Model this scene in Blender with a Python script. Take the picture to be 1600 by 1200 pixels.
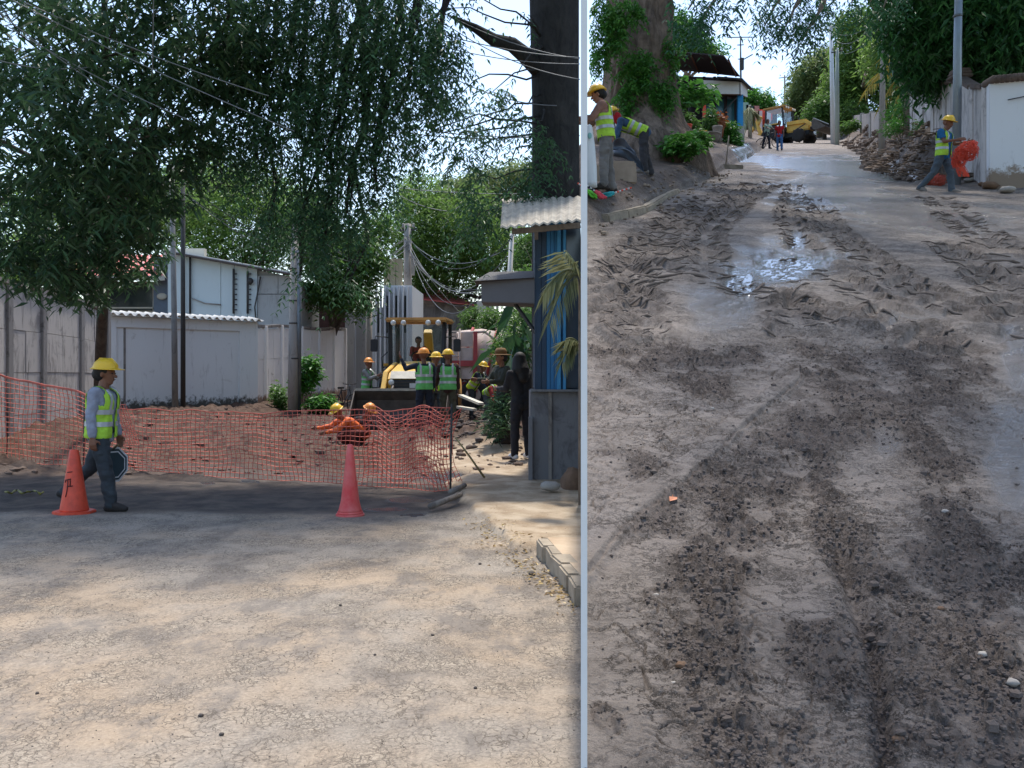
import bpy, bmesh, math, random
import numpy as np
from mathutils import Vector, Matrix
for o in list(bpy.data.objects): bpy.data.objects.remove(o)
R = math.radians
F = 1500.0          # focal length, in units where the picture is 1600 wide
EYE = 1.6
SC = bpy.context.scene
COL = SC.collection
# ------------------------------------------------------------------ camera, sky, sun, exposure
cam_d = bpy.data.cameras.new('camera'); cam = bpy.data.objects.new('camera', cam_d); COL.objects.link(cam)
cam.location = (0, 0, EYE); cam.rotation_euler = (R(90), 0, 0)
cam_d.sensor_width = 36; cam_d.lens = 36*F/1600; cam_d.shift_y = -30/1600.0
cam_d.clip_start = 0.05; cam_d.clip_end = 2000
SC.camera = cam
SUN_AZ, SUN_EL = 10.0, 68.0            # degrees right of straight ahead, above the horizon
w = bpy.data.worlds.new('World'); SC.world = w; w.use_nodes = True
nt = w.node_tree; nt.nodes.clear()
wo = nt.nodes.new('ShaderNodeOutputWorld'); bg = nt.nodes.new('ShaderNodeBackground'); sk = nt.nodes.new('ShaderNodeTexSky')
sk.sky_type = 'NISHITA'; sk.sun_disc = False; sk.sun_elevation = R(SUN_EL); sk.sun_rotation = R(SUN_AZ)
sk.air_density = 1.0; sk.dust_density = 1.4; sk.ozone_density = 1.0
bg.inputs[1].default_value = 0.14
nt.links.new(sk.outputs[0], bg.inputs[0]); nt.links.new(bg.outputs[0], wo.inputs[0])
sd = bpy.data.lights.new('sun', 'SUN'); sd.energy = 2.0; sd.angle = R(4.0); sd.color = (1.0, .95, .87)
sun = bpy.data.objects.new('sun', sd); COL.objects.link(sun); sun.location = (0, 0, 30)
SDIR = Vector((math.sin(R(SUN_AZ))*math.cos(R(SUN_EL)), math.cos(R(SUN_AZ))*math.cos(R(SUN_EL)), math.sin(R(SUN_EL))))
sun.rotation_euler = SDIR.to_track_quat('Z', 'Y').to_euler()
SC.view_settings.view_transform = 'Standard'; SC.view_settings.look = 'None'
SC.view_settings.exposure = 1.15; SC.view_settings.gamma = 1; SC.view_settings.use_curve_mapping = False
SC.render.engine = 'CYCLES'
SC.cycles.max_bounces = 5; SC.cycles.diffuse_bounces = 3; SC.cycles.glossy_bounces = 2; SC.cycles.transmission_bounces = 3; SC.cycles.transparent_max_bounces = 8
# ------------------------------------------------------------------ helpers
SLOPE = 380.0/F                        # the muddy street climbs, the dry one is level
def zr(Y): return EYE-1.55+SLOPE*Y     # height of the muddy street
def unp(px, py, Y): return Vector(((px-800)*Y/F, Y, EYE-(py-570)*Y/F))
def GL(px, py): return unp(px, py, 2400.0/(py-570))
def GR(px, py): return unp(px, py, 2325.0/(py-190))
def S(*c): # sRGB 0-255 -> linear
    return tuple(((v/255)/12.92 if v/255 <= .04045 else ((v/255+.055)/1.055)**2.4) for v in c)
rng = np.random.default_rng(7); random.seed(7)

def tag(o, label=None, cat=None, group=None, kind=None):
    if label: o['label'] = label
    if cat: o['category'] = cat
    if group: o['group'] = group
    if kind: o['kind'] = kind
    return o
XF = {}
def thing(name, label, cat, loc=(0,0,0), rz=0.0, group=None):
    o = bpy.data.objects.new(name, None); COL.objects.link(o)
    o.location = loc; o.rotation_euler = (0, 0, rz); o.empty_display_size = .1
    XF[o.name] = (Matrix.Translation(Vector(loc)) @ Matrix.Rotation(rz, 4, 'Z')).inverted()
    return tag(o, label, cat, group)
def link(name, me, m, parent=None):
    o = bpy.data.objects.new(name, me); COL.objects.link(o)
    if m is not None: me.materials.append(m)
    if parent is not None: o.parent = parent
    return o
def mesh_np(name, V, Fc, smooth=False):
    V = np.asarray(V, dtype=np.float32); Fc = np.asarray(Fc, dtype=np.int32)
    me = bpy.data.meshes.new(name); k = Fc.shape[1]
    me.vertices.add(len(V)); me.vertices.foreach_set('co', V.ravel())
    me.loops.add(Fc.size); me.loops.foreach_set('vertex_index', Fc.ravel())
    me.polygons.add(len(Fc)); me.polygons.foreach_set('loop_start', np.arange(len(Fc), dtype=np.int32)*k)
    me.update(calc_edges=True); me.validate()
    me.polygons.foreach_set('use_smooth', np.full(len(me.polygons), smooth)); return me
class MB:
    """collects shapes for one mesh"""
    def __init__(s): s.v = []; s.f = []; s.sm = []
    def add(s, vs, fs, smooth=False):
        b = len(s.v); s.v += [Vector(p) for p in vs]; s.f += [tuple(i+b for i in f) for f in fs]; s.sm += [smooth]*len(fs); return s
    def box(s, c, d, rot=None, taper=1.0):
        x, y, z = d[0]/2, d[1]/2, d[2]/2; c = Vector(c)
        vs = [Vector((sx*x*(taper if sz > 0 else 1), sy*y*(taper if sz > 0 else 1), sz*z)) for sz in (-1, 1) for sx, sy in ((-1,-1),(1,-1),(1,1),(-1,1))]
        if rot is not None: vs = [rot @ v for v in vs]
        return s.add([c+v for v in vs], [(3,2,1,0),(4,5,6,7),(0,1,5,4),(1,2,6,5),(2,3,7,6),(3,0,4,7)])
    def bar(s, a, b, wd, ht, up=(0,0,1)):
        a = Vector(a); b = Vector(b); d = (b-a); L = d.length; d.normalize(); u = Vector(up)
        x = d.cross(u)
        if x.length < 1e-4: x = d.cross(Vector((0,1,0)))
        x.normalize(); u = x.cross(d)
        rot = Matrix((x, d, u)).transposed(); return s.box((a+b)/2, (wd, L, ht), rot)
    def tube(s, pts, rad, n=8, cap=True):
        P = [Vector(p) for p in pts]; rad = rad if hasattr(rad, '__len__') else [rad]*len(P)
        vs = []; fs = []; x = None
        for i, p in enumerate(P):
            d = (P[min(i+1, len(P)-1)]-P[max(i-1, 0)]).normalized()
            if x is None:
                x = d.cross(Vector((0,0,1)))
                if x.length < .05: x = d.cross(Vector((0,1,0)))
            x = (x-d*x.dot(d)).normalized(); y = d.cross(x)
            vs += [p+(x*math.cos(2*math.pi*k/n)+y*math.sin(2*math.pi*k/n))*rad[i] for k in range(n)]
        for i in range(len(P)-1):
            for k in range(n):
                a = i*n+k; b = i*n+(k+1) % n; fs.append((a, b, b+n, a+n))
        if cap: fs.append(tuple(range(n-1, -1, -1))); fs.append(tuple((len(P)-1)*n+k for k in range(n)))
        return s.add(vs, fs, True)
    def cyl(s, a, b, r, r2=None, n=12): return s.tube([a, b], [r, r if r2 is None else r2], n)
    def lathe(s, prof, o=(0,0,0), n=20, ax='z', rot=None):
        vs = []; fs = []; o = Vector(o)
        for r, h in prof:
            for k in range(n):
                t = 2*math.pi*k/n; q = Vector((r*math.cos(t), r*math.sin(t), h))
                if ax == 'y': q = Vector((q.x, q.z, q.y))
                if ax == 'x': q = Vector((q.z, q.x, q.y))
                if rot is not None: q = rot @ q
                vs.append(o+q)
        for i in range(len(prof)-1):
            for k in range(n):
                a = i*n+k; b = i*n+(k+1) % n; fs.append((a, b, b+n, a+n))
        fs.append(tuple(range(n-1, -1, -1))); fs.append(tuple((len(prof)-1)*n+k for k in range(n)))
        return s.add(vs, fs, True)
    def prism(s, poly, vec):   # poly: list of 3d points, extruded by vec
        n = len(poly); P = [Vector(p) for p in poly]; e = Vector(vec)
        fs = [tuple(range(n-1, -1, -1)), tuple(range(n, 2*n))]+[(i, (i+1) % n, (i+1) % n+n, i+n) for i in range(n)]
        return s.add(P+[p+e for p in P], fs)
    def blob(s, c, r, n=10, m=7, jit=0.0, seed=0):
        rr = random.Random(seed); vs = []; fs = []; c = Vector(c); r = Vector(r) if hasattr(r, '__len__') else Vector((r,)*3)
        for i in range(m+1):
            for k in range(n):
                a = math.pi*i/m; t = 2*math.pi*k/n; q = 1+rr.uniform(-jit, jit) if 0 < i < m else 1
                vs.append(c+Vector((r.x*math.sin(a)*math.cos(t)*q, r.y*math.sin(a)*math.sin(t)*q, -r.z*math.cos(a)*q)))
        for i in range(m):
            for k in range(n): fs.append((i*n+k, i*n+(k+1) % n, (i+1)*n+(k+1) % n, (i+1)*n+k))
        return s.add(vs, fs, True)
    def capsule(s, a, b, ra, rb, n=12):
        a = Vector(a); b = Vector(b); d = (b-a)
        if d.length < 1e-5: d = Vector((0,0,1e-4)); b = a+d
        d = d.normalized(); pts = []; rad = []
        for t in (-1, -.8, -.45, 0): pts.append(a+d*ra*t); rad.append(max(ra*math.sqrt(max(0, 1-t*t)), .002))
        for t in (0, .45, .8, 1): pts.append(b+d*rb*t); rad.append(max(rb*math.sqrt(max(0, 1-t*t)), .002))
        return s.tube(pts, rad, n)
    def mesh(s, name, parent=None, world=True):
        me = bpy.data.meshes.new(name); X = XF.get(parent.name) if (parent is not None and world) else None
        if X is None and parent is not None and world and parent.parent is not None:
            X = XF.get(parent.parent.name)
        me.from_pydata([(X @ v if X is not None else v) for v in s.v], [], s.f)
        me.polygons.foreach_set('use_smooth', s.sm); me.update(); return me
    def build(s, name, m, parent=None, world=True, bevel=0):
        """world=True: coordinates are world ones and get moved into the thing's frame"""
        me = s.mesh(name, parent, world)
        if bevel:
            bm = bmesh.new(); bm.from_mesh(me)
            bmesh.ops.recalc_face_normals(bm, faces=bm.faces)
            bmesh.ops.bevel(bm, geom=[e for e in bm.edges if len(e.link_faces) == 2 and e.calc_face_angle(0) > .6], offset=bevel, segments=2, affect='EDGES', clamp_overlap=True)
            bm.to_mesh(me); bm.free()
        return link(name, me, m, parent)
# ------------------------------------------------------------------ materials
MATS = {}
def nodes(name):
    m = bpy.data.materials.new(name); m.use_nodes = True; t = m.node_tree; t.nodes.clear()
    out = t.nodes.new('ShaderNodeOutputMaterial'); p = t.nodes.new('ShaderNodeBsdfPrincipled'); t.links.new(p.outputs[0], out.inputs[0])
    return m, t, p, out
def N(t, typ, **kw):
    n = t.nodes.new(typ)
    for k, v in kw.items():
        if k.startswith('i_'):
            key = k[2:]; n.inputs[int(key) if key.isdigit() else key].default_value = v
        else: setattr(n, k, v)
    return n
def noise(t, vec, scale, detail=5, rough=.6, dist=0.0):
    n = N(t, 'ShaderNodeTexNoise'); n.inputs['Scale'].default_value = scale; n.inputs['Detail'].default_value = detail
    n.inputs['Roughness'].default_value = rough; n.inputs['Distortion'].default_value = dist
    if vec is not None: t.links.new(vec, n.inputs['Vector'])
    return n.outputs[0]
def ramp(t, fac, stops):
    r = N(t, 'ShaderNodeValToRGB'); e = r.color_ramp.elements
    while len(e) < len(stops): e.new(.5)
    for i, (p, c) in enumerate(stops):
        e[i].position = p; e[i].color = (c, c, c, 1) if not hasattr(c, '__len__') else tuple(c)+(1,)
    t.links.new(fac, r.inputs[0]); return r.outputs[0]
def mixc(t, fac, a, b):
    m = N(t, 'ShaderNodeMix', data_type='RGBA')
    for idx, v in ((6, a), (7, b)):
        if hasattr(v, 'is_output'): t.links.new(v, m.inputs[idx])
        else: m.inputs[idx].default_value = tuple(v)+(1,)
    if hasattr(fac, 'is_output'): t.links.new(fac, m.inputs[0])
    else: m.inputs[0].default_value = fac
    return m.outputs[2]
def math_(t, op, a, b=0.0, clamp=False):
    m = N(t, 'ShaderNodeMath', operation=op); m.use_clamp = clamp
    for i, v in enumerate((a, b)):
        if hasattr(v, 'is_output'): t.links.new(v, m.inputs[i])
        else: m.inputs[i].default_value = v
    return m.outputs[0]
def coords(t, scale=(1,1,1)):
    c = N(t, 'ShaderNodeTexCoord'); mp = N(t, 'ShaderNodeMapping'); mp.inputs['Scale'].default_value = scale
    t.links.new(c.outputs['Object'], mp.inputs[0]); return mp.outputs[0]
def bump(t, p, h, strength=.3, dist=.02):
    b = N(t, 'ShaderNodeBump'); b.inputs['Strength'].default_value = strength; b.inputs['Distance'].default_value = dist
    t.links.new(h, b.inputs['Height']); t.links.new(b.outputs[0], p.inputs['Normal'])
def mat(name, col, rough=.75, metal=0.0, var=.25, scale=6.0, col2=None, bmp=.15, bs=40.0, streak=False, spec=.5):
    """plain painted / worn surface: two tones mixed by noise, fine relief"""
    if name in MATS: return MATS[name]
    m, t, p, o = nodes(name); v = coords(t, (1, 1, .18) if streak else (1, 1, 1))
    c2 = col2 if col2 else tuple(c*(1-var) for c in col)
    f = ramp(t, noise(t, v, scale, 8, .65), [(.36, 0.0), (.66, 1.0)])
    t.links.new(mixc(t, f, col, c2), p.inputs['Base Color'])
    p.inputs['Roughness'].default_value = rough; p.inputs['Metallic'].default_value = metal
    p.inputs['Specular IOR Level'].default_value = spec
    if bmp: bump(t, p, noise(t, coords(t), bs, 4, .6), bmp, .01)
    MATS[name] = m; return m
def mat_wall(name, col, dirt, amount=.5, scale=1.6, base=None, basez=0.0, rough=.9, patch=None):
    """plaster with run-down streaks, mould and peeling patches"""
    if name in MATS: return MATS[name]
    m, t, p, o = nodes(name)
    st = noise(t, coords(t, (2.2, 2.2, .55)), scale*2, 9, .74, .5)
    f1 = ramp(t, st, [(.66-.26*amount, 0.0), (.84-.22*amount, 1.0)])
    bl = noise(t, coords(t), scale*1.3, 8, .7, .6)
    f2 = ramp(t, bl, [(.70-.28*amount, 0.0), (.76-.22*amount, 1.0)])
    c = mixc(t, math_(t, 'MULTIPLY', f1, .85), col, dirt)
    c = mixc(t, math_(t, 'MULTIPLY', f2, .6), c, patch if patch else tuple(v*1.25 for v in dirt))
    if base:   # splash mould with a ragged upper edge
        g = N(t, 'ShaderNodeSeparateXYZ'); cc = N(t, 'ShaderNodeTexCoord'); t.links.new(cc.outputs['Object'], g.inputs[0])
        hz = math_(t, 'MULTIPLY', math_(t, 'SUBTRACT', basez, g.outputs[2]), 1.3)
        f3 = ramp(t, math_(t, 'ADD', hz, math_(t, 'MULTIPLY', noise(t, coords(t), 7, 10, .75), 1.4)), [(.58, 0.0), (.80, 1.0)])
        c = mixc(t, f3, c, base)
    t.links.new(c, p.inputs['Base Color']); p.inputs['Roughness'].default_value = rough
    bump(t, p, noise(t, coords(t), 30, 6, .7), .3, .01)
    MATS[name] = m; return m
def mat_leaf(name, dark, light, trans=.35, rough=.45):
    if name in MATS: return MATS[name]
    m, t, p, o = nodes(name); g = N(t, 'ShaderNodeNewGeometry')
    c = ramp(t, g.outputs['Random Per Island'], [(0, dark), (.7, tuple((a+b)/2 for a, b in zip(dark, light))), (1, light)])
    t.links.new(c, p.inputs['Base Color']); p.inputs['Roughness'].default_value = rough
    tr = N(t, 'ShaderNodeBsdfTranslucent'); t.links.new(mixc(t, .5, c, light), tr.inputs[0])
    mx = N(t, 'ShaderNodeMixShader'); mx.inputs[0].default_value = trans
    t.links.new(p.outputs[0], mx.inputs[1]); t.links.new(tr.outputs[0], mx.inputs[2]); t.links.new(mx.outputs[0], o.inputs[0])
    MATS[name] = m; return m
def mat_bark(name, a, b, scale=9):
    if name in MATS: return MATS[name]
    m, t, p, o = nodes(name)
    n1 = noise(t, coords(t, (1, 1, .35)), scale, 10, .72, .8); n2 = noise(t, coords(t), scale*.25, 5, .6)
    c = mixc(t, ramp(t, n1, [(.35, 0.0), (.65, 1.0)]), a, b)
    c = mixc(t, ramp(t, n2, [(.5, 0.0), (.7, .55)]), c, tuple(x*1.5 for x in b))
    t.links.new(c, p.inputs['Base Color']); p.inputs['Roughness'].default_value = .95
    bump(t, p, n1, 1.0, .09); MATS[name] = m; return m
def mat_glass(name, col, rough=.05):
    if name in MATS: return MATS[name]
    m, t, p, o = nodes(name); tr = N(t, 'ShaderNodeBsdfTransparent'); tr.inputs[0].default_value = tuple(.7+.3*c for c in col)+(1,)
    gl = N(t, 'ShaderNodeBsdfGlossy'); gl.inputs['Roughness'].default_value = rough; mx = N(t, 'ShaderNodeMixShader'); mx.inputs[0].default_value = .10
    t.links.new(tr.outputs[0], mx.inputs[1]); t.links.new(gl.outputs[0], mx.inputs[2]); t.links.new(mx.outputs[0], o.inputs[0])
    MATS[name] = m; return m
# ------------------------------------------------------------------ numpy noise for the ground sheets
_T = np.random.default_rng(3).random((256, 256)).astype(np.float32)
def _h(ix, iy, s): return _T[(ix.astype(np.int32)+s*37) & 255, (iy.astype(np.int32)+s*91) & 255]
def vn(x, y, s=0):
    ix = np.floor(x); iy = np.floor(y); fx = (x-ix).astype(np.float32); fy = (y-iy).astype(np.float32); fx = fx*fx*(3-2*fx); fy = fy*fy*(3-2*fy)
    i0 = (ix.astype(np.int32)+s*37) & 255; j0 = (iy.astype(np.int32)+s*91) & 255; i1 = (i0+1) & 255; j1 = (j0+1) & 255
    a = _T[i0, j0]; b = _T[i1, j0]; c = _T[i0, j1]; d = _T[i1, j1]
    return (a+(b-a)*fx)*(1-fy)+(c+(d-c)*fx)*fy
def fbm(x, y, s=0, o=4, g=.5):
    t = 0; a = 1; w_ = 0
    for i in range(o): t = t+a*vn(x*2**i+i*17.3, y*2**i-i*9.1, s+i); w_ += a; a *= g
    return t/w_
def worley(x, y, s=0):
    ix = np.floor(x); iy = np.floor(y); f1 = np.full(x.shape, 9.0); f2 = f1.copy(); idv = np.zeros(x.shape)
    for dx in (-1, 0, 1):
        for dy in (-1, 0, 1):
            cx = ix+dx; cy = iy+dy; px = cx+.1+.8*_h(cx, cy, s); py = cy+.1+.8*_h(cx, cy, s+5)
            d = np.hypot(px-x, py-y); m = d < f1
            f2 = np.where(m, f1, np.minimum(f2, d)); idv = np.where(m, _h(cx, cy, s+9), idv); f1 = np.where(m, d, f1)
    return f1, f2, idv
def sst(a, b, x):
    t = np.clip((x-a)/(b-a), 0, 1); return t*t*(3-2*t)
def stroke(px, py, pts, asp=1.0):
    """distance, along and signed side from a polyline"""
    best = np.full(px.shape, 1e9); al = np.zeros(px.shape); sd_ = np.zeros(px.shape); acc = 0
    for (x0, y0), (x1, y1) in zip(pts[:-1], pts[1:]):
        y0 = y0*asp; y1 = y1*asp; dx = x1-x0; dy = y1-y0; L = math.hypot(dx, dy)
        t = np.clip(((px-x0)*dx+(py*asp-y0)*dy)/(L*L), 0, 1); ex = px-(x0+t*dx); ey = py*asp-(y0+t*dy); d = np.hypot(ex, ey)
        m = d < best; best = np.where(m, d, best); al = np.where(m, acc+t*L, al); sd_ = np.where(m, np.sign(ex*dy-ey*dx)*d, sd_); acc += L
    return best, al, sd_
# ------------------------------------------------------------------ ground sheets
def lerp_pts(pts, y): return np.interp(y, [p[0] for p in pts], [p[1] for p in pts])
XL = [(8,-1.2),(12,.3),(14.35,1.35),(16,2.2),(19,3.0),(24,4.7),(29.8,6.55),(46.5,11.8),(55,14.4),(100,29),(155,46)]
XRT = [(10,11.5),(21,11.2),(22.8,10.9),(26,11.0),(31,12.1),(42,16.1),(93,31.6),(155,50)]
def bank(X, Y):
    dl = lerp_pts(XL, Y)-X + .25*(fbm(X*.7+3, Y*.7, 61, 3)-.5)
    h = .13*sst(-.02, .05, dl)+.30*sst(.0, .5, dl)+.45*sst(.6, 2.6, dl)*sst(18, 26, Y)
    e = X-lerp_pts(XRT, Y)+.9*(fbm(X*.45, Y*.45, 62, 3)-.5)
    lump = .55+.9*fbm(X*.9, Y*.6, 63, 4)
    h = h+1.15*sst(-.3, 1.5, e)*sst(22.5, 27, Y)*lump+.10*sst(-.2, .6, e)*(Y < 24)
    return h
def zsurf(x, y):   # exact surface height of the muddy street, vectorised
    x = np.atleast_1d(np.asarray(x, float)); y = np.atleast_1d(np.asarray(y, float)); ppx = 800+F*x/y; ppy = 190+2325.0/y
    j = np.clip(np.searchsorted(RZ[1], ppx), 0, len(RZ[1])-1); i = np.clip(np.searchsorted(-RZ[0], -ppy), 0, len(RZ[0])-1); return RZ[2][i, j], RZ[3][i, j]
def zmud(x, y): return float(zr(y)+bank(np.array([x*1.0]), np.array([y*1.0]))[0])

def grid_faces(nr, nc):
    i = np.arange(nr-1)[:, None]*nc+np.arange(nc-1)[None, :]
    return np.stack([i, i+1, i+nc+1, i+nc], -1).reshape(-1, 4)

# --- the muddy street
py = np.concatenate([np.linspace(1420, 1215, 30), np.linspace(1213, 330, 620), np.linspace(328, 215, 150), np.linspace(214, 204.5, 25)])
pxc = np.concatenate([np.linspace(913.6, 1610, 470), np.linspace(1616, 1760, 24), np.linspace(1800, 5200, 30)])
PX, PY = np.meshgrid(pxc, py)
Yg = 2325.0/(PY-190); Xg = (PX-800)*Yg/F
U = Xg; Vv = Yg/1.5
wob = lambda s, a=60, f=1.2: (fbm(U*f, Vv*f, s, 3)-.5)*a
near = sst(60, 12, Yg)
crumb = np.zeros(PX.shape)
for pts, r in (([(1160,1260),(1112,1000),(1120,900),(1180,770),(1250,690),(1300,640)], 66), ([(1395,1260),(1372,1000),(1335,900),(1295,800),(1270,690)], 30),
               ([(1580,1200),(1530,950),(1470,760),(1440,640),(1470,560)], 62), ([(900,565),(1000,552),(1100,558),(1165,548)], 26),
               ([(1010,575),(1120,600)], 22), ([(1250,560),(1330,580),(1450,560),(1530,575)], 30), ([(1330,600),(1440,690)], 36), ([(1440,1130),(1490,1170)], 30),
               ([(930,1120),(960,1140)], 18), ([(1010,940),(1050,930)], 14)):
    d, al, s_ = stroke(PX+wob(3), PY+wob(4, 30), pts); crumb = np.maximum(crumb, 1-sst(r*.55, r*1.25, d+wob(5, 50, 5.0)))
crumb *= sst(515, 545, PY)
crumb = crumb*(.25+.75*sst(.36, .52, fbm(U*7, Vv*7, 18, 4, .6)));
ch = fbm(U*3.2, Vv*3.2, 8, 4); crumb = np.clip(np.maximum(crumb, .8*sst(.56, .68, ch)*sst(500, 640, PY)), 0, 1)
# loose clods of several sizes
f1, f2, iid = worley(U*30+wob(9, .8, 12), Vv*30, 11); clod = np.clip(1-f1*1.55, 0, 1)**.7*(.35+.9*iid)
f1b, f2b, iib = worley(U*58, Vv*58, 21); clodb = np.clip(1-f1b*1.5, 0, 1)*(.4+.7*iib)
f1c, f2c, iic = worley(U*11, Vv*11, 31); clodc = np.clip(1-f1c*2.1, 0, 1)**.6*sst(.62, .8, iic)
H = np.zeros(PX.shape)
H += .055*(fbm(U*.9, Vv*.9, 40, 3)-.5)+.028*(fbm(U*4, Vv*4, 41, 4)-.5)
H += crumb*near*(.017*clod+.012*clodb+.034*clodc+.018*np.abs(fbm(U*14, Vv*14, 23, 4)-.5)*2-.008)
# cracks: ragged shrinkage cracks, mostly across the street
cw = U*3.6+.9*fbm(U*6, Vv*6, 51, 3); cvv = Vv*15+2.6*fbm(U*3.0, Vv*3.0, 52, 4)+1.1*fbm(U*20, Vv*20, 54, 3)
g1, g2, gi = worley(cw, cvv, 55); edge = g2-g1
cmask = sst(.38, .55, fbm(U*1.8+7, Vv*1.8, 57, 3))*sst(480, 560, PY)*(1-.6*crumb)
crack = (1-sst(.012, .06, edge))*cmask
H -= crack*.016*near; H += cmask*.004*(1-sst(0, .35, edge))*near
H += cmask*near*.006*(gi-.5)
# thin flakes left standing on the smooth skin
fl = fbm(U*10, Vv*26, 71, 5, .62); H += near*(1-.7*crumb)*.007*sst(.54, .62, fl)*sst(.35, .6, fbm(U*1.3, Vv*1.3, 72, 3))
# tyre treads
TYRES = []; tread = np.zeros(PX.shape); tcut = np.zeros(PX.shape)
for pts, wd, per, amp in (([(2.6,7.2),(1.9,9.5),(2.6,13),(4.3,18),(6.6,24)], .34, .17, .060), ([(.75,7.6),(1.55,11),(3.2,16.5),(5.4,23)], .5, .20, .052),
                          ([(2.95,6.6),(3.1,8.6),(3.6,12),(4.6,16),(6.8,23)], .30, .15, .064), ([(3.6,7.4),(3.75,9.4),(4.5,13.5),(6,19)], .30, .16, .052),
                          ([(.9,6.9),(1.1,8.6),(1.4,12)], .30, .22, .045), ([(2.05,6.8),(2.4,8.4),(3,11)], .3, .15, .05),
                          ([(2.9,3.4),(3.0,4.6),(3.5,6.2),(4.6,9.2),(5.4,12)], .30, .19, .055), ([(4.0,6.5),(5.2,9.5),(7.0,15),(8.4,19)], .4, .17, .035),
                          ([(.1,5.2),(.75,8),(1.8,12.5),(3,17)], .45, .24, .045)):
    TYRES.append((pts, wd)); d, al, sdd = stroke(Xg, Yg, pts); m = 1-sst(wd*.65, wd*1.05, d+.10*(fbm(U*6, Vv*6, 81, 3)-.5))
    wv = np.sin(2*math.pi*(al/per/3.0+1.5*np.abs(sdd)/wd*.5+.35*fbm(U*2.5, Vv*2.5, 83, 3)))
    wraw = wv+.7*(fbm(U*13, Vv*13, 86, 3)-.5); wv = sst(-.05, .45, wraw)*(.55+.9*fbm(U*11, Vv*11, 84, 3))
    br = sst(.30, .52, fbm(U*2.1, Vv*1.6, 85, 3)); m = m*(.25+.75*br)
    tread = np.maximum(tread, sst(.25, .5, m)*sst(.15, .5, wraw)); H += m*amp*(wv-.6)
# the pressed diagonal rut with raised lips
dd, al, sdd = stroke(PX+wob(91, 14, 3), PY, [(860,930),(960,812),(1060,742),(1160,655),(1245,590)]); rw = np.interp(PY, [590, 930], [9, 27])
inr = 1-sst(.75, 1.05, dd/rw); H = H*(1-.75*inr)+inr*.030; H += .022*np.exp(-((dd/rw-1.2)/.22)**2)*fbm(U*9, Vv*9, 92, 3)*1.6; crumb *= (1-inr)
d2, al2, sd2 = stroke(PX+wob(93, 10, 4), PY, [(1385,1260),(1380,1100),(1360,1000),(1310,860)]); H -= .05*np.exp(-(d2/16)**2)
# the excavated edge where the graded strip ends
H += .045*sst(530, 520, PY+10*(fbm(U*3, Vv*3, 95, 3)-.5)*2)
# wet ground and standing water
def ell(cx, cy, rx, ry, s): return 1-sst(.55, 1.3, np.hypot((PX-cx)/rx, (PY-cy)/ry)+(fbm(U*3.2, Vv*2.2, s, 4)-.5)*1.25)
pud = np.zeros(PX.shape)
for a in ((1245,412,62,21,101),(1158,442,30,24,102),(1242,380,16,14,103),(1205,430,40,14,104)): pud = np.maximum(pud, ell(*a))
dp, _, _ = stroke(PX, PY*2.2, [(1160,246*2.2),(1230,256*2.2),(1330,262*2.2),(1425,283*2.2)]); pw = np.interp(PX, [1160,1300,1430], [16,36,12])
pud = np.maximum(pud, 1-sst(.7, 1.2, dp/pw+(fbm(U*.9, Vv*2.4, 105, 5)-.5)*2.0))
damp = np.zeros(PX.shape)
for a in ((1245,415,100,40,101),(1158,445,60,42,102),(1420,505,60,16,111),(1400,330,75,30,112),(1130,480,70,40,113),(1500,350,90,30,114),(1590,560,26,60,115),(1580,700,36,90,116),(1300,300,90,40,117),(1390,690,26,28,118)): damp = np.maximum(damp, ell(*a))
speck = sst(.50, .66, fbm(U*26, Vv*26, 121, 3)); pud0 = pud.copy()
H = H*(1-.6*damp); H = H*(1-.985*pud)-.010*pud+.0008*pud*speck*sst(300, 380, PY); pud = pud*(1-.35*speck*sst(300, 380, PY))
Zg = zr(Yg)+H*sst(90, 25, Yg)+bank(Xg, Yg)+ .10*(fbm(U*2.2, Vv*2.2, 130, 4)-.5)*sst(-.5, .6, Xg-lerp_pts(XRT, Yg))*(Yg > 22)
RZ = (py.copy(), pxc.copy(), Zg.copy(), crumb.copy(), bank(Xg, Yg))
me = mesh_np('muddy_street', np.stack([Xg, Yg, Zg], -1).reshape(-1, 3), grid_faces(*PX.shape), True)
for nm, arr in (('wet', pud), ('farwet', pud*sst(18, 26, Yg)), ('damp', damp), ('crumb', np.clip(np.maximum(crumb, .6*tread)+.5*crack, 0, 1)), ('bank', sst(-.3, .5, Xg-lerp_pts(XRT, Yg))*(Yg > 22.5)+sst(-.1, .3, lerp_pts(XL, Yg)-Xg))):
    a = me.attributes.new(nm, 'FLOAT', 'POINT'); a.data.foreach_set('value', arr.astype(np.float32).ravel())
def attr(t, nm): a = N(t, 'ShaderNodeAttribute', attribute_name=nm); return a.outputs['Fac']
m, t, p, o = nodes('mud')
big = noise(t, coords(t), .9, 6, .6); fine = noise(t, coords(t), 26, 8, .7); mid = noise(t, coords(t), 5, 6, .6)
c = mixc(t, ramp(t, mid, [(.35, 0.0), (.65, 1.0)]), S(148,138,130), S(128,118,110))
c = mixc(t, ramp(t, big, [(.50, 0.0), (.66, .75)]), c, S(154,142,131))
c = mixc(t, math_(t, 'MULTIPLY', attr(t, 'crumb'), .85), c, mixc(t, ramp(t, fine, [(.35, 0.0), (.65, 1.0)]), S(88,79,73), S(120,109,102)))
c = mixc(t, ramp(t, fine, [(.60, 0.0), (.72, .5)]), c, S(84,75,71))
wn = N(t, 'ShaderNodeTexNoise'); wn.inputs['Scale'].default_value = 6; wn.inputs['Detail'].default_value = 7; wn.inputs['Roughness'].default_value = .7; t.links.new(coords(t), wn.inputs['Vector'])
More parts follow.
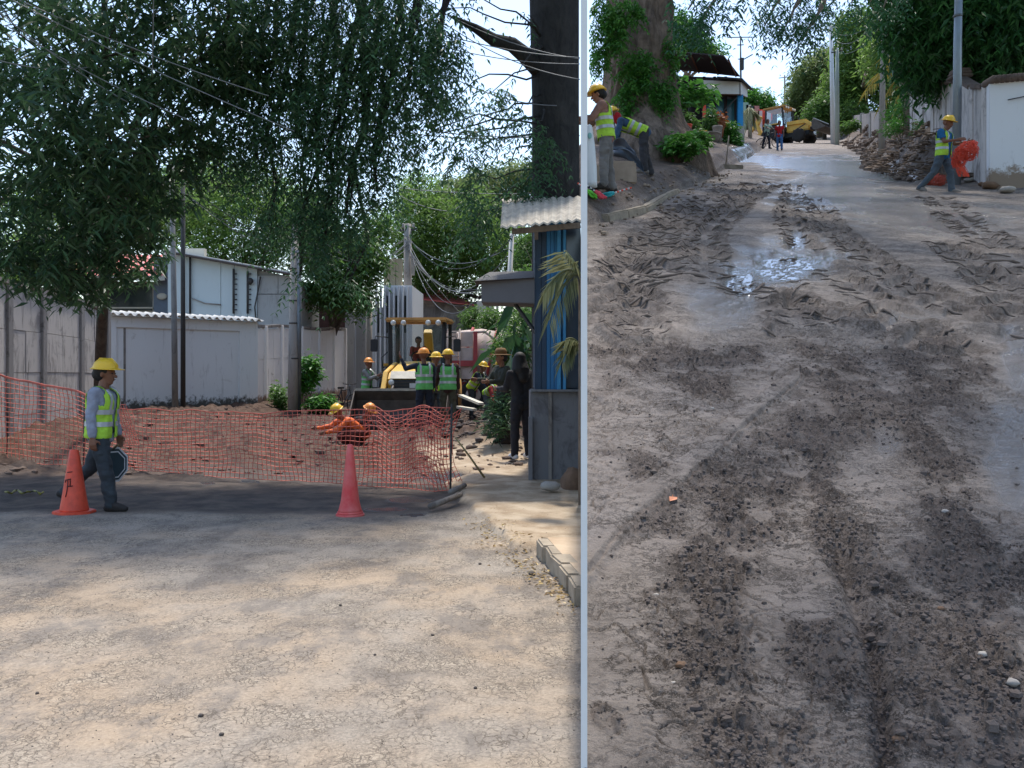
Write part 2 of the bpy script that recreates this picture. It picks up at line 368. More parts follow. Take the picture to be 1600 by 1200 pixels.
wsx = N(t, 'ShaderNodeVectorMath', operation='SCALE'); wsx.inputs['Scale'].default_value = .34; t.links.new(wn.outputs['Color'], wsx.inputs[0]); warp = N(t, 'ShaderNodeVectorMath', operation='ADD'); t.links.new(coords(t, (.55, .95, .3)), warp.inputs[0]); t.links.new(wsx.outputs[0], warp.inputs[1])
vo = N(t, 'ShaderNodeTexVoronoi', feature='DISTANCE_TO_EDGE'); vo.inputs['Scale'].default_value = 9; t.links.new(warp.outputs[0], vo.inputs['Vector'])
vo3 = N(t, 'ShaderNodeTexVoronoi', feature='DISTANCE_TO_EDGE'); vo3.inputs['Scale'].default_value = 22; t.links.new(warp.outputs[0], vo3.inputs['Vector'])
mk = ramp(t, noise(t, coords(t), 2.3, 6, .65), [(.42, 0.0), (.56, 1.0)]); mk2 = ramp(t, noise(t, coords(t), 3.7, 6, .65), [(.46, 0.0), (.58, 1.0)])
ck = math_(t, 'MAXIMUM', math_(t, 'MULTIPLY', ramp(t, vo.outputs[0], [(.006, 1.0), (.045, 0.0)]), mk), math_(t, 'MULTIPLY', ramp(t, vo3.outputs[0], [(.01, .8), (.07, 0.0)]), mk2)); ck = math_(t, 'MULTIPLY', ck, math_(t, 'SUBTRACT', 1.0, math_(t, 'MAXIMUM', attr(t, 'wet'), attr(t, 'damp')), True))
c = mixc(t, math_(t, 'MULTIPLY', ck, .8), c, S(62,55,51))
c = mixc(t, ramp(t, noise(t, coords(t), 11, 8, .75), [(.54, 0.0), (.66, .55)]), c, S(86,76,70))
c = mixc(t, math_(t, 'MULTIPLY', attr(t, 'bank'), .8), c, mixc(t, ramp(t, mid, [(.4, 0.0), (.6, 1.0)]), S(78,65,56), S(112,96,83)))
c = mixc(t, math_(t, 'MULTIPLY', attr(t, 'damp'), .45), c, S(96,88,82))
c = mixc(t, math_(t, 'MULTIPLY', attr(t, 'wet'), .8), c, S(70,66,64))
t.links.new(c, p.inputs['Base Color'])
rg = math_(t, 'SUBTRACT', math_(t, 'ADD', .62, math_(t, 'MULTIPLY', attr(t, 'crumb'), .3)), math_(t, 'MULTIPLY', attr(t, 'damp'), .52)); rg = math_(t, 'SUBTRACT', rg, math_(t, 'MULTIPLY', attr(t, 'wet'), .86)); rg = math_(t, 'MAXIMUM', rg, math_(t, 'MULTIPLY', attr(t, 'farwet'), .24))
t.links.new(math_(t, 'MAXIMUM', rg, .03), p.inputs['Roughness']); 
bh = math_(t, 'SUBTRACT', math_(t, 'ADD', noise(t, coords(t), 60, 8, .75), math_(t, 'MULTIPLY', noise(t, coords(t), 14, 9, .75), 2.2)), math_(t, 'MULTIPLY', ck, .9)); bh = math_(t, 'MULTIPLY', bh, math_(t, 'SUBTRACT', 1.0, attr(t, 'wet'), True)); bump(t, p, bh, .8, .014)
t.links.new(math_(t, 'ADD', .12, math_(t, 'ADD', math_(t, 'MULTIPLY', attr(t, 'wet'), .45), math_(t, 'MULTIPLY', attr(t, 'damp'), .25))), p.inputs['Specular IOR Level'])
tag(link('muddy_street', me, m), kind='structure')

# --- the dry street (level), its damp excavated stretch and earth beyond
pyl = np.concatenate([np.linspace(1420, 1215, 14), np.linspace(1212, 780, 250), np.linspace(778, 640, 110), np.linspace(639, 583, 60)])
pxl = np.concatenate([np.linspace(-3600, -140, 26), np.linspace(-120, 911.2, 420)])
PX, PY = np.meshgrid(pxl, pyl); Yg = 2400.0/(PY-570); Xg = (PX-800)*Yg/F; U = Xg; Vv = Yg/1.4
bnd = 800+np.interp(PX, [0, 400, 620, 690, 760, 905], [2, 0, 3, 2, -22, -40])
wv = 10*(fbm(U*1.1, Vv*2, 201, 4)-.5)
soil = sst(6, -8, PY-bnd+wv); earth = sst(745, 718, PY+18*(fbm(U*.8, Vv*.8, 203, 3)-.5)*2)
H = .02*(fbm(U*.8, Vv*.8, 205, 3)-.5)+.006*(fbm(U*9, Vv*9, 206, 4)-.5)*(1-soil)
H += soil*(-.05+.05*fbm(U*2, Vv*2.5, 207, 5))+earth*(.22*(fbm(U*.55, Vv*.55, 208, 5)-.45)+.20*(fbm(U*2.4, Vv*2.0, 209, 5)-.5)+.10*np.clip(1-1.6*worley(U*4, Vv*4, 214)[0], 0, 1))
mound = np.exp(-(((Xg+1.0)/1.5)**2+((Yg-20.5)/3.2)**2))*.30+np.exp(-(((Xg+.1)/.7)**2+((Yg-17.6)/1.3)**2))*.35
H += mound*(.55+.8*fbm(U*1.8, Vv*1.8, 211, 4))
H += .7*sst(-6.6, -8.4, Xg+.08*(Yg-30))*sst(17, 22, Yg)*(.35+.7*fbm(U*.8, Vv*.8, 213, 4))*.55
pv = (1-sst(-6, 6, (716+(PY-772)*1.0+np.where(PY > 795, 0, 0))-PX-14*(fbm(U*3, Vv*5, 231, 4)-.5)*2))*sst(866, 852, PY+8*(fbm(U*5, Vv*5, 232, 3)-.5)*2)*sst(690, 712, PY)
soil = soil*(1-pv*sst(735, 752, PY+6*(fbm(U*3, Vv*3, 233, 3)-.5))); earth = earth*(1-pv); H = H*(1-.7*pv)+pv*(.055+.02*(fbm(U*2, Vv*3, 234, 4)-.5))
wetl = np.zeros(PX.shape)
for cx, cy, rx, ry, s in ((640,778,36,5,221),(645,803,26,3,222),(600,792,30,4,223),(390,748,14,2.5,224),(325,752,12,2.5,225),(700,745,40,7,226)):
    wetl = np.maximum(wetl, 1-sst(.6, 1.1, np.hypot((PX-cx)/rx, (PY-cy)/ry)+(fbm(U*4, Vv*4, s, 3)-.5)))
H = np.where(wetl > .3, H*.2-.02, H)
def zdry(x, y):
    i = np.argmin(np.abs(Yg[:, 0]-y)); return float(np.interp(x, Xg[i], H[i]))
ZDRY = (Yg, Xg, H)
me = mesh_np('dry_street', np.stack([Xg, Yg, H], -1).reshape(-1, 3), grid_faces(*PX.shape), True)
for nm, arr in (('pave', pv), ('soil', soil), ('earth', earth), ('wet', wetl)):
    a = me.attributes.new(nm, 'FLOAT', 'POINT'); a.data.foreach_set('value', arr.astype(np.float32).ravel())
m, t, p, o = nodes('worn_asphalt')
xy = coords(t); warp = N(t, 'ShaderNodeVectorMath', operation='ADD')
wn = N(t, 'ShaderNodeTexNoise'); wn.inputs['Scale'].default_value = 7; wn.inputs['Detail'].default_value = 5; t.links.new(xy, wn.inputs['Vector'])
wsx = N(t, 'ShaderNodeVectorMath', operation='SCALE'); wsx.inputs['Scale'].default_value = .16; t.links.new(wn.outputs['Color'], wsx.inputs[0])
t.links.new(coords(t, (.8, .62, 1)), warp.inputs[0]); t.links.new(wsx.outputs[0], warp.inputs[1])
vo = N(t, 'ShaderNodeTexVoronoi', feature='DISTANCE_TO_EDGE'); vo.inputs['Scale'].default_value = 25; t.links.new(warp.outputs[0], vo.inputs['Vector'])
vo2 = N(t, 'ShaderNodeTexVoronoi', feature='DISTANCE_TO_EDGE'); vo2.inputs['Scale'].default_value = 58; t.links.new(warp.outputs[0], vo2.inputs['Vector'])
big = noise(t, xy, .55, 6, .6, .3); mid = noise(t, xy, 2.6, 7, .65); fine = noise(t, xy, 55, 7, .75); grit = noise(t, xy, 130, 3, .8)
cm = ramp(t, mid, [(.40, 0.0), (.56, 1.0)])
ck = math_(t, 'MULTIPLY', ramp(t, vo.outputs[0], [(.015, 1.0), (.07, 0.0)]), cm)
ck2 = math_(t, 'MULTIPLY', ramp(t, vo2.outputs[0], [(.02, 1.0), (.09, 0.0)]), ramp(t, noise(t, xy, 1.3, 6, .6), [(.46, 0.0), (.60, 1.0)]))
base = mixc(t, ramp(t, fine, [(.32, 0.0), (.62, 1.0)]), S(126,119,111), S(172,161,147))
dust = mixc(t, ramp(t, fine, [(.3, 0.0), (.6, 1.0)]), S(152,135,115), S(180,161,139))
c = mixc(t, ramp(t, big, [(.44, 0.0), (.60, .9)]), base, dust)
c = mixc(t, ramp(t, mid, [(.52, 0.0), (.70, .7)]), c, S(188,175,157))
c = mixc(t, ramp(t, noise(t, coords(t, (1, .6, 1)), 1.9, 9, .74), [(.49, 0.0), (.60, .8)]), c, S(126,119,112))
c = mixc(t, ramp(t, noise(t, coords(t, (1, .5, 1)), 9, 8, .8), [(.54, 0.0), (.66, .7)]), c, S(118,110,101))
c = mixc(t, math_(t, 'MULTIPLY', math_(t, 'MAXIMUM', ck, math_(t, 'MULTIPLY', ck2, .8)), .8), c, S(96,88,80))
c = mixc(t, ramp(t, grit, [(.64, 0.0), (.70, .75)]), c, S(70,64,60))
c = mixc(t, ramp(t, grit, [(.30, .6), (.34, 0.0)]), c, S(196,184,168))
soilc = mixc(t, ramp(t, mid, [(.4, 0.0), (.62, 1.0)]), S(74,69,66), S(108,98,90))
c = mixc(t, attr(t, 'soil'), c, soilc); c = mixc(t, math_(t, 'MULTIPLY', attr(t, 'pave'), .85), c, mixc(t, ramp(t, mid, [(.4, 0.0), (.62, 1.0)]), S(196,178,154), S(168,146,120)))
earthc = mixc(t, ramp(t, noise(t, coords(t, (1, 1, 3)), 3.2, 9, .75), [(.38, 0.0), (.62, 1.0)]), S(58,44,38), S(104,86,74))
c = mixc(t, attr(t, 'earth'), c, earthc); c = mixc(t, attr(t, 'wet'), c, S(60,58,57))
t.links.new(c, p.inputs['Base Color'])
t.links.new(math_(t, 'MAXIMUM', math_(t, 'SUBTRACT', math_(t, 'SUBTRACT', .92, math_(t, 'MULTIPLY', attr(t, 'soil'), .18)), attr(t, 'wet')), .05), p.inputs['Roughness'])
hh = math_(t, 'SUBTRACT', math_(t, 'ADD', math_(t, 'MULTIPLY', fine, .8), math_(t, 'MULTIPLY', grit, .5)), math_(t, 'MULTIPLY', math_(t, 'MAXIMUM', ck, ck2), .8))
bump(t, p, hh, .55, .012)
p.inputs['Specular IOR Level'].default_value = .06
tag(link('dry_street', me, m), kind='structure')
# land under and around both streets, to the horizon
mg = mat('open_ground', S(130,116,98), .95, scale=.4, col2=S(96,100,70))
tag(MB().add([(-900,-300,-.6),(900,-300,-.6),(900,900,-.6),(-900,900,-.6)], [(0,1,2,3)]).build('ground', mg), kind='structure')
# ------------------------------------------------------------------ white divider: an added strip marking the border of the two views, then the retaining wall that carries the higher street
mw = mat('white_paint', (.82,.82,.81), .6, var=.05, scale=3)
def ray(px, Y): return (px-800)*Y/F
w_sheet = MB(); a, b = 2.3, 3.4
w_sheet.prism([(ray(907.6,a),a,-.3),(ray(917.6,a),a,-.3),(ray(914.6,b),b,-.3),(ray(910.6,b),b,-.3)], (0,0,3.1))
tag(w_sheet.build('added_divider_strip', mw), 'tall narrow white divider strip added edge-on between the dry street and the muddy street', 'added_divider')
rw_ = MB(); ys = [3.45, 5, 8, 12, 16, 20, 26, 34, 45, 60, 80]
for y0, y1 in zip(ys[:-1], ys[1:]):
    L0, L1, R0, R1 = ray(911.4,y0), ray(911.4,y1), ray(913.4,y0), ray(913.4,y1)
    t0 = zr(y0)+.02+max(0,zmud(R0+.02,y0)-zr(y0)); t1 = zr(y1)+.02+max(0,zmud(R1+.02,y1)-zr(y1))
    rw_.add([(L0,y0,-.5),(R0,y0,-.5),(R1,y1,-.5),(L1,y1,-.5),(L0,y0,t0),(R0,y0,t0),(R1,y1,t1),(L1,y1,t1)], [(0,1,5,4),(1,2,6,5),(3,0,4,7),(4,5,6,7)]+([(2,3,7,6)] if y1 == ys[-1] else []))
tag(rw_.build('retaining_wall', mat_wall('plaster_grey', S(190,186,178), S(120,114,106), .4)), 'long rendered retaining wall holding up the muddy street, seen end-on', 'wall')
# ------------------------------------------------------------------ trees and plants
def unit(v): return v/np.maximum(np.linalg.norm(v, axis=-1, keepdims=True), 1e-6)
def proj(P): return 800+F*P[:, 0]/P[:, 1], 570-F*(P[:, 2]-EYE)/P[:, 1]
CLIP_L = lambda P: (proj(P)[0] < 906) | (P[:, 1] < 1)
CLIP_R = lambda P: (proj(P)[0] > 920)
def in_clumps(cl, n, shell=.55):
    """n points in ellipsoids given as (px,py,Y,rx_px,ry_px,depth_m)"""
    wts = np.array([c[3]*c[4]*c[2]**2 for c in cl], float); wts /= wts.sum(); k = rng.choice(len(cl), n, p=wts)
    A = np.array(cl, float)[k]; d = unit(rng.normal(size=(n, 3))); r = rng.random(n)**(1/3*(1-shell)+.12)
    d = d*r[:, None]; s = A[:, 2]/F
    return np.stack([(A[:, 0]-800)*s+d[:, 0]*A[:, 3]*s, A[:, 2]+d[:, 1]*A[:, 5], EYE-(A[:, 1]-570)*s+d[:, 2]*A[:, 4]*s], -1)
def diamonds(P, D, L, W, roll=None, fold=.25):
    n = len(P); D = unit(D); L = np.broadcast_to(L, (n,)); W = np.broadcast_to(W, (n,))
    up = unit(rng.normal(size=(n, 3))*(.5 if roll is None else roll)+np.array([0, 0, 1.0])); sd_ = unit(np.cross(D, up)); nn = np.cross(sd_, D)
    mid = P+D*(L*.42)[:, None]-nn*(W*fold)[:, None]
    V = np.stack([P, mid+sd_*(W/2)[:, None]+nn*(W*fold*1.4)[:, None], P+D*L[:, None]-np.array([0, 0, 1])*(L*.12)[:, None], mid-sd_*(W/2)[:, None]+nn*(W*fold*1.4)[:, None]], 1)
    i = np.arange(n)[:, None]*4; Fc = np.concatenate([i+np.array([[0, 1, 2]]), i+np.array([[0, 2, 3]])], 0)
    return V.reshape(-1, 3), Fc
def whorls(T, k, L, W, droop=.45, jit=.06):
    """k leaves radiating from every twig end"""
    n = len(T); P = np.repeat(T, k, 0)+rng.normal(size=(n*k, 3))*jit
    az = rng.random(n*k)*2*np.pi; dz = -droop+rng.normal(size=n*k)*.35
    D = np.stack([np.cos(az), np.sin(az), dz], -1); sc = rng.uniform(.65, 1.2, n*k)
    return P, D, L*sc, W*sc
def sprays(T, L=.5, leaf=.07, width=.022, m=9, hang=.8):
    """feathery drooping compound leaves: m pairs of leaflets along every rachis"""
    n = len(T); az = rng.random(n)*2*np.pi; d0 = np.stack([np.cos(az), np.sin(az), rng.uniform(-.6, .3, n)], -1); d0 = unit(d0)
    P = []; D = []
    Ls = L*rng.uniform(.6, 1.25, n)
    for j in range(m):
        s_ = (j+.6)/m; pos = T+d0*(Ls*s_)[:, None]-np.array([0, 0, 1.0])*(hang*Ls*s_*s_)[:, None]
        tang = unit(d0-np.array([0, 0, 2*hang*s_])); sd_ = unit(np.cross(tang, np.array([0, 0, 1.0])+rng.normal(size=(n, 3))*.2))
        for sg in (-1, 1): P.append(pos); D.append(unit(sd_*sg+tang*.45-np.array([0, 0, .35])))
    P = np.concatenate(P); D = np.concatenate(D); sc = rng.uniform(.8, 1.2, len(P))
    return P, D, leaf*sc, width*sc
def foliage(name, spec, m, parent, clip=None, roll=None):
    P, D, L, W = spec
    if clip is not None:
        k = clip(P) & clip(P+unit(D)*np.asarray(L)[:, None]); P, D, L, W = P[k], D[k], L[k], W[k]
    V, Fc = diamonds(P, D, L, W, roll)
    X = XF.get(parent.name) if parent is not None else None
    if X is None and parent is not None and parent.parent is not None: X = XF.get(parent.parent.name)
    if X is not None:
        M = np.array(X); V = V @ M[:3, :3].T+M[:3, 3]
    return link(name, mesh_np(name, V, Fc, False), m, parent)
def limb_to(mb, a, b, r0, r1, sag=.0, n=5, seed=0):
    rr = random.Random(seed); a = Vector(a); b = Vector(b); L = (b-a).length; pts = []
    for i in range(n+1):
        s_ = i/n; q = a.lerp(b, s_)+Vector((0, 0, sag*L*4*s_*(1-s_)))
        if 0 < i < n: q += Vector((rr.uniform(-1, 1), rr.uniform(-1, 1), rr.uniform(-1, 1)))*L*.045
        pts.append(q)
    mb.tube(pts, [r0+(r1-r0)*i/n for i in range(n+1)], 7); return pts
def crown_limbs(mb, root, cl, r0, seed=0, k=None, sub=3):
    rr = random.Random(seed)
    for i, c in enumerate(cl if k is None else cl[:k]):
        b = unp(c[0], c[1], c[2]); pts = limb_to(mb, root, b, r0*rr.uniform(.7, 1), r0*.22, .05, 6, seed+i)
        s_ = c[2]/F
        for j in range(sub):
            e = b+Vector((rr.uniform(-1, 1)*c[3]*s_, rr.uniform(-1, 1)*c[5], rr.uniform(-1, 1)*c[4]*s_))*.8
            limb_to(mb, pts[rr.choice((3, 4, 5))], e, r0*.3, r0*.07, .03, 4, seed*7+i*5+j)
M_BARK_DARK = mat_bark('bark_dark', S(70,62,56), S(100,90,80)); M_BARK_PALE = mat_bark('bark_pale', S(128,112,98), S(160,146,132))
M_BARK_BLACK = mat_bark('bark_black', S(40,40,40), S(66,64,62)); M_BARK_GIANT = mat_bark('bark_giant', S(80,66,56), S(146,126,110), 7)
LF_MANGO = mat_leaf('leaf_mango', (.022,.06,.035), (.085,.18,.07), .34)
LF_PINN = mat_leaf('leaf_pinnate', (.024,.07,.04), (.08,.19,.075), .36)
LF_SUN = mat_leaf('leaf_sunlit', (.05,.12,.025), (.22,.36,.08), .48)
LF_MID = mat_leaf('leaf_mid', (.035,.095,.022), (.15,.28,.06), .42)
LF_RAIN = mat_leaf('leaf_pale', (.09,.14,.05), (.26,.34,.12), .45)
LF_BRIGHT = mat_leaf('leaf_bright', (.03,.13,.02), (.13,.34,.05), .35)
LF_BLUE = mat_leaf('leaf_bluegreen', (.015,.07,.032), (.05,.17,.07), .3)
LF_RICH = mat_leaf('leaf_rich', (.014,.065,.02), (.07,.22,.05), .34); LF_PALM = mat_leaf('leaf_palm_pale', (.16,.19,.09), (.34,.34,.18), .3)
LF_YELLOW = mat_leaf('leaf_palm_yellow', (.20,.17,.03), (.42,.33,.06), .35)
LF_BIG = mat_leaf('leaf_banana', (.015,.05,.022), (.05,.13,.05), .3)

# dark mango tree on the left of the dry street
b = GL(152, 690); t_ = thing('mango_tree', 'dark dense mango tree hanging over the dry street on the left, thin leaning trunk', 'tree', (b.x, b.y, zdry(b.x, b.y)))
CL = [(60,60,12.5,110,90,1.8),(180,40,12,110,80,2),(300,60,12.5,110,80,1.8),(60,200,12.5,110,90,1.8),(170,190,12,110,90,1.8),(290,170,13,80,55,1.5),(60,320,13.5,100,75,1.6),(165,320,13,95,80,1.5),
      (110,410,14,100,45,1.3),(185,395,14,60,40,1.2),(40,410,14,60,45,1.2),(120,455,14.5,55,25,.9),(250,270,13.5,60,60,1.2),(210,360,14,50,40,1),(390,40,12.5,70,60,1.5),(330,250,14,50,40,1),(215,440,15,25,14,.5),(350,120,13.5,50,50,1),(395,110,13,55,45,1)]
OFF = [(60,-150,11.5,200,140,2.6),(300,-160,11.5,200,140,2.6),(520,-180,11.5,180,120,2.4),(-200,80,13,200,200,2.4),(-150,330,14,140,120,1.8),(120,-420,11,300,180,2.6)]
mb = MB(); top = unp(168, 330, 14.6); tp = [Vector((b.x, b.y, -.2)), unp(157, 560, b.y-.6), unp(163, 430, b.y-2), top]
mb.tube(tp, [.12,.11,.10,.085], 9); crown_limbs(mb, top, CL[:16], .06, 3); crown_limbs(mb, top, OFF, .07, 4, sub=2)
mb.build('trunk', M_BARK_DARK, t_)
T = np.concatenate([in_clumps(CL, 1900), in_clumps(OFF, 1000)])
foliage('crown', whorls(T, 10, .21, .05, .55, .07), LF_MANGO, t_, CLIP_L)

# giant trunk behind the blue kiosk, with feathery branches over the dry street
bx, by = ray(868, 14.9), 14.9
t_ = thing('rain_tree', 'giant dark trunk behind the blue kiosk with feathery branches and one broken limb', 'tree', (bx, by, 0))
mb = MB(); mb.tube([(bx+.06,by,-.2),(bx+.05,by,1.2),unp(868.5,320,14.9),unp(868,160,14.9),unp(866,0,14.9),unp(862,-120,14.9)], [.50,.42,.372,.365,.385,.36], 18)
mb.tube([unp(845,112,14.8),unp(822,88,14.6),unp(800,70,14.5),unp(772,63,14.4),unp(742,44,14.3),unp(706,26,14.2)], [.14,.13,.115,.10,.065,.025], 9)
mb.blob(unp(797,62,14.45), .05, 7, 5, .3, 3)
CP = [(560,40,13,90,80,1.6),(470,60,13.2,90,80,1.4),(640,70,12.6,75,80,1.3),(540,170,13.2,80,60,1.2),(620,180,13,50,60,1.0),(450,180,13.4,70,60,1.1),(520,260,13.4,60,50,1.0),(585,250,13.2,35,45,.7),(480,320,13.6,50,45,.8),
      (540,340,13.4,45,30,.7),(400,250,13.6,45,50,.8),(505,385,13.6,22,25,.5),(665,130,12.6,32,50,.7),(690,60,12.6,35,35,.6),(590,300,13.3,20,24,.4),(420,345,13.8,30,30,.5),(390,190,13.5,30,50,.6),(545,440,13.8,16,18,.3),(470,430,13.8,14,12,.3)]
CS = [(715,160,13.4,26,18,.4),(770,150,13.6,32,14,.35),(745,205,13.5,24,18,.35),(810,190,13.8,22,24,.35),(705,235,13.4,18,16,.3),(740,250,13.5,22,26,.3),(845,215,14,22,26,.3),(735,310,13.5,20,30,.3),(765,335,13.6,14,34,.3),(835,270,14,26,24,.3),(660,240,13.3,12,8,.2),(818,300,14,20,18,.25),(808,120,13.6,10,7,.2),(735,365,13.5,14,22,.25),(690,20,13,20,14,.3),(825,28,14.2,8,10,.2),(735,5,13,14,8,.2),(655,225,13.2,10,16,.2),(780,265,13.8,14,10,.2)]
OFFP = [(600,-170,12.5,200,130,2.4),(430,-190,12.5,180,120,2.2)]
limb_to(mb, unp(862,-110,14.9), unp(800,-200,14.2), .3, .12, .05, 4, 339); rt = unp(800,-200,14.2); rt2 = unp(850,215,14.7)
crown_limbs(mb, rt, OFFP, .14, 12, sub=2)
for i, c in enumerate(CP):
    q = unp(c[0]+55, -150+c[1]*.25, c[2]); pts = limb_to(mb, q, unp(c[0], c[1], c[2]), .05, .02, .02, 6, 300+i); limb_to(mb, unp(800,-200,14.2), q, .09, .05, .05, 5, 340+i)
    for j in range(3): limb_to(mb, pts[3+j], unp(c[0]+random.uniform(-.8,.8)*c[3], c[1]+random.uniform(-.4,.9)*c[4], c[2]), .016, .005, .02, 4, 400+i*3+j)
for i, c in enumerate(CS): limb_to(mb, unp(848, max(c[1]-45, 60), 14.7), unp(c[0], c[1]-c[4]*.5, c[2]), .018, .006, .06, 5, 40+i)
mb.build('trunk', M_BARK_BLACK, t_)
T = np.concatenate([in_clumps(CP, 2300, .3), in_clumps(CS, 300, .2), in_clumps(OFFP, 1300)])
foliage('crown', sprays(T, .44, .095, .028, 7, 1.0), LF_PINN, t_, CLIP_L)

def on_(px, Y): return (px-800)*Y/F
def bg_tree(name, label, base, trunk_r, cl, n, leaf, m, bark, mode='w', clip=None, k=8, W=.34, droop=.35, group='background trees', lean=None, sub=2):
    t_ = thing(name, label, 'tree', base, 0, group); mb = MB(); c0 = cl[0]
    topz = unp(c0[0], c0[1]+c0[4]*.4, c0[2]); bs = Vector(base)
    fork = bs.lerp(topz, .55) if lean is None else Vector(lean)
    mb.tube([bs-Vector((0,0,.4)), bs.lerp(fork, .5)+Vector((trunk_r*.3,0,0)), fork], [trunk_r*1.25, trunk_r, trunk_r*.8], 9)
    crown_limbs(mb, fork, cl, trunk_r*.5, hash(name) % 97, sub=sub); mb.build('trunk', bark, t_)
    T = in_clumps(cl, n, .5)
    foliage('crown', whorls(T, k, leaf, leaf*W, droop, leaf*.8) if mode == 'w' else sprays(T, leaf*3, leaf, leaf*.34, 6, .6), m, t_, clip); return t_
z0 = (0,)
def on_(px, Y): return (px-800)*Y/F
# left background
bg_tree('mango_tree', 'bright round mango tree behind the grey metal shed', GL(400,626), .28, [(380,350,46,95,75,2.6),(330,300,50,70,60,2.6),(250,330,50,60,60,2.4),(340,400,45,60,40,2),(440,390,46,60,50,2),(310,350,47,50,50,2),(400,300,47,60,45,2),(455,330,46,40,40,1.6)], 3600, .26, LF_SUN, M_BARK_DARK, clip=CLIP_L)
bg_tree('mango_tree', 'glossy mango tree leaning over the white wall right of the concrete pole', (on_(500,45), 45, 0), .22, [(540,420,40,62,55,2),(500,380,40,50,40,1.8),(575,400,40,32,40,1.5),(520,460,40,38,30,1.3),(560,470,39.5,28,22,1.2),(485,330,41,40,40,1.5),(590,355,41,24,30,1.2)], 2600, .24, LF_MID, M_BARK_DARK, clip=CLIP_L)
bg_tree('leafy_tree', 'large pale green tree far down the dry street behind the cables', GL(700,603), .4, [(690,380,62,70,60,4),(650,350,60,50,60,3),(740,360,62,55,70,4),(790,400,60,50,60,3),(640,420,63,35,50,3),(820,440,58,30,60,3),(700,440,64,60,40,3),(660,300,62,40,30,2.5)], 5200, .30, LF_SUN, M_BARK_DARK, clip=CLIP_L)
bg_tree('umbrella_tree', 'broad flat-topped rain tree on the skyline beyond the kiosk roof', GL(760,594), .5, [(770,290,85,60,22,5),(720,300,86,40,18,4),(820,270,84,40,16,4),(690,320,86,30,14,3),(845,285,84,30,22,4),(790,330,86,60,24,4),(730,340,86,40,16,4)], 2600, .42, LF_RAIN, M_BARK_PALE, clip=CLIP_L)
bg_tree('leafy_tree', 'bushy green tree at the far left behind the stained panel wall', GL(60,650), .25, [(60,430,36,60,40,2),(20,400,36,40,50,2),(110,400,37,40,40,1.6),(300,300,55,60,50,3),(200,330,50,80,60,3),(100,330,48,90,70,3)], 2600, .28, LF_SUN, M_BARK_DARK, clip=CLIP_L)
bg_tree('leafy_tree', 'low leafy tree beside the kiosk awning, behind the man in the wide hat', GL(815,640), .1, [(815,510,30,26,26,1.2),(800,545,29,30,26,1),(770,505,40,20,22,1),(740,500,44,18,18,1),(825,460,34,20,40,1.2),(830,400,40,24,40,1.5)], 1800, .2, LF_MID, M_BARK_DARK, clip=CLIP_L)
# right-hand scene
def groundR(px, py, Y, dz=0): v = unp(px, py, Y); return (v.x, v.y, zmud(v.x, v.y)+dz)
t_ = thing('giant_tree', 'giant old tree with massive rough trunk behind the two workers by the kerb', 'tree', groundR(1000,265,27))
gx, gy, gz = t_.location
n_ = 150; prof = [(-1.8,2.35),(.0,1.75),(.35,1.42),(.9,1.16),(1.8,1.0),(3.0,.93),(4.2,.90),(5.6,.93),(7.5,1.0),(10,.85)]
hs = np.concatenate([np.linspace(-1.8, 6.2, 110), np.linspace(6.3, 10, 12)]); rs = np.interp(hs, [p_[0] for p_ in prof], [p_[1] for p_ in prof])
AA, HH = np.meshgrid(np.linspace(0, 2*np.pi, n_, endpoint=False), hs); RR = np.interp(HH, hs, rs)
ridge = np.abs(fbm(np.cos(AA)*5+20, np.sin(AA)*5+HH*.45+9, 501, 4)-.5)*2; knob = fbm(np.cos(AA)*3+HH*.8+31, np.sin(AA)*3+HH*1.6+3, 503, 4)-.5; fin = fbm(np.cos(AA)*16+40, np.sin(AA)*16+HH*2.2, 505, 3)-.5
RR = RR*(1+.16*np.maximum(0, np.sin(3*AA+.7))*np.clip(1-HH/2.2, 0, 1))+.16*(ridge-.3)+.18*knob+.07*fin
OX = np.interp(HH, [0, 3, 10], [0, 0, -.2])
V_ = np.stack([gx+OX+RR*np.cos(AA), gy+RR*np.sin(AA), gz+HH], -1).reshape(-1, 3)
mb = MB(); mb.add([tuple(v) for v in V_], [(i*n_+k, i*n_+(k+1) % n_, (i+1)*n_+(k+1) % n_, (i+1)*n_+k) for i in range(len(hs)-1) for k in range(n_)], True)
for i, (ex, ey, ez) in enumerate(((3,6,14),(9,8,15.5),(2,18,18),(7,34,20),(12,22,19),(14,30,20))): limb_to(mb, (gx-.2, gy, gz+8.5), (ex, ey, ez), .55, .12, .10, 8, 60+i)
sub_ = mb.build('trunk', M_BARK_GIANT, t_)
# unseen crown added to shade the muddy street, trimmed off the dry street's sun
n_ = 8600; Yc = rng.uniform(1.5, 62, n_); Xc = ray(912, Yc)+rng.uniform(-.8, 17, n_)*(1+np.maximum(0, Yc-30)*.02)
Zc = 4.9+.385*Yc+rng.uniform(0, 3.2, n_)+.10*(Yc > 16)*(Yc-16)
T = np.stack([Xc, Yc, Zc], -1); hx = T[:, 0]-SDIR.x/SDIR.z*T[:, 2]; hy = T[:, 1]-SDIR.y/SDIR.z*T[:, 2]
keep = (hx > .0747*hy+.25); T = T[keep]
def clipC(P): X_, Y_ = proj(P); hx = P[:, 0]-SDIR.x/SDIR.z*P[:, 2]; hy = P[:, 1]-SDIR.y/SDIR.z*P[:, 2]; return (X_ > 921) & (hx > .0747*hy+.2)
foliage('crown', sprays(T, .8, .24, .12, 4, .5), LF_PINN, t_, clipC)
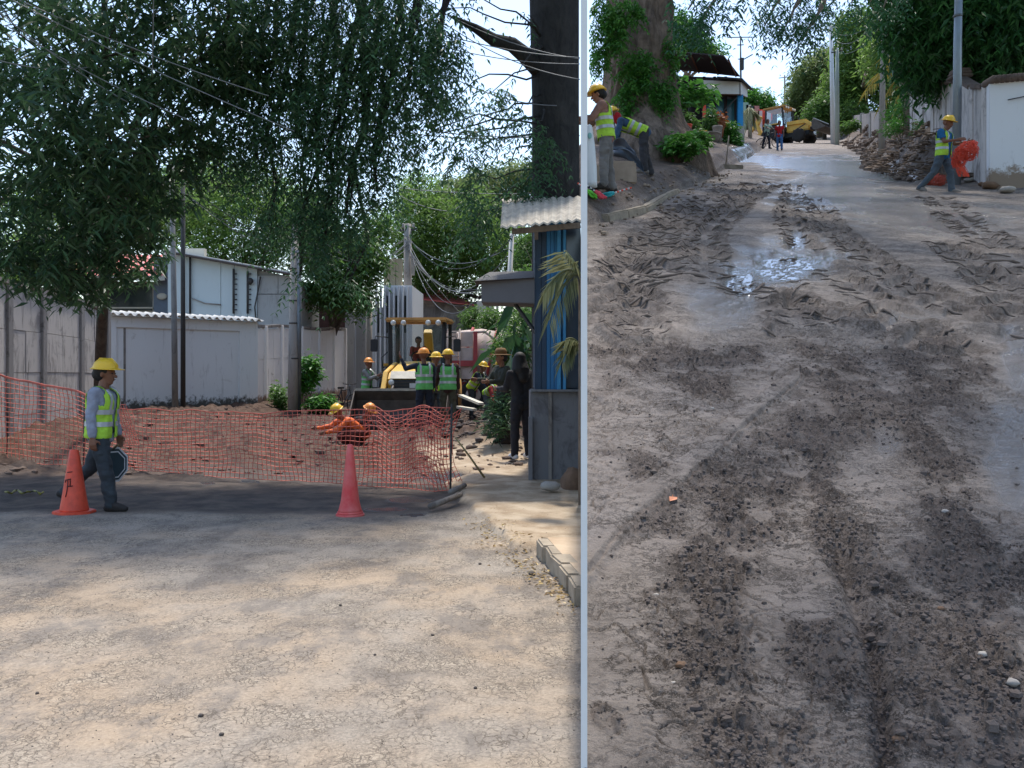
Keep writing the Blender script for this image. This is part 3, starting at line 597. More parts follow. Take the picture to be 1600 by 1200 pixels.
# drooping sprays visible along the top edge, vines on the trunk
HS = [(1075,15,17,40,18,1),(1120,8,17,40,18,1),(1090,45,18,12,22,.6),(1160,5,17,25,16,1),(1200,10,20,30,14,1),(1240,12,20,46,26,1.2),(1225,45,20,26,20,.8),(1255,62,20,18,16,.6),(1290,15,21,36,20,1),(1330,5,21,30,14,1),(1195,40,20,12,18,.5),(1270,40,20,22,22,.7),(1380,12,22,30,16,1)]
for i, c in enumerate(HS):
    mb = MB(); limb_to(mb, unp(c[0]+40, c[1]-70, c[2]), unp(c[0], c[1], c[2]), .05, .015, .02, 5, 80+i); mb.build('branch', M_BARK_PALE, t_)
foliage('hanging_leaves', sprays(in_clumps(HS, 330, .3), .36, .12, .035, 6, 1.2), LF_BLUE, t_, CLIP_R)
VN = [(945,30,25.5,26,40,.3),(975,20,25.2,30,22,.3),(935,85,25.5,16,34,.3),(1000,10,25.2,14,14,.25),(960,60,25.3,18,26,.25),(1038,150,25.95,16,34,.15),(1022,170,25.9,18,34,.15),(980,155,25.7,20,30,.15),(1050,80,26.2,9,40,.2),(1000,110,25.75,30,40,.1)]
foliage('climbing_vine', sprays(in_clumps(VN, 900, .2), .30, .12, .05, 5, .7), LF_BRIGHT, t_, CLIP_R)
# others on the right
bg_tree('mango_tree', 'dark full mango tree overhanging the stained wall behind the lamp pole', groundR(1500,230,31), .3, [(1520,40,26,85,50,2.4),(1460,60,27,55,60,2),(1580,60,25,60,60,2.2),(1430,20,27,50,45,2),(1490,110,27.5,40,35,1.4),(1560,110,27,50,28,1.4),(1440,110,28,26,38,1.2),(1640,40,25,60,70,2),(1500,-60,26,140,60,3)], 3000, .30, LF_RICH, M_BARK_DARK, clip=CLIP_R, k=9, W=.28, droop=.7)
bg_tree('leafy_tree', 'tall airy green tree behind the slim dark pole', groundR(1350,200,86), .35, [(1350,90,84,50,55,3),(1320,140,84,36,40,2.4),(1385,82,60,34,40,2.4),(1390,130,82,34,40,2.2),(1340,40,84,36,25,2),(1420,90,80,30,50,2.2),(1330,180,82,34,18,2),(1395,180,80,30,20,1.5)], 3600, .44, LF_SUN, M_BARK_PALE, clip=CLIP_R)
bg_tree('leafy_tree', 'round pale green tree on the skyline right of the yellow loader', groundR(1282,212,95), .35, [(1275,120,92,34,32,3),(1295,160,92,30,28,3),(1255,150,94,24,22,2.4),(1290,95,92,18,16,2),(1245,175,96,22,14,2)], 2300, .46, LF_RAIN, M_BARK_PALE, clip=CLIP_R)
bg_tree('leafy_tree', 'small bright tree at the end of the street left of the loader', groundR(1183,205,95), .3, [(1180,165,92,26,16,2.4),(1165,155,92,18,12,2),(1192,175,92,16,12,2)], 900, .42, LF_BRIGHT, M_BARK_PALE, clip=CLIP_R)
bg_tree('leafy_tree', 'leafy tree rising behind the dark kiosk roof beside the giant trunk', groundR(1080,200,62), .3, [(1065,65,60,30,26,2.4),(1055,45,60,20,20,2),(1090,80,60,22,12,2),(1110,85,60,20,8,1.6)], 900, .36, LF_BRIGHT, M_BARK_PALE, clip=CLIP_R)
bg_tree('leafy_tree', 'thin young tree with dark trunk standing behind the loader bucket', groundR(1288,214,84), .16, [(1288,170,83,22,22,1.8),(1272,180,83,14,12,1.4),(1305,185,83,16,12,1.4)], 800, .36, LF_MID, M_BARK_DARK, clip=CLIP_R)
# leaning grey trunk on the right
b = Vector(groundR(1440,225,36)); t_ = thing('leaning_tree', 'stout grey trunk leaning in from behind the right wall', 'tree', b)
mb = MB(); mb.tube([b-Vector((0,0,.5)), unp(1430,140,36), unp(1412,60,35), unp(1380,5,33), unp(1330,-70,30)], [.55,.5,.42,.38,.3], 12); mb.build('trunk', M_BARK_PALE, t_)
mb = MB(); limb_to(mb, unp(1385,12,33), unp(1290,-40,28), .12, .05, .05, 6, 5); mb.build('branch', M_BARK_PALE, t_)
mb = MB(); limb_to(mb, unp(1330,-70,30), unp(1250,-90,25), .16, .05, .05, 6, 6); mb.build('branch', M_BARK_PALE, t_)
# palms
def palm_frond(mb, base, tip, sag, n=26, leaf=.5, wid=.03, seed=0, droop=.8):
    rr = random.Random(seed); base = Vector(base); tip = Vector(tip); L = (tip-base).length; pts = []
    for i in range(n+1):
        s_ = i/n; pts.append(base.lerp(tip, s_)+Vector((0, 0, sag*L*4*s_*(1-s_)*(1-.3*s_))))
    P = []; D = []; Ls = []
    for i in range(3, n+1):
        tg = (pts[i]-pts[i-1]).normalized(); sd_ = tg.cross(Vector((0,0,1))).normalized()
        for sg in (-1, 1):
            P.append(pts[i]); D.append(sd_*sg*.7+tg*.75-Vector((0,0,droop*rr.uniform(.6, 1.2)))); Ls.append(leaf*(1-.55*abs(i/n-.4))*rr.uniform(.85, 1.1))
    mb.tube(pts, [.022*(1-.8*i/n)*leaf/.5+.003 for i in range(n+1)], 5)
    return np.array([list(p) for p in P]), np.array([list(d) for d in D]), np.array(Ls), np.full(len(P), wid)
def palm(name, label, base, crown, fronds, mleaf, leaf, wid, tr, clip=None):
    t_ = thing(name, label, 'palm', base); mb = MB(); mb.tube([Vector(base)-Vector((0,0,.3)), (Vector(base)+Vector(crown))/2, crown], [tr*1.2, tr, tr*.8], 9); mb.build('trunk', M_BARK_PALE, t_)
    for i, (tip, sag) in enumerate(fronds):
        fm = MB(); sp = palm_frond(fm, crown, tip, sag, 26, leaf, wid, i); fr = fm.build('frond', mleaf, t_)
        foliage('leaflets', sp, mleaf, fr, clip, .15)
    return t_
cx = unp(905,372,10.6)
palm('potted_palm', 'pale palm fronds arching in front of the blue kiosk wall', (ray(906,10.6), 10.6, 0), unp(906,430,10.6), [(unp(858,500,10.2), .22), (unp(850,455,10.4), .30), (unp(884,392,10.5), .1)], LF_PALM, .42, .02, .016, CLIP_L)
palm('potted_palm', 'lower pale palm fronds at the edge of the kiosk window', (ray(905.5,11.4), 11.4, 0), unp(905.5,540,11.4), [(unp(878,565,11.2), .35), (unp(884,530,11.3), .25)], LF_PALM, .34, .018, .014, CLIP_L)
b = groundR(1435,215,44)
palm('coconut_palm', 'yellowing coconut palm with drooping fronds behind the dark pole', b, unp(1440,118,44), [(unp(1352,140,43), .28), (unp(1375,165,43), .3), (unp(1385,85,43), .1), (unp(1480,150,44), .3), (unp(1400,175,42), .25), (unp(1365,120,46), .25)], LF_YELLOW, 1.0, .07, .16, CLIP_R)
palm('fan_palm', 'small palm on the skyline behind the loader roof', groundR(1240,205,105), unp(1240,135,105), [(unp(1228,145,105), .3), (unp(1252,145,105), .3), (unp(1232,128,105), .2), (unp(1250,130,105), .2), (unp(1240,150,104), .3)], LF_MID, .9, .12, .2, CLIP_R)
palm('fan_palm', 'drooping yellow-green palm beside the blue pillar of the kiosk', groundR(1172,228,60), unp(1172,175,60), [(unp(1160,205,59), .4), (unp(1168,200,58), .3), (unp(1180,195,60), .3), (unp(1185,180,60), .3)], LF_PALM, .7, .08, .12, CLIP_R)
# shrubs
def shrub(name, label, base, cl, n, leaf, m, clip=None, W=.4, group=None, droop=.2, k=6, cat='shrub'):
    t_ = thing(name, label, cat, base, 0, group); mb = MB()
    for i, c in enumerate(cl): limb_to(mb, Vector(base), unp(c[0], c[1], c[2]), .02, .008, .05, 4, i+3)
    mb.build('stem', M_BARK_DARK, t_); foliage('foliage', whorls(in_clumps(cl, n, .4), k, leaf, leaf*W, droop, leaf*.4), m, t_, clip); return t_
g = lambda px, py: tuple(GL(px, py))
shrub('roadside_shrub', 'fresh green shrub growing tall beside the concrete pole', g(478,644), [(482,572,30.5,18,16,.4),(472,600,30.5,16,14,.4),(490,590,30.5,12,10,.3)], 170, .22, LF_BRIGHT, CLIP_L)
shrub('roadside_shrub', 'low leafy shrub at the foot of the white wall, right of the pole', g(500,640), [(500,630,30,22,11,.5),(515,636,30,12,6,.3)], 150, .2, LF_BRIGHT, CLIP_L)
shrub('roadside_shrub', 'dark leafy shrub left of the concrete pole base', g(440,642), [(438,625,30.6,11,18,.4),(432,610,31,8,10,.3)], 110, .18, LF_MID, CLIP_L)
shrub('banana_plant', 'dark broad banana leaves hanging beside the kiosk awning', g(822,660), [(820,515,19,14,12,.4),(808,490,19,12,10,.3),(828,545,19,10,16,.3)], 9, .62, LF_BIG, CLIP_L, .32, droop=.9, k=5, cat='plant')
shrub('weeds', 'dark tangle of weeds on the spoil heap beside the woman in black', g(790,690), [(785,640,17,22,22,.5),(775,665,16.8,20,18,.5),(795,615,17.4,14,14,.4)], 200, .16, LF_MANGO, CLIP_L, .2)
gr = lambda px, py, Y: groundR(px, py, Y)
shrub('papaya_plant', 'tall papaya plant with splayed leaves under the kiosk roof', gr(1060,215,40), [(1062,142,39,12,10,.4),(1085,145,39,16,12,.4),(1105,150,39,12,10,.4),(1075,160,39,14,8,.4),(1056,165,39,8,20,.4)], 60, .42, LF_BRIGHT, CLIP_R, .42, cat='plant')
shrub('ground_cover', 'low mat of bright green leaves at the foot of the giant trunk', gr(1070,232,25), [(1062,224,25,24,10,.8),(1085,218,25.5,16,9,.7),(1048,232,24.6,12,8,.5),(1100,222,26,8,6,.4),(1075,232,24.4,20,7,.5)], 420, .16, LF_BRIGHT, CLIP_R, .6, cat='plant')
shrub('potted_bush', 'dense potted bush left of the blue pillar', gr(1142,235,45), [(1140,205,44.5,14,14,.5),(1148,222,44.3,12,12,.5),(1132,195,44.8,8,8,.4)], 260, .2, LF_BRIGHT, CLIP_R)
shrub('potted_bush', 'leafy pot plant beside the orange flower pot', gr(1108,230,44), [(1108,195,43.5,10,12,.4),(1112,180,43.6,6,10,.3)], 130, .2, LF_MID, CLIP_R)
shrub('potted_bush', 'bushy plant in front of the kiosk window near the giant trunk', gr(1075,225,42), [(1074,188,41.5,12,10,.4),(1085,200,41.4,8,8,.3)], 130, .2, LF_MID, CLIP_R)
shrub('roadside_shrub', 'feathery green shrub growing on the bank by the slim dark pole', gr(1408,215,37), [(1405,180,36.5,22,18,.8),(1395,200,36,20,10,.7),(1420,165,37,16,16,.7),(1440,200,34,14,14,.6)], 420, .16, LF_BRIGHT, CLIP_R, .3)
shrub('roadside_shrub', 'sparse weeds climbing the stained wall above the debris bank', gr(1436,235,32), [(1435,205,31.5,10,16,.4),(1442,222,31,12,9,.4)], 160, .14, LF_MID, CLIP_R, .25)
shrub('roadside_shrub', 'small green shrub on the bank below the grey wall', gr(1325,208,70), [(1322,200,69,10,6,.6),(1335,196,68,8,5,.5)], 130, .3, LF_MID, CLIP_R)
# ------------------------------------------------------------------ walls, buildings, poles of the dry street
M_PANEL = mat_wall('wall_stained', S(186,180,174), S(58,55,55), .58, 1.0, patch=S(120,115,111)); M_POST = mat_wall('post_stained', S(150,145,140), S(70,66,64), .5)
M_WHITE = mat_wall('wall_white_mould', S(224,222,218), S(160,154,146), .34, 1.0, base=S(84,80,72), basez=.5); M_WHITE2 = mat_wall('wall_white_fence', S(236,231,224), S(120,106,94), .30, 1.0, base=S(150,120,98), basez=.5)
M_FCON = mat_wall('concrete_dark', S(140,132,124), S(70,62,56), .6)
M_CONC = mat('concrete', S(168,162,152), .9, var=.3, scale=3, bmp=.3); M_METALG = mat('metal_grey', S(120,124,126), .5, .6, var=.3, scale=3); M_DARKP = mat('pole_dark', S(74,72,70), .7, .2, var=.3)
def bays(name, label, pts, H, rows, mp, mq, pw=.17, zb=-.35, cap=None, facing=-1, thick=.06, split=1):
    """precast wall: one post per point, separate slabs between them, stacked in rows"""
    t_ = thing(name, label, 'wall', (pts[0][0], pts[0][1], 0))
    for i, (x, y, h) in enumerate(pts):
        MB().box((x, y, zb+(h-zb)/2), (pw, pw, h-zb)).build('post', mq, t_, bevel=.012)
    for (x0, y0, h0), (x1, y1, h1) in zip(pts[:-1], pts[1:]):
        d = Vector((x1-x0, y1-y0, 0)); L = d.length; d.normalize(); a = Vector((x0, y0, 0))+d*(pw/2+.003); b = Vector((x1, y1, 0))-d*(pw/2+.003)
        for r in range(rows):
            for q in range(split):
                f0, f1 = q/split, (q+1)/split; pa = a.lerp(b, f0); pb = a.lerp(b, f1); off = d.cross(Vector((0,0,1)))*random.uniform(-.008, .008)
                zz = lambda f, rr: zb+((h0+(h1-h0)*f)-.10-zb)*rr/rows
                n_ = d.cross(Vector((0,0,1)))*thick/2; m_ = MB(); g_ = .007; e_ = d*(.004 if split > 1 else 0)
                m_.add([pa+e_-n_+off+Vector((0,0,zz(f0,r)+g_)), pb-e_-n_+off+Vector((0,0,zz(f1,r)+g_)), pb-e_+n_+off+Vector((0,0,zz(f1,r)+g_)), pa+e_+n_+off+Vector((0,0,zz(f0,r)+g_)),
                        pa+e_-n_+off+Vector((0,0,zz(f0,r+1)-g_)), pb-e_-n_+off+Vector((0,0,zz(f1,r+1)-g_)), pb-e_+n_+off+Vector((0,0,zz(f1,r+1)-g_)), pa+e_+n_+off+Vector((0,0,zz(f0,r+1)-g_))],
                       [(3,2,1,0),(4,5,6,7),(0,1,5,4),(1,2,6,5),(2,3,7,6),(3,0,4,7)])
                m_.build('panel', mp, t_)
        MB().bar(a+Vector((0,0,(zb+h0-.14)/2))-d.cross(Vector((0,0,1)))*.0, b+Vector((0,0,(zb+h1-.14)/2)), .024, min(h0,h1)-.16-zb).build('backing', mq, t_)
        if cap: MB().bar(a+Vector((0,0,h0-.02)), b+Vector((0,0,h1-.02)), .16, .10).build('coping', cap, t_, bevel=.01)
    return t_
def on(px, Y): return (px-800)*Y/F
bays('panel_wall', 'stained grey concrete panel wall at the far left behind the walking worker', [(on(-120,15.5),15.5,3.3),(on(-50,17.4),17.4,3.3),(on(10,19.6),19.6,3.32),(on(64,21.4),21.4,3.3),(on(124,24.2),24.2,3.25),(on(166,26.6),26.6,3.1)], 3.3, 4, M_PANEL, M_POST, .2, cap=M_FCON, split=2)
# white rendered wall with corrugated coping, facing the viewer
A = Vector((on(168,27.5), 27.5, 0)); B = Vector((on(402,31.6), 31.6, 0)); d = (B-A).normalized(); nrm = Vector((d.y, -d.x, 0))
t_ = thing('white_wall', 'white rendered wall with corrugated coping and mouldy foot behind the twin poles', 'wall', A)
zt = 3.02
MB().prism([A+Vector((0,0,-.4)), B+Vector((0,0,-.4)), B-nrm*.15+Vector((0,0,-.4)), A-nrm*.15+Vector((0,0,-.4))], (0,0,zt+.4)).build('wall_face', M_WHITE, t_)
Lw = (B-A).length
for f0, f1 in ((0,.045),(.86,.995)):
    p0 = A+d*Lw*f0; p1 = A+d*Lw*f1; MB().prism([p0+nrm*.06+Vector((0,0,-.4)), p1+nrm*.06+Vector((0,0,-.4)), p1+Vector((0,0,-.4)), p0+Vector((0,0,-.4))], (0,0,zt+.37)).build('pilaster', M_WHITE, t_)
MB().prism([A+d*Lw*.045+nrm*.055+Vector((0,0,zt-.33)), A+d*Lw*.86+nrm*.055+Vector((0,0,zt-.33)), A+d*Lw*.86+Vector((0,0,zt-.33)), A+d*Lw*.045+Vector((0,0,zt-.33))], (0,0,.3)).build('frieze', M_WHITE, t_)
p0 = A+d*Lw*.10; MB().bar(p0+nrm*.012+Vector((0,0,-.2)), p0+nrm*.012+Vector((0,0,zt-.35)), .06, .02, up=nrm).build('joint_strip', M_FCON, t_)
n_ = 150; V_ = []
for i in range(n_+1):
    s_ = i/n_; h = .045*math.sin(s_*2*math.pi*20)
    for off, dz in ((.28,.04),(-.25,.13)): V_.append(A+d*(Lw*(1.02*s_-.01))+nrm*off+Vector((0,0,zt+dz+h)))
V_ += [v-Vector((0,0,.02)) for v in V_]; k_ = 2*(n_+1)
fs = [(2*i, 2*i+2, 2*i+3, 2*i+1) for i in range(n_)]+[(k_+2*i+1, k_+2*i+3, k_+2*i+2, k_+2*i) for i in range(n_)]+[(2*i+2, 2*i, k_+2*i, k_+2*i+2) for i in range(n_)]
MB().add(V_, fs, True).build('corrugated_coping', mat('fibre_cement', S(214,212,206), .9, var=.25, scale=4), t_)
# white fence running back along the street
pts = [(on(p, Y), Y, h) for p, Y, h in ((381,31.8,2.95),(413,33.4,2.95),(438,35.2,3.05),(470,37.5,3.1),(497,39.6,3.1),(520,41.6,3.2),(538,43.5,3.25))]
bays('white_fence_wall', 'bright white panel fence receding behind the concrete pole', pts, 3, 3, M_WHITE2, M_WHITE2, .22, cap=M_FCON, split=2)
# grey metal shed
t_ = thing('metal_shed', 'pale grey metal shed with sloping roof above the white wall', 'building', (on(360,37), 37, 0))
Ys = 37; P_ = [unp(262,640,Ys), unp(458,640,Ys), unp(458,432,Ys), unp(320,404,Ys), unp(262,396,Ys)]
M_SHED = mat_wall('sheet_pale', S(206,216,214), S(176,182,178), .25, .7); M_SHED2 = mat_wall('sheet_dull', S(170,170,166), S(120,116,110), .45, 1.2)
xs = [262, 292, 345, 366, 387, 402]
def roof_y(px): return np.interp(px, [262,320,458], [396,404,432])
for x0, x1 in zip(xs[:-1], xs[1:]):
    MB().prism([unp(x0+.4,640,Ys), unp(x1-.4,640,Ys), unp(x1-.4,roof_y(x1),Ys), unp(x0+.4,roof_y(x0),Ys)], (0,.12,0)).build('wall_panel', M_SHED, t_)
for x0, x1, y0, y1 in ((402.5,434,431,459),(434.8,457,431,459),(402.5,457,460.2,520)):
    MB().prism([unp(x0,y1,Ys-.02), unp(x1,y1,Ys-.02), unp(x1,max(y0,roof_y(x1)),Ys-.02), unp(x0,max(y0,roof_y(x0)),Ys-.02)], (0,.1,0)).build('hatch_panel', M_SHED2, t_)
MB().prism([unp(262,640,Ys+.15), unp(458,640,Ys+.15), unp(458,433,Ys+.15), unp(320,405,Ys+.15), unp(262,397,Ys+.15)], (0,5,0)).build('shed_body', M_SHED2, t_)
MB().bar(unp(258,393,Ys-.25), unp(462,430,Ys-.25), .5, .06).build('roof_edge', mat('roof_brown', S(92,80,74), .8), t_)
MB().prism([unp(258,391.5,Ys-.4), unp(462,428.5,Ys-.4), unp(462,428,Ys+5.5), unp(258,391,Ys+5.5)], (0,0,.05)).build('roof_sheet', mat('roof_pale', S(196,196,192), .6, .2), t_)
for px, y0, y1 in ((297,402,490),(365,420,490),(387,424,490)):
    MB().cyl(unp(px,y0,Ys-.1), unp(px,y1,Ys-.1), .045, n=8).build('drain_pipe', M_DARKP, t_)
    if px > 300:
        for yy in range(428, 488, 8): MB().box(unp(px+3, yy, Ys-.12), (.12,.03,.05)).build('insulator', M_DARKP, t_)
MB().tube([unp(402,520,Ys-.1), unp(398,480,Ys-.12), unp(404,450,Ys-.12), unp(407,432,Ys-.1)], .03, 6).build('cable_pipe', M_DARKP, t_)
MB().tube([unp(300,466,Ys-.1), unp(320,474,Ys-.1), unp(345,476,Ys-.1)], .03, 6).build('cable_pipe', M_CONC, t_)
MB().blob(unp(391,439,Ys-.2), (.12,.12,.12)).build('wall_lamp', M_DARKP, t_)
# house with red sheet roof
t_ = thing('red_roofed_house', 'small house with bright red sheet roof half hidden by the dark mango tree', 'building', (on(205,41), 41, 0))
Yh = 40; M_RED = mat('red_sheet', S(214,108,98), .5, var=.15, scale=2); M_CREAM = mat_wall('cream', S(206,200,184), S(160,150,130), .3); M_BLUEG = mat('blue_grey_paint', S(116,128,142), .8, var=.12)
MB().prism([unp(130,640,Yh), unp(240,640,Yh), unp(240,440,Yh), unp(130,440,Yh)], (0,4,0)).build('wall_block', M_CREAM, t_)
MB().prism([unp(240,640,Yh-.3), unp(267,640,Yh-.3), unp(267,402,Yh-.3), unp(240,402,Yh-.3)], (0,3,0)).build('side_wall', M_BLUEG, t_)
x_ = list(np.linspace(120, 257, 14))
for x0, x1 in zip(x_[:-1], x_[1:]): MB().add([unp(x0+.3,431,Yh-.9), unp(x1-.3,431,Yh-.9), unp(x1-3.3,398,Yh+2.2), unp(x0-2.7,398,Yh+2.2)]+[v-Vector((0,0,.05)) for v in (unp(x0+.3,431,Yh-.9), unp(x1-.3,431,Yh-.9), unp(x1-3.3,398,Yh+2.2), unp(x0-2.7,398,Yh+2.2))], [(0,1,2,3),(7,6,5,4),(0,4,5,1),(1,5,6,2),(3,2,6,7),(0,3,7,4)]).build('roof_sheet', M_RED, t_)
MB().bar(unp(120,434.5,Yh-.92), unp(257.5,434.5,Yh-.92), .05, .20).build('fascia', M_CREAM, t_)
wn_ = MB().box(unp(202,464,Yh-.03), (1.9,.06,1.15)).build('window', mat('window_dark', S(48,56,60), .15, spec=.8, bmp=0), t_)
MB().box(unp(202,481,Yh-.08), (2.0,.08,.06)).build('sill', M_CREAM, wn_)
MB().blob(unp(253,463,Yh-.4), (.22,.06,.14)).build('meter_box', M_CREAM, t_)
MB().box(unp(290,397,41), (1.7,.3,.45)).build('parapet', M_CREAM, t_)
# white building with columns
t_ = thing('white_building', 'white building with tall fins and grey columns behind the loader', 'building', (on(590,48), 48, 0))
M_FAC = mat_wall('facade_white', S(234,234,232), S(190,186,180), .25, .8); M_COLM = mat_wall('column_grey', S(158,158,158), S(118,116,114), .35); M_TAN = mat_wall('tan_panel', S(190,172,140), S(132,118,92), .5, 2.5)
MB().prism([unp(536,640,48), unp(644,640,48), unp(644,446,48), unp(600,446,48), unp(598,480,48), unp(536,490,48)], (0,6,0)).build('wall_block', M_FAC, t_)
for x0, x1, yt, Y_ in ((539,553,486,44.5),(556,571,478,45.2)): MB().prism([unp(x0,640,Y_), unp(x1,640,Y_), unp(x1,yt,Y_), unp(x0,yt,Y_)], (0,.45,0)).build('column', M_COLM, t_, bevel=.02)
for px in (587,594,601,608,615,622,629,636): MB().prism([unp(px-1,640,47.6), unp(px+1.4,640,47.6), unp(px+1.4,447,47.6), unp(px-1,447,47.6)], (0,.38,0)).build('fin', M_FAC, t_)
for px in (590.5,604.5,618.5,632.5): MB().prism([unp(px-1.8,520,47.95), unp(px+1.8,520,47.95), unp(px+1.8,462,47.95), unp(px-1.8,462,47.95)], (0,.04,0)).build('window', MATS['window_dark'], t_)
for x0, x1 in ((599.5,608.6),(609.2,618),(618.6,628)): MB().prism([unp(x0,447,48.2), unp(x1,447,48.2), unp(x1,404,48.2), unp(x0,404,48.2)], (0,.3,0)).build('upper_panel', M_TAN, t_)
# red roof and stone wall farther on
t_ = thing('far_house', 'low house with faded red roof and blotched wall behind the mixer truck', 'building', (on(695,62), 62, 0))
MB().prism([unp(648,640,62), unp(770,640,62), unp(770,474,62), unp(648,462,62)], (0,6,0)).build('wall_block', mat_wall('blotched_wall', S(126,120,114), S(64,58,54), .75, .6, patch=S(170,164,156)), t_)
MB().add([unp(646,467,61), unp(742,478,61), unp(700,458,65), unp(648,448,65), unp(646,465,61), unp(742,476,61), unp(700,456,65), unp(648,446,65)], [(3,2,1,0),(4,5,6,7),(0,1,5,4),(1,2,6,5),(2,3,7,6),(3,0,4,7)]).build('roof_sheet', mat('red_faded', S(204,92,86), .6, var=.3, scale=1.5), t_)
for x0, x1, y0 in ((745,760,470),(764,768,475),(775,779,478)): MB().prism([unp(x0,640,58), unp(x1,640,58), unp(x1,y0,58), unp(x0,y0,58)], (0,.4,0)).build('gate_post', M_CREAM, t_)
t_ = thing('rusty_container', 'dark rust-brown container behind the white fence under the glossy mango tree', 'container', (on(508,47), 47, 0))
M_RUST = mat('rust_brown', S(88,58,50), .8, var=.4, scale=2)
for x0, x1 in ((470,484),(484.4,498),(498.4,512),(512.4,526),(526.4,540)): MB().prism([unp(x0,640,46.8), unp(x1,640,46.8), unp(x1,452,46.8), unp(x0,452,46.8)], (0,.1,0)).build('side_panel', M_RUST, t_)
MB().prism([unp(470,640,47), unp(540,640,47), unp(540,453,47), unp(470,453,47)], (0,2.4,0)).build('container_body', M_DARKP, t_)
# poles
def pole(name, label, pts, r, m, extra=None, group='utility poles'):
    t_ = thing(name, label, 'pole', pts[0], 0, group); MB().tube(pts, r, 12).build('shaft', m, t_)
    if extra: extra(t_)
    return t_
pole('utility_pole', 'thin mottled pole, left one of the twin poles before the white wall', [GL(274,656)-Vector((0,0,.3)), unp(272,480,27.6), unp(268,250,27.6)], [.09,.08,.07], mat_wall('pole_mottled', S(132,130,126), S(80,78,76), .5))
pole('utility_pole', 'thin dark straight pole, right one of the twin poles before the white wall', [GL(286,654)-Vector((0,0,.3)), unp(286,250,27.8)], [.075,.06], M_DARKP)
def ex1(t_):
    MB().tube([GL(467,650)-Vector((0,0,.3)), unp(467.5,392,29.5)], .07, 8).build('steel_conduit', M_METALG, t_)
    MB().bar(unp(455,398,29.6), unp(469,389,29.6), .05, .05).build('bracket', M_METALG, t_)
    for yy in (420,470,505,560): MB().lathe([(.15,-.02),(.155,0),(.15,.02)], unp(459,yy,29.75), 14).build('strap', M_DARKP, t_)
    MB().tube([unp(459,372,29.75), unp(460,350,29.75)], .1, 8).build('pole_top', M_CONC, t_)
pole('utility_pole', 'stout concrete pole strapped to a steel conduit in front of the white fence', [GL(458,650)-Vector((0,0,.3)), unp(458,560,29.75), unp(461,365,29.75)], [.17,.15,.115], mat_wall('pole_concrete', S(156,148,138), S(104,96,88), .45), ex1)
def ex2(t_):
    MB().bar(unp(625,360,50), unp(652,358,50), .1, .1).build('crossarm', M_DARKP, t_)
    MB().box(unp(645,415,49.8), (.18,.18,1.0)).build('service_box', M_CONC, t_)
    for q in (-8,0,8): MB().lathe([(.05,0),(.09,.06),(.05,.12),(.08,.18),(.03,.24)], unp(638+q,356,50), 10).build('insulator', M_CONC, t_)
pole('utility_pole', 'weathered concrete pole with crossarm gathering the tangle of cables', [unp(637,650,50), unp(637,480,50), unp(637,350,50)], [.25,.22,.19], MATS['pole_concrete'], ex2)
pole('utility_pole', 'whitish leaning pole seen above the kiosk awning', [unp(786,640,34), unp(790,545,34), unp(800,365,34)], [.11,.10,.08], mat_wall('pole_white', S(196,194,188), S(150,146,140), .3))
pole('utility_pole', 'slim grey post beside the whitish leaning pole under the awning', [unp(795,640,35), unp(795,480,35)], [.07,.07], M_METALG)
pole('utility_pole', 'pale round column beside the grey columns of the white building', [unp(577,640,43.5), unp(577,560,43.5), unp(577,470,43.5)], [.15,.14,.13], MATS['pole_concrete'])
# cables
M_CABLE = mat('cable_black', S(46,48,52), .6, bmp=0); M_CABLEG = mat('cable_grey', S(120,124,128), .6, bmp=0)
def cable(label, a, b, sag, r=.012, m=None, n=16):
    a = Vector(a); b = Vector(b); pts = [a.lerp(b, i/n)-Vector((0,0,4*sag*(i/n)*(1-i/n))) for i in range(n+1)]
    return tag(MB().tube(pts, r, 5).build('overhead_cable', m or M_CABLE), label, 'cable', 'overhead cables')
ORD = ['topmost', 'second', 'third', 'fourth', 'fifth', 'sixth', 'seventh', 'eighth', 'ninth', 'tenth']
p637 = lambda dy: unp(637, 368+dy, 50)
lab = 'thin cable sagging from the crossarm pole towards the kiosk'
for i, (dy, ex, ey, sg) in enumerate(((0,800,372,1.4),(6,792,400,1.9),(12,795,420,2.2),(16,780,440,1.2),(22,770,445,.9),(4,806,380,1.0),(28,745,470,.5),(10,770,430,2.4),(18,730,500,.2),(30,760,455,.8))):
    cable(ORD[i]+' '+lab, p637(dy), unp(ex, ey, 34 if ex > 765 else 46), sg, .014, M_CABLEG if i % 2 else M_CABLE)
lab = 'thin cable running from the crossarm pole back towards the left poles'
for i, (dy, ex, ey, sg) in enumerate(((0,461,300,1.2),(8,461,330,1.4),(14,461,345,1.0),(20,470,372,.8),(4,286,285,1.6),(10,286,300,1.8),(16,272,290,1.5))):
    cable(ORD[i]+' '+lab, p637(dy), unp(ex, ey, 29.7 if ex > 400 else 27.7), sg, .013, M_CABLEG if i % 2 else M_CABLE)
lab = 'long thin cable crossing the sky in front of the giant trunk'
for i, (x0, y0, x1, y1, Y_, sg) in enumerate(((690,18,906,92,13.6,.10),(700,40,906,124,13.6,.12),(560,5,906,90,13.3,.15),(700,75,906,100,13.8,.06),(705,120,870,165,13.8,.10),(640,200,906,212,20,.1),(640,208,860,210,20,.1),(610,292,870,300,24,.1),(615,300,700,330,26,.1))):
    cable(ORD[i]+' '+lab, unp(x0,y0,Y_), unp(x1,y1,Y_-.6 if x1 > 900 else Y_), sg, .007 if Y_ < 15 else .011, M_CABLEG)
lab = 'thin cable slanting through the dark mango crown'
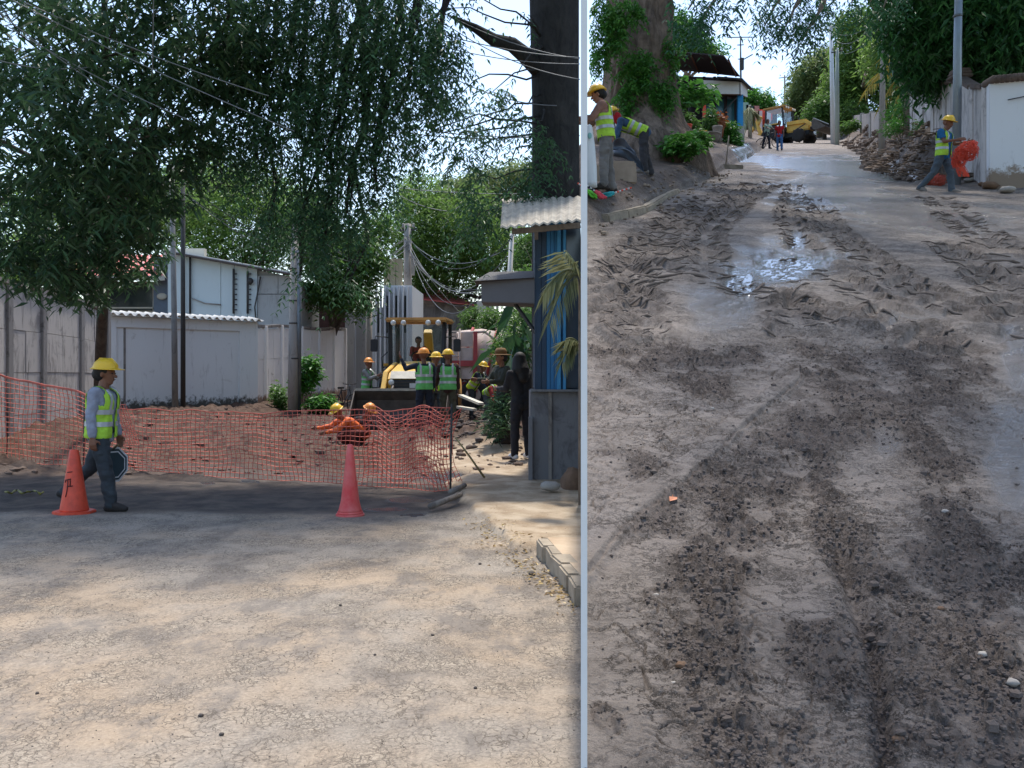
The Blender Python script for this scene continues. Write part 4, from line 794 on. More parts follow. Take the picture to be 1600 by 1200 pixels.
for i, (x0, y0, x1, y1) in enumerate(((0,-10,460,205),(10,40,300,190),(0,95,140,105),(30,0,420,150),(240,-10,238,120),(0,20,200,160))):
    cable(ORD[i]+' '+lab, unp(x0,y0,10.6), unp(x1,y1,11.2), .05, .006, M_CABLEG)
# ------------------------------------------------------------------ blue kiosk on the right of the dry street
t_ = thing('blue_kiosk', 'blue boarded kiosk on a grey concrete base beside the pavement', 'kiosk', (on(870,13.6), 13.6, 0))
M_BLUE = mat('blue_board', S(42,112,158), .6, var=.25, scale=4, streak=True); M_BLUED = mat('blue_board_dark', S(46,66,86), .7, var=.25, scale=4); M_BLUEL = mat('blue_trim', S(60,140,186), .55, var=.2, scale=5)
M_BASE = mat_wall('kiosk_base', S(118,116,116), S(70,66,66), .5, 1.5)
K = lambda px, py, Y=13.0: unp(px, py, Y)
MB().prism([K(829,770), K(907,770), K(907,611), K(829,611)], (0,1.3,0)).build('concrete_base', M_BASE, t_, bevel=.015)
MB().prism([K(826,775,12.9), K(832,775,12.9), K(832,652,12.9), K(826,652,12.9)], (0,.2,0)).build('base_pier', M_BASE, t_)
MB().prism([K(857,770,12.96), K(862,770,12.96), K(862,612,12.96), K(857,612,12.96)], (0,.06,0)).build('base_joint', M_FCON, t_)
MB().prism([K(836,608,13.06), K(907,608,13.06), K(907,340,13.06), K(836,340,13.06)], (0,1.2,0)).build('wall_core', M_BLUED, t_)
bx_ = [838,846,854,860,866,871,877,883]
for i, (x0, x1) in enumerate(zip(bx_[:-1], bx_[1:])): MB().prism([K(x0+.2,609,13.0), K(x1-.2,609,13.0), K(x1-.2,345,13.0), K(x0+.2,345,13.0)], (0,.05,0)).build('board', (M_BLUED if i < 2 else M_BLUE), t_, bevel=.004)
MB().prism([K(870.5,612,12.93), K(876.5,612,12.93), K(876.5,345,12.93), K(870.5,345,12.93)], (0,.06,0)).build('trim', M_BLUEL, t_, bevel=.006)
MB().prism([K(880,612,12.93), K(884.5,612,12.93), K(884.5,345,12.93), K(880,345,12.93)], (0,.06,0)).build('trim', M_BLUEL, t_, bevel=.006)
MB().prism([K(885,606,13.02), K(907,606,13.02), K(907,346,13.02), K(885,346,13.02)], (0,.03,0)).build('window', mat('kiosk_window', S(40,58,74), .2, spec=.7, bmp=0), t_)
MB().prism([K(829,612,12.9), K(907,612,12.9), K(907,608.5,12.9), K(829,608.5,12.9)], (0,.2,0)).build('sill', M_BASE, t_)
V_ = []; n_ = 40       # corrugated roof sheet
for i in range(n_+1):
    s_ = i/n_; px = 782+(910-782)*s_; h = .015*math.sin(i*1.57)
    V_ += [unp(px, 354-12*s_, 12.1)+Vector((0,0,h)), unp(px+2, 329-7*s_, 12.9)+Vector((0,0,h)), unp(px+2, 322-5*s_, 14.4)+Vector((0,0,h+.1))]
V_ += [v-Vector((0,0,.025)) for v in V_]; k_ = 3*(n_+1); fs = []
for i in range(n_):
    for j in (0, 1): fs += [(3*i+j, 3*i+3+j, 3*i+4+j, 3*i+1+j), (k_+3*i+1+j, k_+3*i+4+j, k_+3*i+3+j, k_+3*i+j)]
    fs.append((3*i+3, 3*i, k_+3*i, k_+3*i+3))
fs += [(0,1,k_+1,k_),(1,2,k_+2,k_+1)]
MB().add(V_, fs).build('corrugated_roof', mat('roof_corrugated', S(206,196,180), .8, var=.4, scale=9), t_)
MB().bar(K(800,362,12.6), K(907,352,12.6), .06, .07).build('roof_beam', M_FCON, t_); MB().bar(K(838,345,12.5), K(838,372,12.9), .05, .05).build('roof_bracket', M_FCON, t_)
MB().prism([K(752,472,13.9), K(837,474,13.4), K(837,433,13.4), K(752,438,13.9)], (0,.9,0)).build('awning_box', mat('awning_grey', S(112,112,116), .8, var=.15, scale=2), t_, bevel=.01)
MB().prism([K(741,439,13.7), K(838,433.5,13.3), K(838,423,13.8), K(765,425,14.3)], (0,.7,0)).build('awning_top', M_DARKP, t_)
MB().bar(K(837,520,13.4), K(805,475,13.9), .04, .04).build('strut', M_DARKP, t_)
# pavement
M_PAVE = mat('pavement_dusty', S(206,184,156), .95, scale=1.6, col2=S(176,150,122), bmp=.5, bs=22); M_KERB = mat('kerb_stone', S(172,158,138), .95, var=.4, scale=5, bmp=.6, bs=18)
a_ = GL(846,866); b_ = GL(909,946)
s2 = MB().prism([a_+Vector((.05,0,-.1)), b_+Vector((.05,0,-.1)), Vector((ray(911,b_.y), b_.y, -.1)), Vector((ray(911,a_.y), a_.y+.02, -.1)), Vector((a_.x+.0, a_.y+.02, -.1))], (0,0,.24)).build('pavement_slab', M_PAVE); tag(s2, kind='structure')
rr = random.Random(5); nk = 5
for i in range(nk):
    p0 = a_.lerp(b_, i/nk); p1 = a_.lerp(b_, (i+1)/nk-.003); h = rr.uniform(.128, .142); w_ = rr.uniform(.10, .14)
    MB().prism([p0+Vector((-.02-rr.random()*.03,0,-.1)), p1+Vector((-.02-rr.random()*.03,0,-.1)), p1+Vector((w_,0,-.1)), p0+Vector((w_,0,-.1))], (0,0,h+.1)).build('kerb_stone', M_KERB, s2, bevel=.015)
# ------------------------------------------------------------------ people
SKIN = mat('skin_brown', S(128,86,64), .55, var=.12, scale=20, bmp=0); SKIN2 = mat('skin_tan', S(168,118,92), .55, var=.12, scale=20, bmp=0)
M_LIME = mat('hi_vis_lime', (.50,.82,.06), .75, var=.3, scale=7, bmp=.1); M_GREEN = mat('hi_vis_green', (.16,.58,.15), .75, var=.3, scale=7, bmp=.1); M_ORANGE = mat('hi_vis_orange', (.90,.16,.03), .7, var=.15, scale=12, bmp=.1)
M_SILVER = mat('reflective_tape', (.52,.54,.55), .35, .2, var=.1, bmp=0); M_YHAT = mat('helmet_yellow', (.85,.52,.03), .35, var=.05, bmp=0); M_OHAT = mat('helmet_orange', (.80,.30,.04), .4, var=.05, bmp=0); M_BHAT = mat('hat_straw', S(120,88,48), .8)
M_BLACK = mat('cloth_black', S(34,34,38), .85, var=.2, scale=14); M_BOOT = mat('boot_dark', S(52,46,42), .8, var=.3, scale=20); M_HAIR = mat('hair_black', S(24,20,18), .7, var=.2, scale=60); M_EYE = mat('eye_dark', (.01,.01,.01), .3, bmp=0); M_LIP = mat('lip', S(104,58,48), .6, bmp=0)
def cloth(name, c, var=.36): return mat('cloth_'+name, c, .92, var=var, scale=6, bmp=.5, bs=14)
def remeshed(mb, voxel, smooth=3):
    me = bpy.data.meshes.new('tmp'); me.from_pydata(mb.v, [], mb.f); o = bpy.data.objects.new('tmp', me); COL.objects.link(o)
    md = o.modifiers.new('r', 'REMESH'); md.mode = 'VOXEL'; md.voxel_size = voxel; md.use_smooth_shade = True
    if smooth: sm = o.modifiers.new('s', 'SMOOTH'); sm.factor = .5; sm.iterations = smooth
    dg = bpy.context.evaluated_depsgraph_get(); r = bpy.data.meshes.new_from_object(o.evaluated_get(dg)); bpy.data.objects.remove(o); bpy.data.meshes.remove(me)
    r.materials.clear(); r.polygons.foreach_set('use_smooth', np.full(len(r.polygons), True)); return r
def wrinkle(me, amp, freq, seed):
    n = len(me.vertices); co = np.empty(n*3, np.float32); no = np.empty(n*3, np.float32); me.vertices.foreach_get('co', co); me.vertices.foreach_get('normal', no)
    co = co.reshape(-1, 3); no = no.reshape(-1, 3); h = fbm(co[:, 0]*freq+co[:, 1]*freq*.7+5, co[:, 2]*freq*1.3+co[:, 1]*freq*.4, seed, 3)-.5
    me.vertices.foreach_set('co', (co+no*(h*amp*2)[:, None]).ravel()); me.update()
def sag(a, b=0.0, side=1):  # direction from flexion (forward) and abduction (outward), degrees
    a = R(a); b = R(b); return Vector((math.sin(a)*math.cos(b), side*math.sin(b), -math.cos(a)*math.cos(b)))
def person(label, loc, heading, H=1.68, lean=4, hipL=(0,4), kneeL=4, hipR=(0,4), kneeR=4, shL=(5,8), elL=12, shR=(5,8), elR=12, inL=0, inR=0, head=(0,0), skin=SKIN, shirt=None, sleeves='long', trousers=None,
           boots=M_BOOT, vest=None, hat=M_YHAT, hair=False, bun=False, fine=False, low=False, group=None, skirt=None, hand_open=.35, bare_cap=None, lift=0.0, vest_open=.05, scarf=None, long_hair=False):
    k = H/1.70; vox = (.0085 if fine else .013)*k
    t_ = thing('person', label, 'person', loc, heading, group); zaxis = Vector((0,0,1)); W = False
    up = Vector((math.sin(R(lean)), 0, math.cos(R(lean)))); fw = Vector((math.cos(R(lean)), 0, -math.sin(R(lean)))); lt = Vector((0,1,0))
    pel = Vector((0,0,0)); J = {}
    for s_, hp, kn in ((1, hipL, kneeL), (-1, hipR, kneeR)):
        h = pel+lt*s_*.088*k-up*.03*k; kd = sag(hp[0], hp[1], s_); kne = h+kd*.425*k; sd_ = sag(hp[0]-kn, hp[1]*.4, s_); an = kne+sd_*.40*k; J[s_] = (h, kne, an)
    def sole(an, s_, hp, kn): return an.z-.075*k
    low_z = min(J[1][2].z, J[-1][2].z)-.078*k; off = Vector((0,0,-low_z+lift)); pel = pel+off
    for s_ in J: J[s_] = tuple(v+off for v in J[s_])
    wst = pel+up*.16*k; ch = pel+up*.36*k; nk = pel+up*.50*k; sho = {s_: pel+up*.455*k+lt*s_*.178*k for s_ in (1, -1)}
    hp_, hy = head; hup = Vector((math.sin(R(lean*.55+hp_)), 0, math.cos(R(lean*.55+hp_)))); hf0 = Vector((math.cos(R(lean*.55+hp_)), 0, -math.sin(R(lean*.55+hp_))))
    hf = Matrix.Rotation(R(hy), 3, hup) @ hf0; hl = hup.cross(hf); hc = nk+hup*.155*k+hf*.018*k
    arms = {}
    for s_, sh, el, inn in ((1, shL, elL, inL), (-1, shR, elR, inR)):
        ud = sag(sh[0], sh[1], s_); e = sho[s_]+ud*.275*k; fd = sag(sh[0]+el, sh[1]*.6-inn, s_); wr = e+fd*.245*k; arms[s_] = (sho[s_], e, wr, fd)
    # --- body, one continuous skin
    m = MB()
    def torso(m, g, z0=0.0, z1=.44, sh=True):
        for s_ in (1, -1):
            m.capsule(pel+lt*s_*.06*k+up*(z0)*k, wst+lt*s_*.055*k, (.105+g)*k, (.098+g)*k); m.capsule(wst+lt*s_*.055*k, ch+lt*s_*.075*k+fw*.008*k, (.098+g)*k, (.108+g)*k)
            if sh: m.capsule(ch+lt*s_*.07*k, sho[s_]-up*.01*k-lt*s_*.01*k, (.10+g)*k, (.062+g)*k)
        m.capsule(ch, nk-up*.06*k, (.10+g)*k, (.07+g*.6)*k)
    torso(m, -.012); m.capsule(nk-up*.05*k, hc-hup*.05*k, .056*k, .052*k)
    m.blob(hc+hup*.03*k, (1,1,1) and .088*k, 14, 10); m.blob(hc+hup*.035*k-hf*.022*k, .090*k, 14, 10); m.capsule(hc-hup*.02*k+hf*.03*k, hc-hup*.085*k+hf*.045*k, .066*k, .038*k)
    m.capsule(hc+hup*.012*k+hf*.085*k, hc-hup*.022*k+hf*.108*k, .010*k, .0165*k, 8)
    m.capsule(hc-hup*.058*k+hf*.082*k+hl*.015*k, hc-hup*.058*k+hf*.082*k-hl*.015*k, .013*k, .013*k, 8)
    for s_ in (1, -1):
        m.capsule(hc+hl*s_*.084*k+hup*.02*k, hc+hl*s_*.084*k-hup*.02*k-hf*.004*k, .017*k, .012*k, 8)
        m.capsule(hc+hf*.078*k+hup*.034*k+hl*s_*.018*k, hc+hf*.07*k+hup*.034*k+hl*s_*.05*k, .012*k, .011*k, 8)
        a, e, wr, fd = arms[s_]; m.capsule(a, e, .046*k, .038*k); m.capsule(e, wr, .038*k, .026*k)
        h, kn, an = J[s_]; m.capsule(h, kn, .075*k, .05*k); m.capsule(kn, an, .05*k, .036*k); m.capsule(an, an+Vector((.02,0,-.03))*k, .036*k, .03*k)
        # hand: palm, four unequal bent fingers, thumb from the side of the palm
        ax = fd.normalized(); ref = Vector((0,-s_,0)); palm = (ref-ax*ref.dot(ax)).normalized(); wid = ax.cross(palm).normalized()
        if wid.x < 0: wid = -wid
        pb = wr+ax*.02*k; pc = wr+ax*.085*k
        for q in (-1, 0, 1): m.capsule(pb+wid*q*.014*k, pc+wid*q*.025*k, .019*k, .014*k, 8)
        for q, L in ((-1.5,.058),(-.5,.072),(.5,.078),(1.5,.07)):
            f0 = pc+wid*q*.0195*k; d1 = (ax+palm*hand_open).normalized(); f1 = f0+d1*L*.55*k; d2 = (ax+palm*hand_open*3.2).normalized(); f2 = f1+d2*L*.55*k
            m.capsule(f0, f1, .0095*k, .0088*k, 7); m.capsule(f1, f2, .0088*k, .0075*k, 7)
        t0 = wr+ax*.035*k+wid*.028*k; t1 = t0+(ax*.5+wid*.7+palm*.5).normalized()*.042*k; t2 = t1+(ax+palm*.5).normalized()*.034*k
        m.capsule(t0, t1, .0125*k, .0105*k, 7); m.capsule(t1, t2, .0105*k, .0085*k, 7)
    link('body', remeshed(m, vox, 2), skin, t_)
    if fine:
        for s_ in (1, -1): MB().blob(hc+hf*.083*k+hup*.016*k+hl*s_*.033*k, (.010*k,.012*k,.008*k), 8, 6).build('eye', M_EYE, t_, False)
        MB().capsule(hc-hup*.054*k+hf*.096*k+hl*.022*k, hc-hup*.054*k+hf*.096*k-hl*.022*k, .004*k, .004*k, 6).build('mouth', M_LIP, t_, False)
    # --- clothes
    if shirt is not None:
        m = MB(); torso(m, .008, -.06)
        for s_ in (1, -1):
            a, e, wr, fd = arms[s_]; m.capsule(a, e, .064*k, .054*k)
            if sleeves == 'long': m.capsule(e, wr-fd*.02*k, .054*k, .04*k)
            elif sleeves == 'short': pass
        me = remeshed(m, vox*1.15, 2)
        bm = bmesh.new(); bm.from_mesh(me)
        kill = []
        for f in bm.faces:
            c = f.calc_center_median()
            if sleeves == 'short':
                for s_ in (1, -1):
                    a, e, wr, fd = arms[s_]; ud = (e-a).normalized()
                    if (c-a).dot(ud) > .20*k and (c-(a+ud*(c-a).dot(ud))).length < .09*k and (c-pel).dot(lt)*s_ > .12*k: kill.append(f); break
            if (c-nk).dot(up) > -.012*k and (c-nk-up*(c-nk).dot(up)).length < .075*k: kill.append(f)
        bmesh.ops.delete(bm, geom=list(set(kill)), context='FACES'); bm.to_mesh(me); bm.free(); wrinkle(me, .012*k, 13/k, 17)
        link('shirt', me, shirt, t_)
    if trousers is not None:
        m = MB(); m.capsule(pel+lt*.055*k+up*.03*k, pel-lt*.055*k+up*.03*k, .112*k, .112*k)
        for s_ in (1, -1):
            h, kn, an = J[s_]; sd_ = (an-kn).normalized(); m.capsule(pel+lt*s_*.05*k, h, .11*k, .10*k); m.capsule(h, kn, .098*k, .074*k); m.capsule(kn, an-sd_*.0*k, .074*k, .062*k)
        me = remeshed(m, vox*1.15, 2); wrinkle(me, .018*k, 10/k, 23); link('trousers', me, trousers, t_)
    if skirt is not None:
        m = MB(); m.tube([pel+up*.08*k, pel-Vector((0,0,.2))*k, Vector((0,0,.12*k))], [.14*k,.19*k,.20*k], 16); me = remeshed(m, vox*1.3, 2); wrinkle(me, .02*k, 8/k, 31); link('skirt', me, skirt, t_)
    for s_, hp, kn in ((1, hipL, kneeL), (-1, hipR, kneeR)):
        h, kne, an = J[s_]; fl = R(max(-60, min(45, -(hp[0]-kn)*.55))) if an.z > low_z+off.z+.1*k+.078*k-lift*0 else 0.0
        fd = Vector((math.cos(fl), s_*.10, -math.sin(fl))).normalized(); m = MB(); fu = Vector((math.sin(fl), 0, math.cos(fl)))
        m.capsule(an+fu*.06*k, an-fu*.03*k, .052*k, .050*k); m.capsule(an-fu*.036*k-fd*.035*k, an-fu*.04*k+fd*.145*k, .042*k, .036*k); m.capsule(an+fd*.02*k, an-fu*.028*k+fd*.12*k, .046*k, .040*k)
        link('boot', remeshed(m, vox, 2), boots, t_)
    if vest is not None:
        m = MB(); torso(m, .030, -.05, sh=True); me = remeshed(m, vox*1.1, 3); bm = bmesh.new(); bm.from_mesh(me)
        for tz in (.06, .115, .20, .255, -.075): bmesh.ops.bisect_plane(bm, geom=bm.verts[:]+bm.edges[:]+bm.faces[:], plane_co=pel+up*tz*k, plane_no=up)
        kill = []; bands = []
        for f in bm.faces:
            c = f.calc_center_median(); q = c-pel; tz = q.dot(up)/k; y = q.dot(lt)/k; x = q.dot(fw)/k
            arm = any(((c-sho[s_]).length < .098*k and y*s_ > .125) or (y*s_ > .17 and tz > .30) for s_ in (1, -1))
            if tz < -.075 or arm or (tz > .44 and abs(y) < .075) or (tz > .40 and abs(y) < .06 and x > 0) or (x > 0 and abs(y) < vest_open*(.6+.9*max(0, tz))): kill.append(f)
            elif .06 < tz < .115 or .20 < tz < .255 or (tz > .255 and .085 < abs(y) < .125): bands.append(f)
        bs = set(bands); bm.faces.ensure_lookup_table(); bm.normal_update()
        V_ = []; Fc = []
        for f in bands:
            b0 = len(V_); V_ += [v.co+v.normal*.006*k for v in f.verts]; Fc.append(tuple(range(b0, b0+len(f.verts))))
        bmesh.ops.delete(bm, geom=kill, context='FACES'); bm.to_mesh(me); bm.free(); vo = (wrinkle(me, .008*k, 12/k, 37), link('vest', me, vest, t_))[1]
        sm_ = vo.modifiers.new('thick', 'SOLIDIFY'); sm_.thickness = .006*k
        if V_: link('reflective_tape', MB().add(V_, Fc, True).mesh('reflective_tape'), M_SILVER, vo)
    if hat is not None:
        m = MB(); rot = Matrix((hf, hl, hup)).transposed(); o_ = hc+hup*.062*k-hf*.004*k
        m.lathe([(.128*k,0),(.13*k,.006*k),(.122*k,.03*k),(.112*k,.065*k),(.085*k,.10*k),(.045*k,.122*k),(.004*k,.128*k)], o_, 20, rot=rot)
        ho = m.build('hard_hat', hat, t_, False)
        MB().lathe([(.03*k,0),(.165*k,-.004*k),(.166*k,.004*k),(.12*k,.014*k)], o_+hf*.022*k, 20, rot=rot).build('brim', hat, ho, False)
        MB().tube([o_+hf*.125*k+hup*.035*k, o_+hf*.06*k+hup*.121*k, o_-hf*.06*k+hup*.121*k, o_-hf*.12*k+hup*.035*k], .010*k, 6).build('ridge', hat, ho, False)
    if hat is None or hair:
        m = MB(); m.blob(hc+hup*.045*k-hf*.022*k, .102*k, 14, 9); m.blob(hc-hf*.05*k+hup*.0*k, .085*k, 12, 8)
        if long_hair: m.capsule(hc-hf*.03*k, nk-up*.12*k-fw*.08*k, .1*k, .1*k); m.capsule(hc, nk-fw*.02*k, .115*k, .15*k)
        me = remeshed(m, vox, 1); bm = bmesh.new(); bm.from_mesh(me)
        bmesh.ops.delete(bm, geom=[f for f in bm.faces if (f.calc_center_median()-hc).dot(hf) > .045*k and (f.calc_center_median()-hc).dot(hup) < .075*k], context='FACES'); bm.to_mesh(me); bm.free(); link('hair', me, M_HAIR, t_)
    if scarf is not None:
        m = MB(); m.capsule(hc-hup*.04*k-hf*.03*k, nk-fw*.03*k, .10*k, .085*k); link('neck_cloth', remeshed(m, vox, 1), scarf, t_)
    t_['_j'] = 0; del t_['_j']
    return t_, dict(J=J, arms=arms, hc=hc, pel=pel, up=up)
def jw(t_, v): return XF[t_.name].inverted() @ v
def zl(px, py): g_ = GL(px, py); return (g_.x, g_.y, zdry(g_.x, g_.y))
J_ = cloth('jeans', S(66,76,90)); J2 = cloth('work_trousers', S(62,68,72)); GREYSH = cloth('grey_shirt', S(158,162,176)); 
# the walking worker
x_, y_ = GL(158, 795).x, GL(158, 795).y
wk, wj = person('man in yellow hard hat, lime vest and grey shirt walking past the left cone', (x_, y_, zdry(x_, y_)-.005), 0.0, 1.63, lean=2, hipL=(-20,2), kneeL=22, hipR=(13,2), kneeR=6, shR=(-6,5), elR=10, shL=(3,8), elL=8, head=(2,0), shirt=GREYSH, trousers=J2, vest=M_LIME, fine=True, hair=True)
wk.scale = (1.15, 1.15, 1.0)
# octagonal paddle in his far hand
wr = jw(wk, wj['arms'][1][2]); sx = unp(176, 726, y_+.32)
t_ = thing('stop_paddle', 'octagonal hand sign with white rim hanging beside the walking worker', 'sign', sx)
oct_ = lambda r, dy: [sx+Vector((r*math.sin(.35)*0+r*math.cos(math.pi/8+i*math.pi/4)*.55, dy+r*math.cos(math.pi/8+i*math.pi/4)*.83, r*math.sin(math.pi/8+i*math.pi/4))) for i in range(8)]
MB().prism(oct_(.215, .0), (-.006,.004,0)).build('rim', mat('sign_white', (.75,.76,.76), .5), t_); MB().prism([p+Vector((.008,-.006,0)) for p in oct_(.19, 0)], (-.004,.003,0)).build('panel', mat('sign_back', S(38,62,70), .5), t_)
MB().prism([p+Vector((.012,-.009,0)) for p in oct_(.165, 0)], (-.002,.002,0)).build('inner_line', mat('sign_white'  , (.75,.76,.76), .5), t_); MB().prism([p+Vector((.015,-.012,0)) for p in oct_(.15, 0)], (-.002,.002,0)).build('inner_panel', mat('sign_back', S(38,62,70), .5), t_)
MB().cyl(sx+Vector((0,.01,.18)), wr+Vector((.02,0,-.12)), .014, n=8).build('handle', mat('wood_handle', S(150,120,84), .8), t_)
# crew around the loader
gx = lambda px, Y: (on(px, Y), Y, min(.22, zdry(on(px, Y), Y)))
crouch = dict(lean=56, hipL=(95,14), kneeL=128, hipR=(80,12), kneeR=120, shL=(50,6), elL=30, shR=(60,6), elR=25)
person('crouching worker in bright orange shirt behind the right cone', (on(566,18.8), 18.8, -.18), R(-150), 1.66, shirt=M_ORANGE, trousers=cloth('maroon', S(92,44,40)), hat=M_YHAT, **crouch)
person('crouching worker in dark clothes and brown hard hat left of the orange shirt', (on(541,19.1), 19.1, -.18), R(-20), 1.66, shirt=cloth('dark', S(50,44,46)), trousers=cloth('dark2', S(56,50,48)), hat=M_OHAT, **crouch)
person('worker seen from behind in green vest raising one arm beside the bucket', gx(663,20.6), R(110), 1.68, shirt=cloth('navy', S(44,52,66)), trousers=cloth('navy_trousers', S(38,44,58)), vest=M_GREEN, hat=M_OHAT, shL=(70,40), elL=105, shR=(8,8), vest_open=-1)
person('worker in dark shirt and lime vest standing right of the green vest', gx(700,20.9), R(95), 1.66, shirt=cloth('brown_dark', S(70,48,46)), trousers=cloth('olive', S(84,82,66)), vest=M_GREEN, hat=M_YHAT, shL=(12,10), elL=30)
person('worker half hidden between the green vest and his neighbour', gx(681,22.0), R(-80), 1.66, shirt=cloth('grey2', S(84,88,92)), trousers=J2, vest=M_LIME, hat=M_YHAT)
person('worker in striped vest standing left of the loader front wheel', gx(573,26.5), R(-20), 1.66, shirt=cloth('pale', S(150,148,142)), trousers=cloth('grey3', S(90,90,90)), vest=M_GREEN, hat=M_OHAT, shR=(40,5), elR=70, shL=(40,5), elL=80)
person('stooping worker in lime vest beside the mixer truck', gx(738,27.5), R(-30), 1.68, lean=38, hipL=(-6,6), hipR=(14,6), kneeR=16, shL=(30,6), shR=(34,6), shirt=cloth('navy', S(44,52,66)), trousers=J2, vest=M_LIME, head=(-8,0))
person('bent-over worker in bright lime vest with his back up near the spoil heap', gx(764,26.5), R(-60), 1.66, lean=72, hipL=(20,8), kneeL=34, hipR=(28,8), kneeR=40, shL=(40,6), shR=(30,6), shirt=cloth('red_shirt', S(150,48,44)), trousers=cloth('grey3', S(90,90,90)), vest=M_LIME)
person('worker in yellow hard hat at the far side of the spoil heap', gx(781,28.5), R(-120), 1.68, shirt=cloth('dark', S(50,44,46)), trousers=J2, vest=M_LIME)
# hatted man and woman by the kiosk
pt, pj = person('man in wide brown hat and dark clothes standing on the spoil heap', (on(787,17.2), 17.2, zdry(on(787,17.2), 17.2)), R(-150), 1.66, shirt=cloth('olive_dark', S(58,62,54)), trousers=cloth('dark2', S(56,50,48)), hat=None, shL=(30,5), elL=60, shR=(35,5), elR=60)
hc = jw(pt, pj['hc']); ho = MB().lathe([(.105,0),(.11,.06),(.08,.115),(.005,.125)], hc+Vector((0,0,.055)), 18).build('sun_hat', M_BHAT, pt); MB().lathe([(.03,0),(.205,-.012),(.206,-.004),(.1,.012)], hc+Vector((0,0,.055)), 18).build('brim', M_BHAT, ho)
person('woman with long black hair in black clothes standing against the kiosk', (on(814,15.5), 15.5, .08), R(120), 1.70, shirt=M_BLACK, trousers=cloth('black_trousers', S(38,38,44)), hat=None, long_hair=True, boots=mat('shoe_white', (.7,.7,.7), .6), shL=(20,6), elL=70, shR=(10,8), group=None)
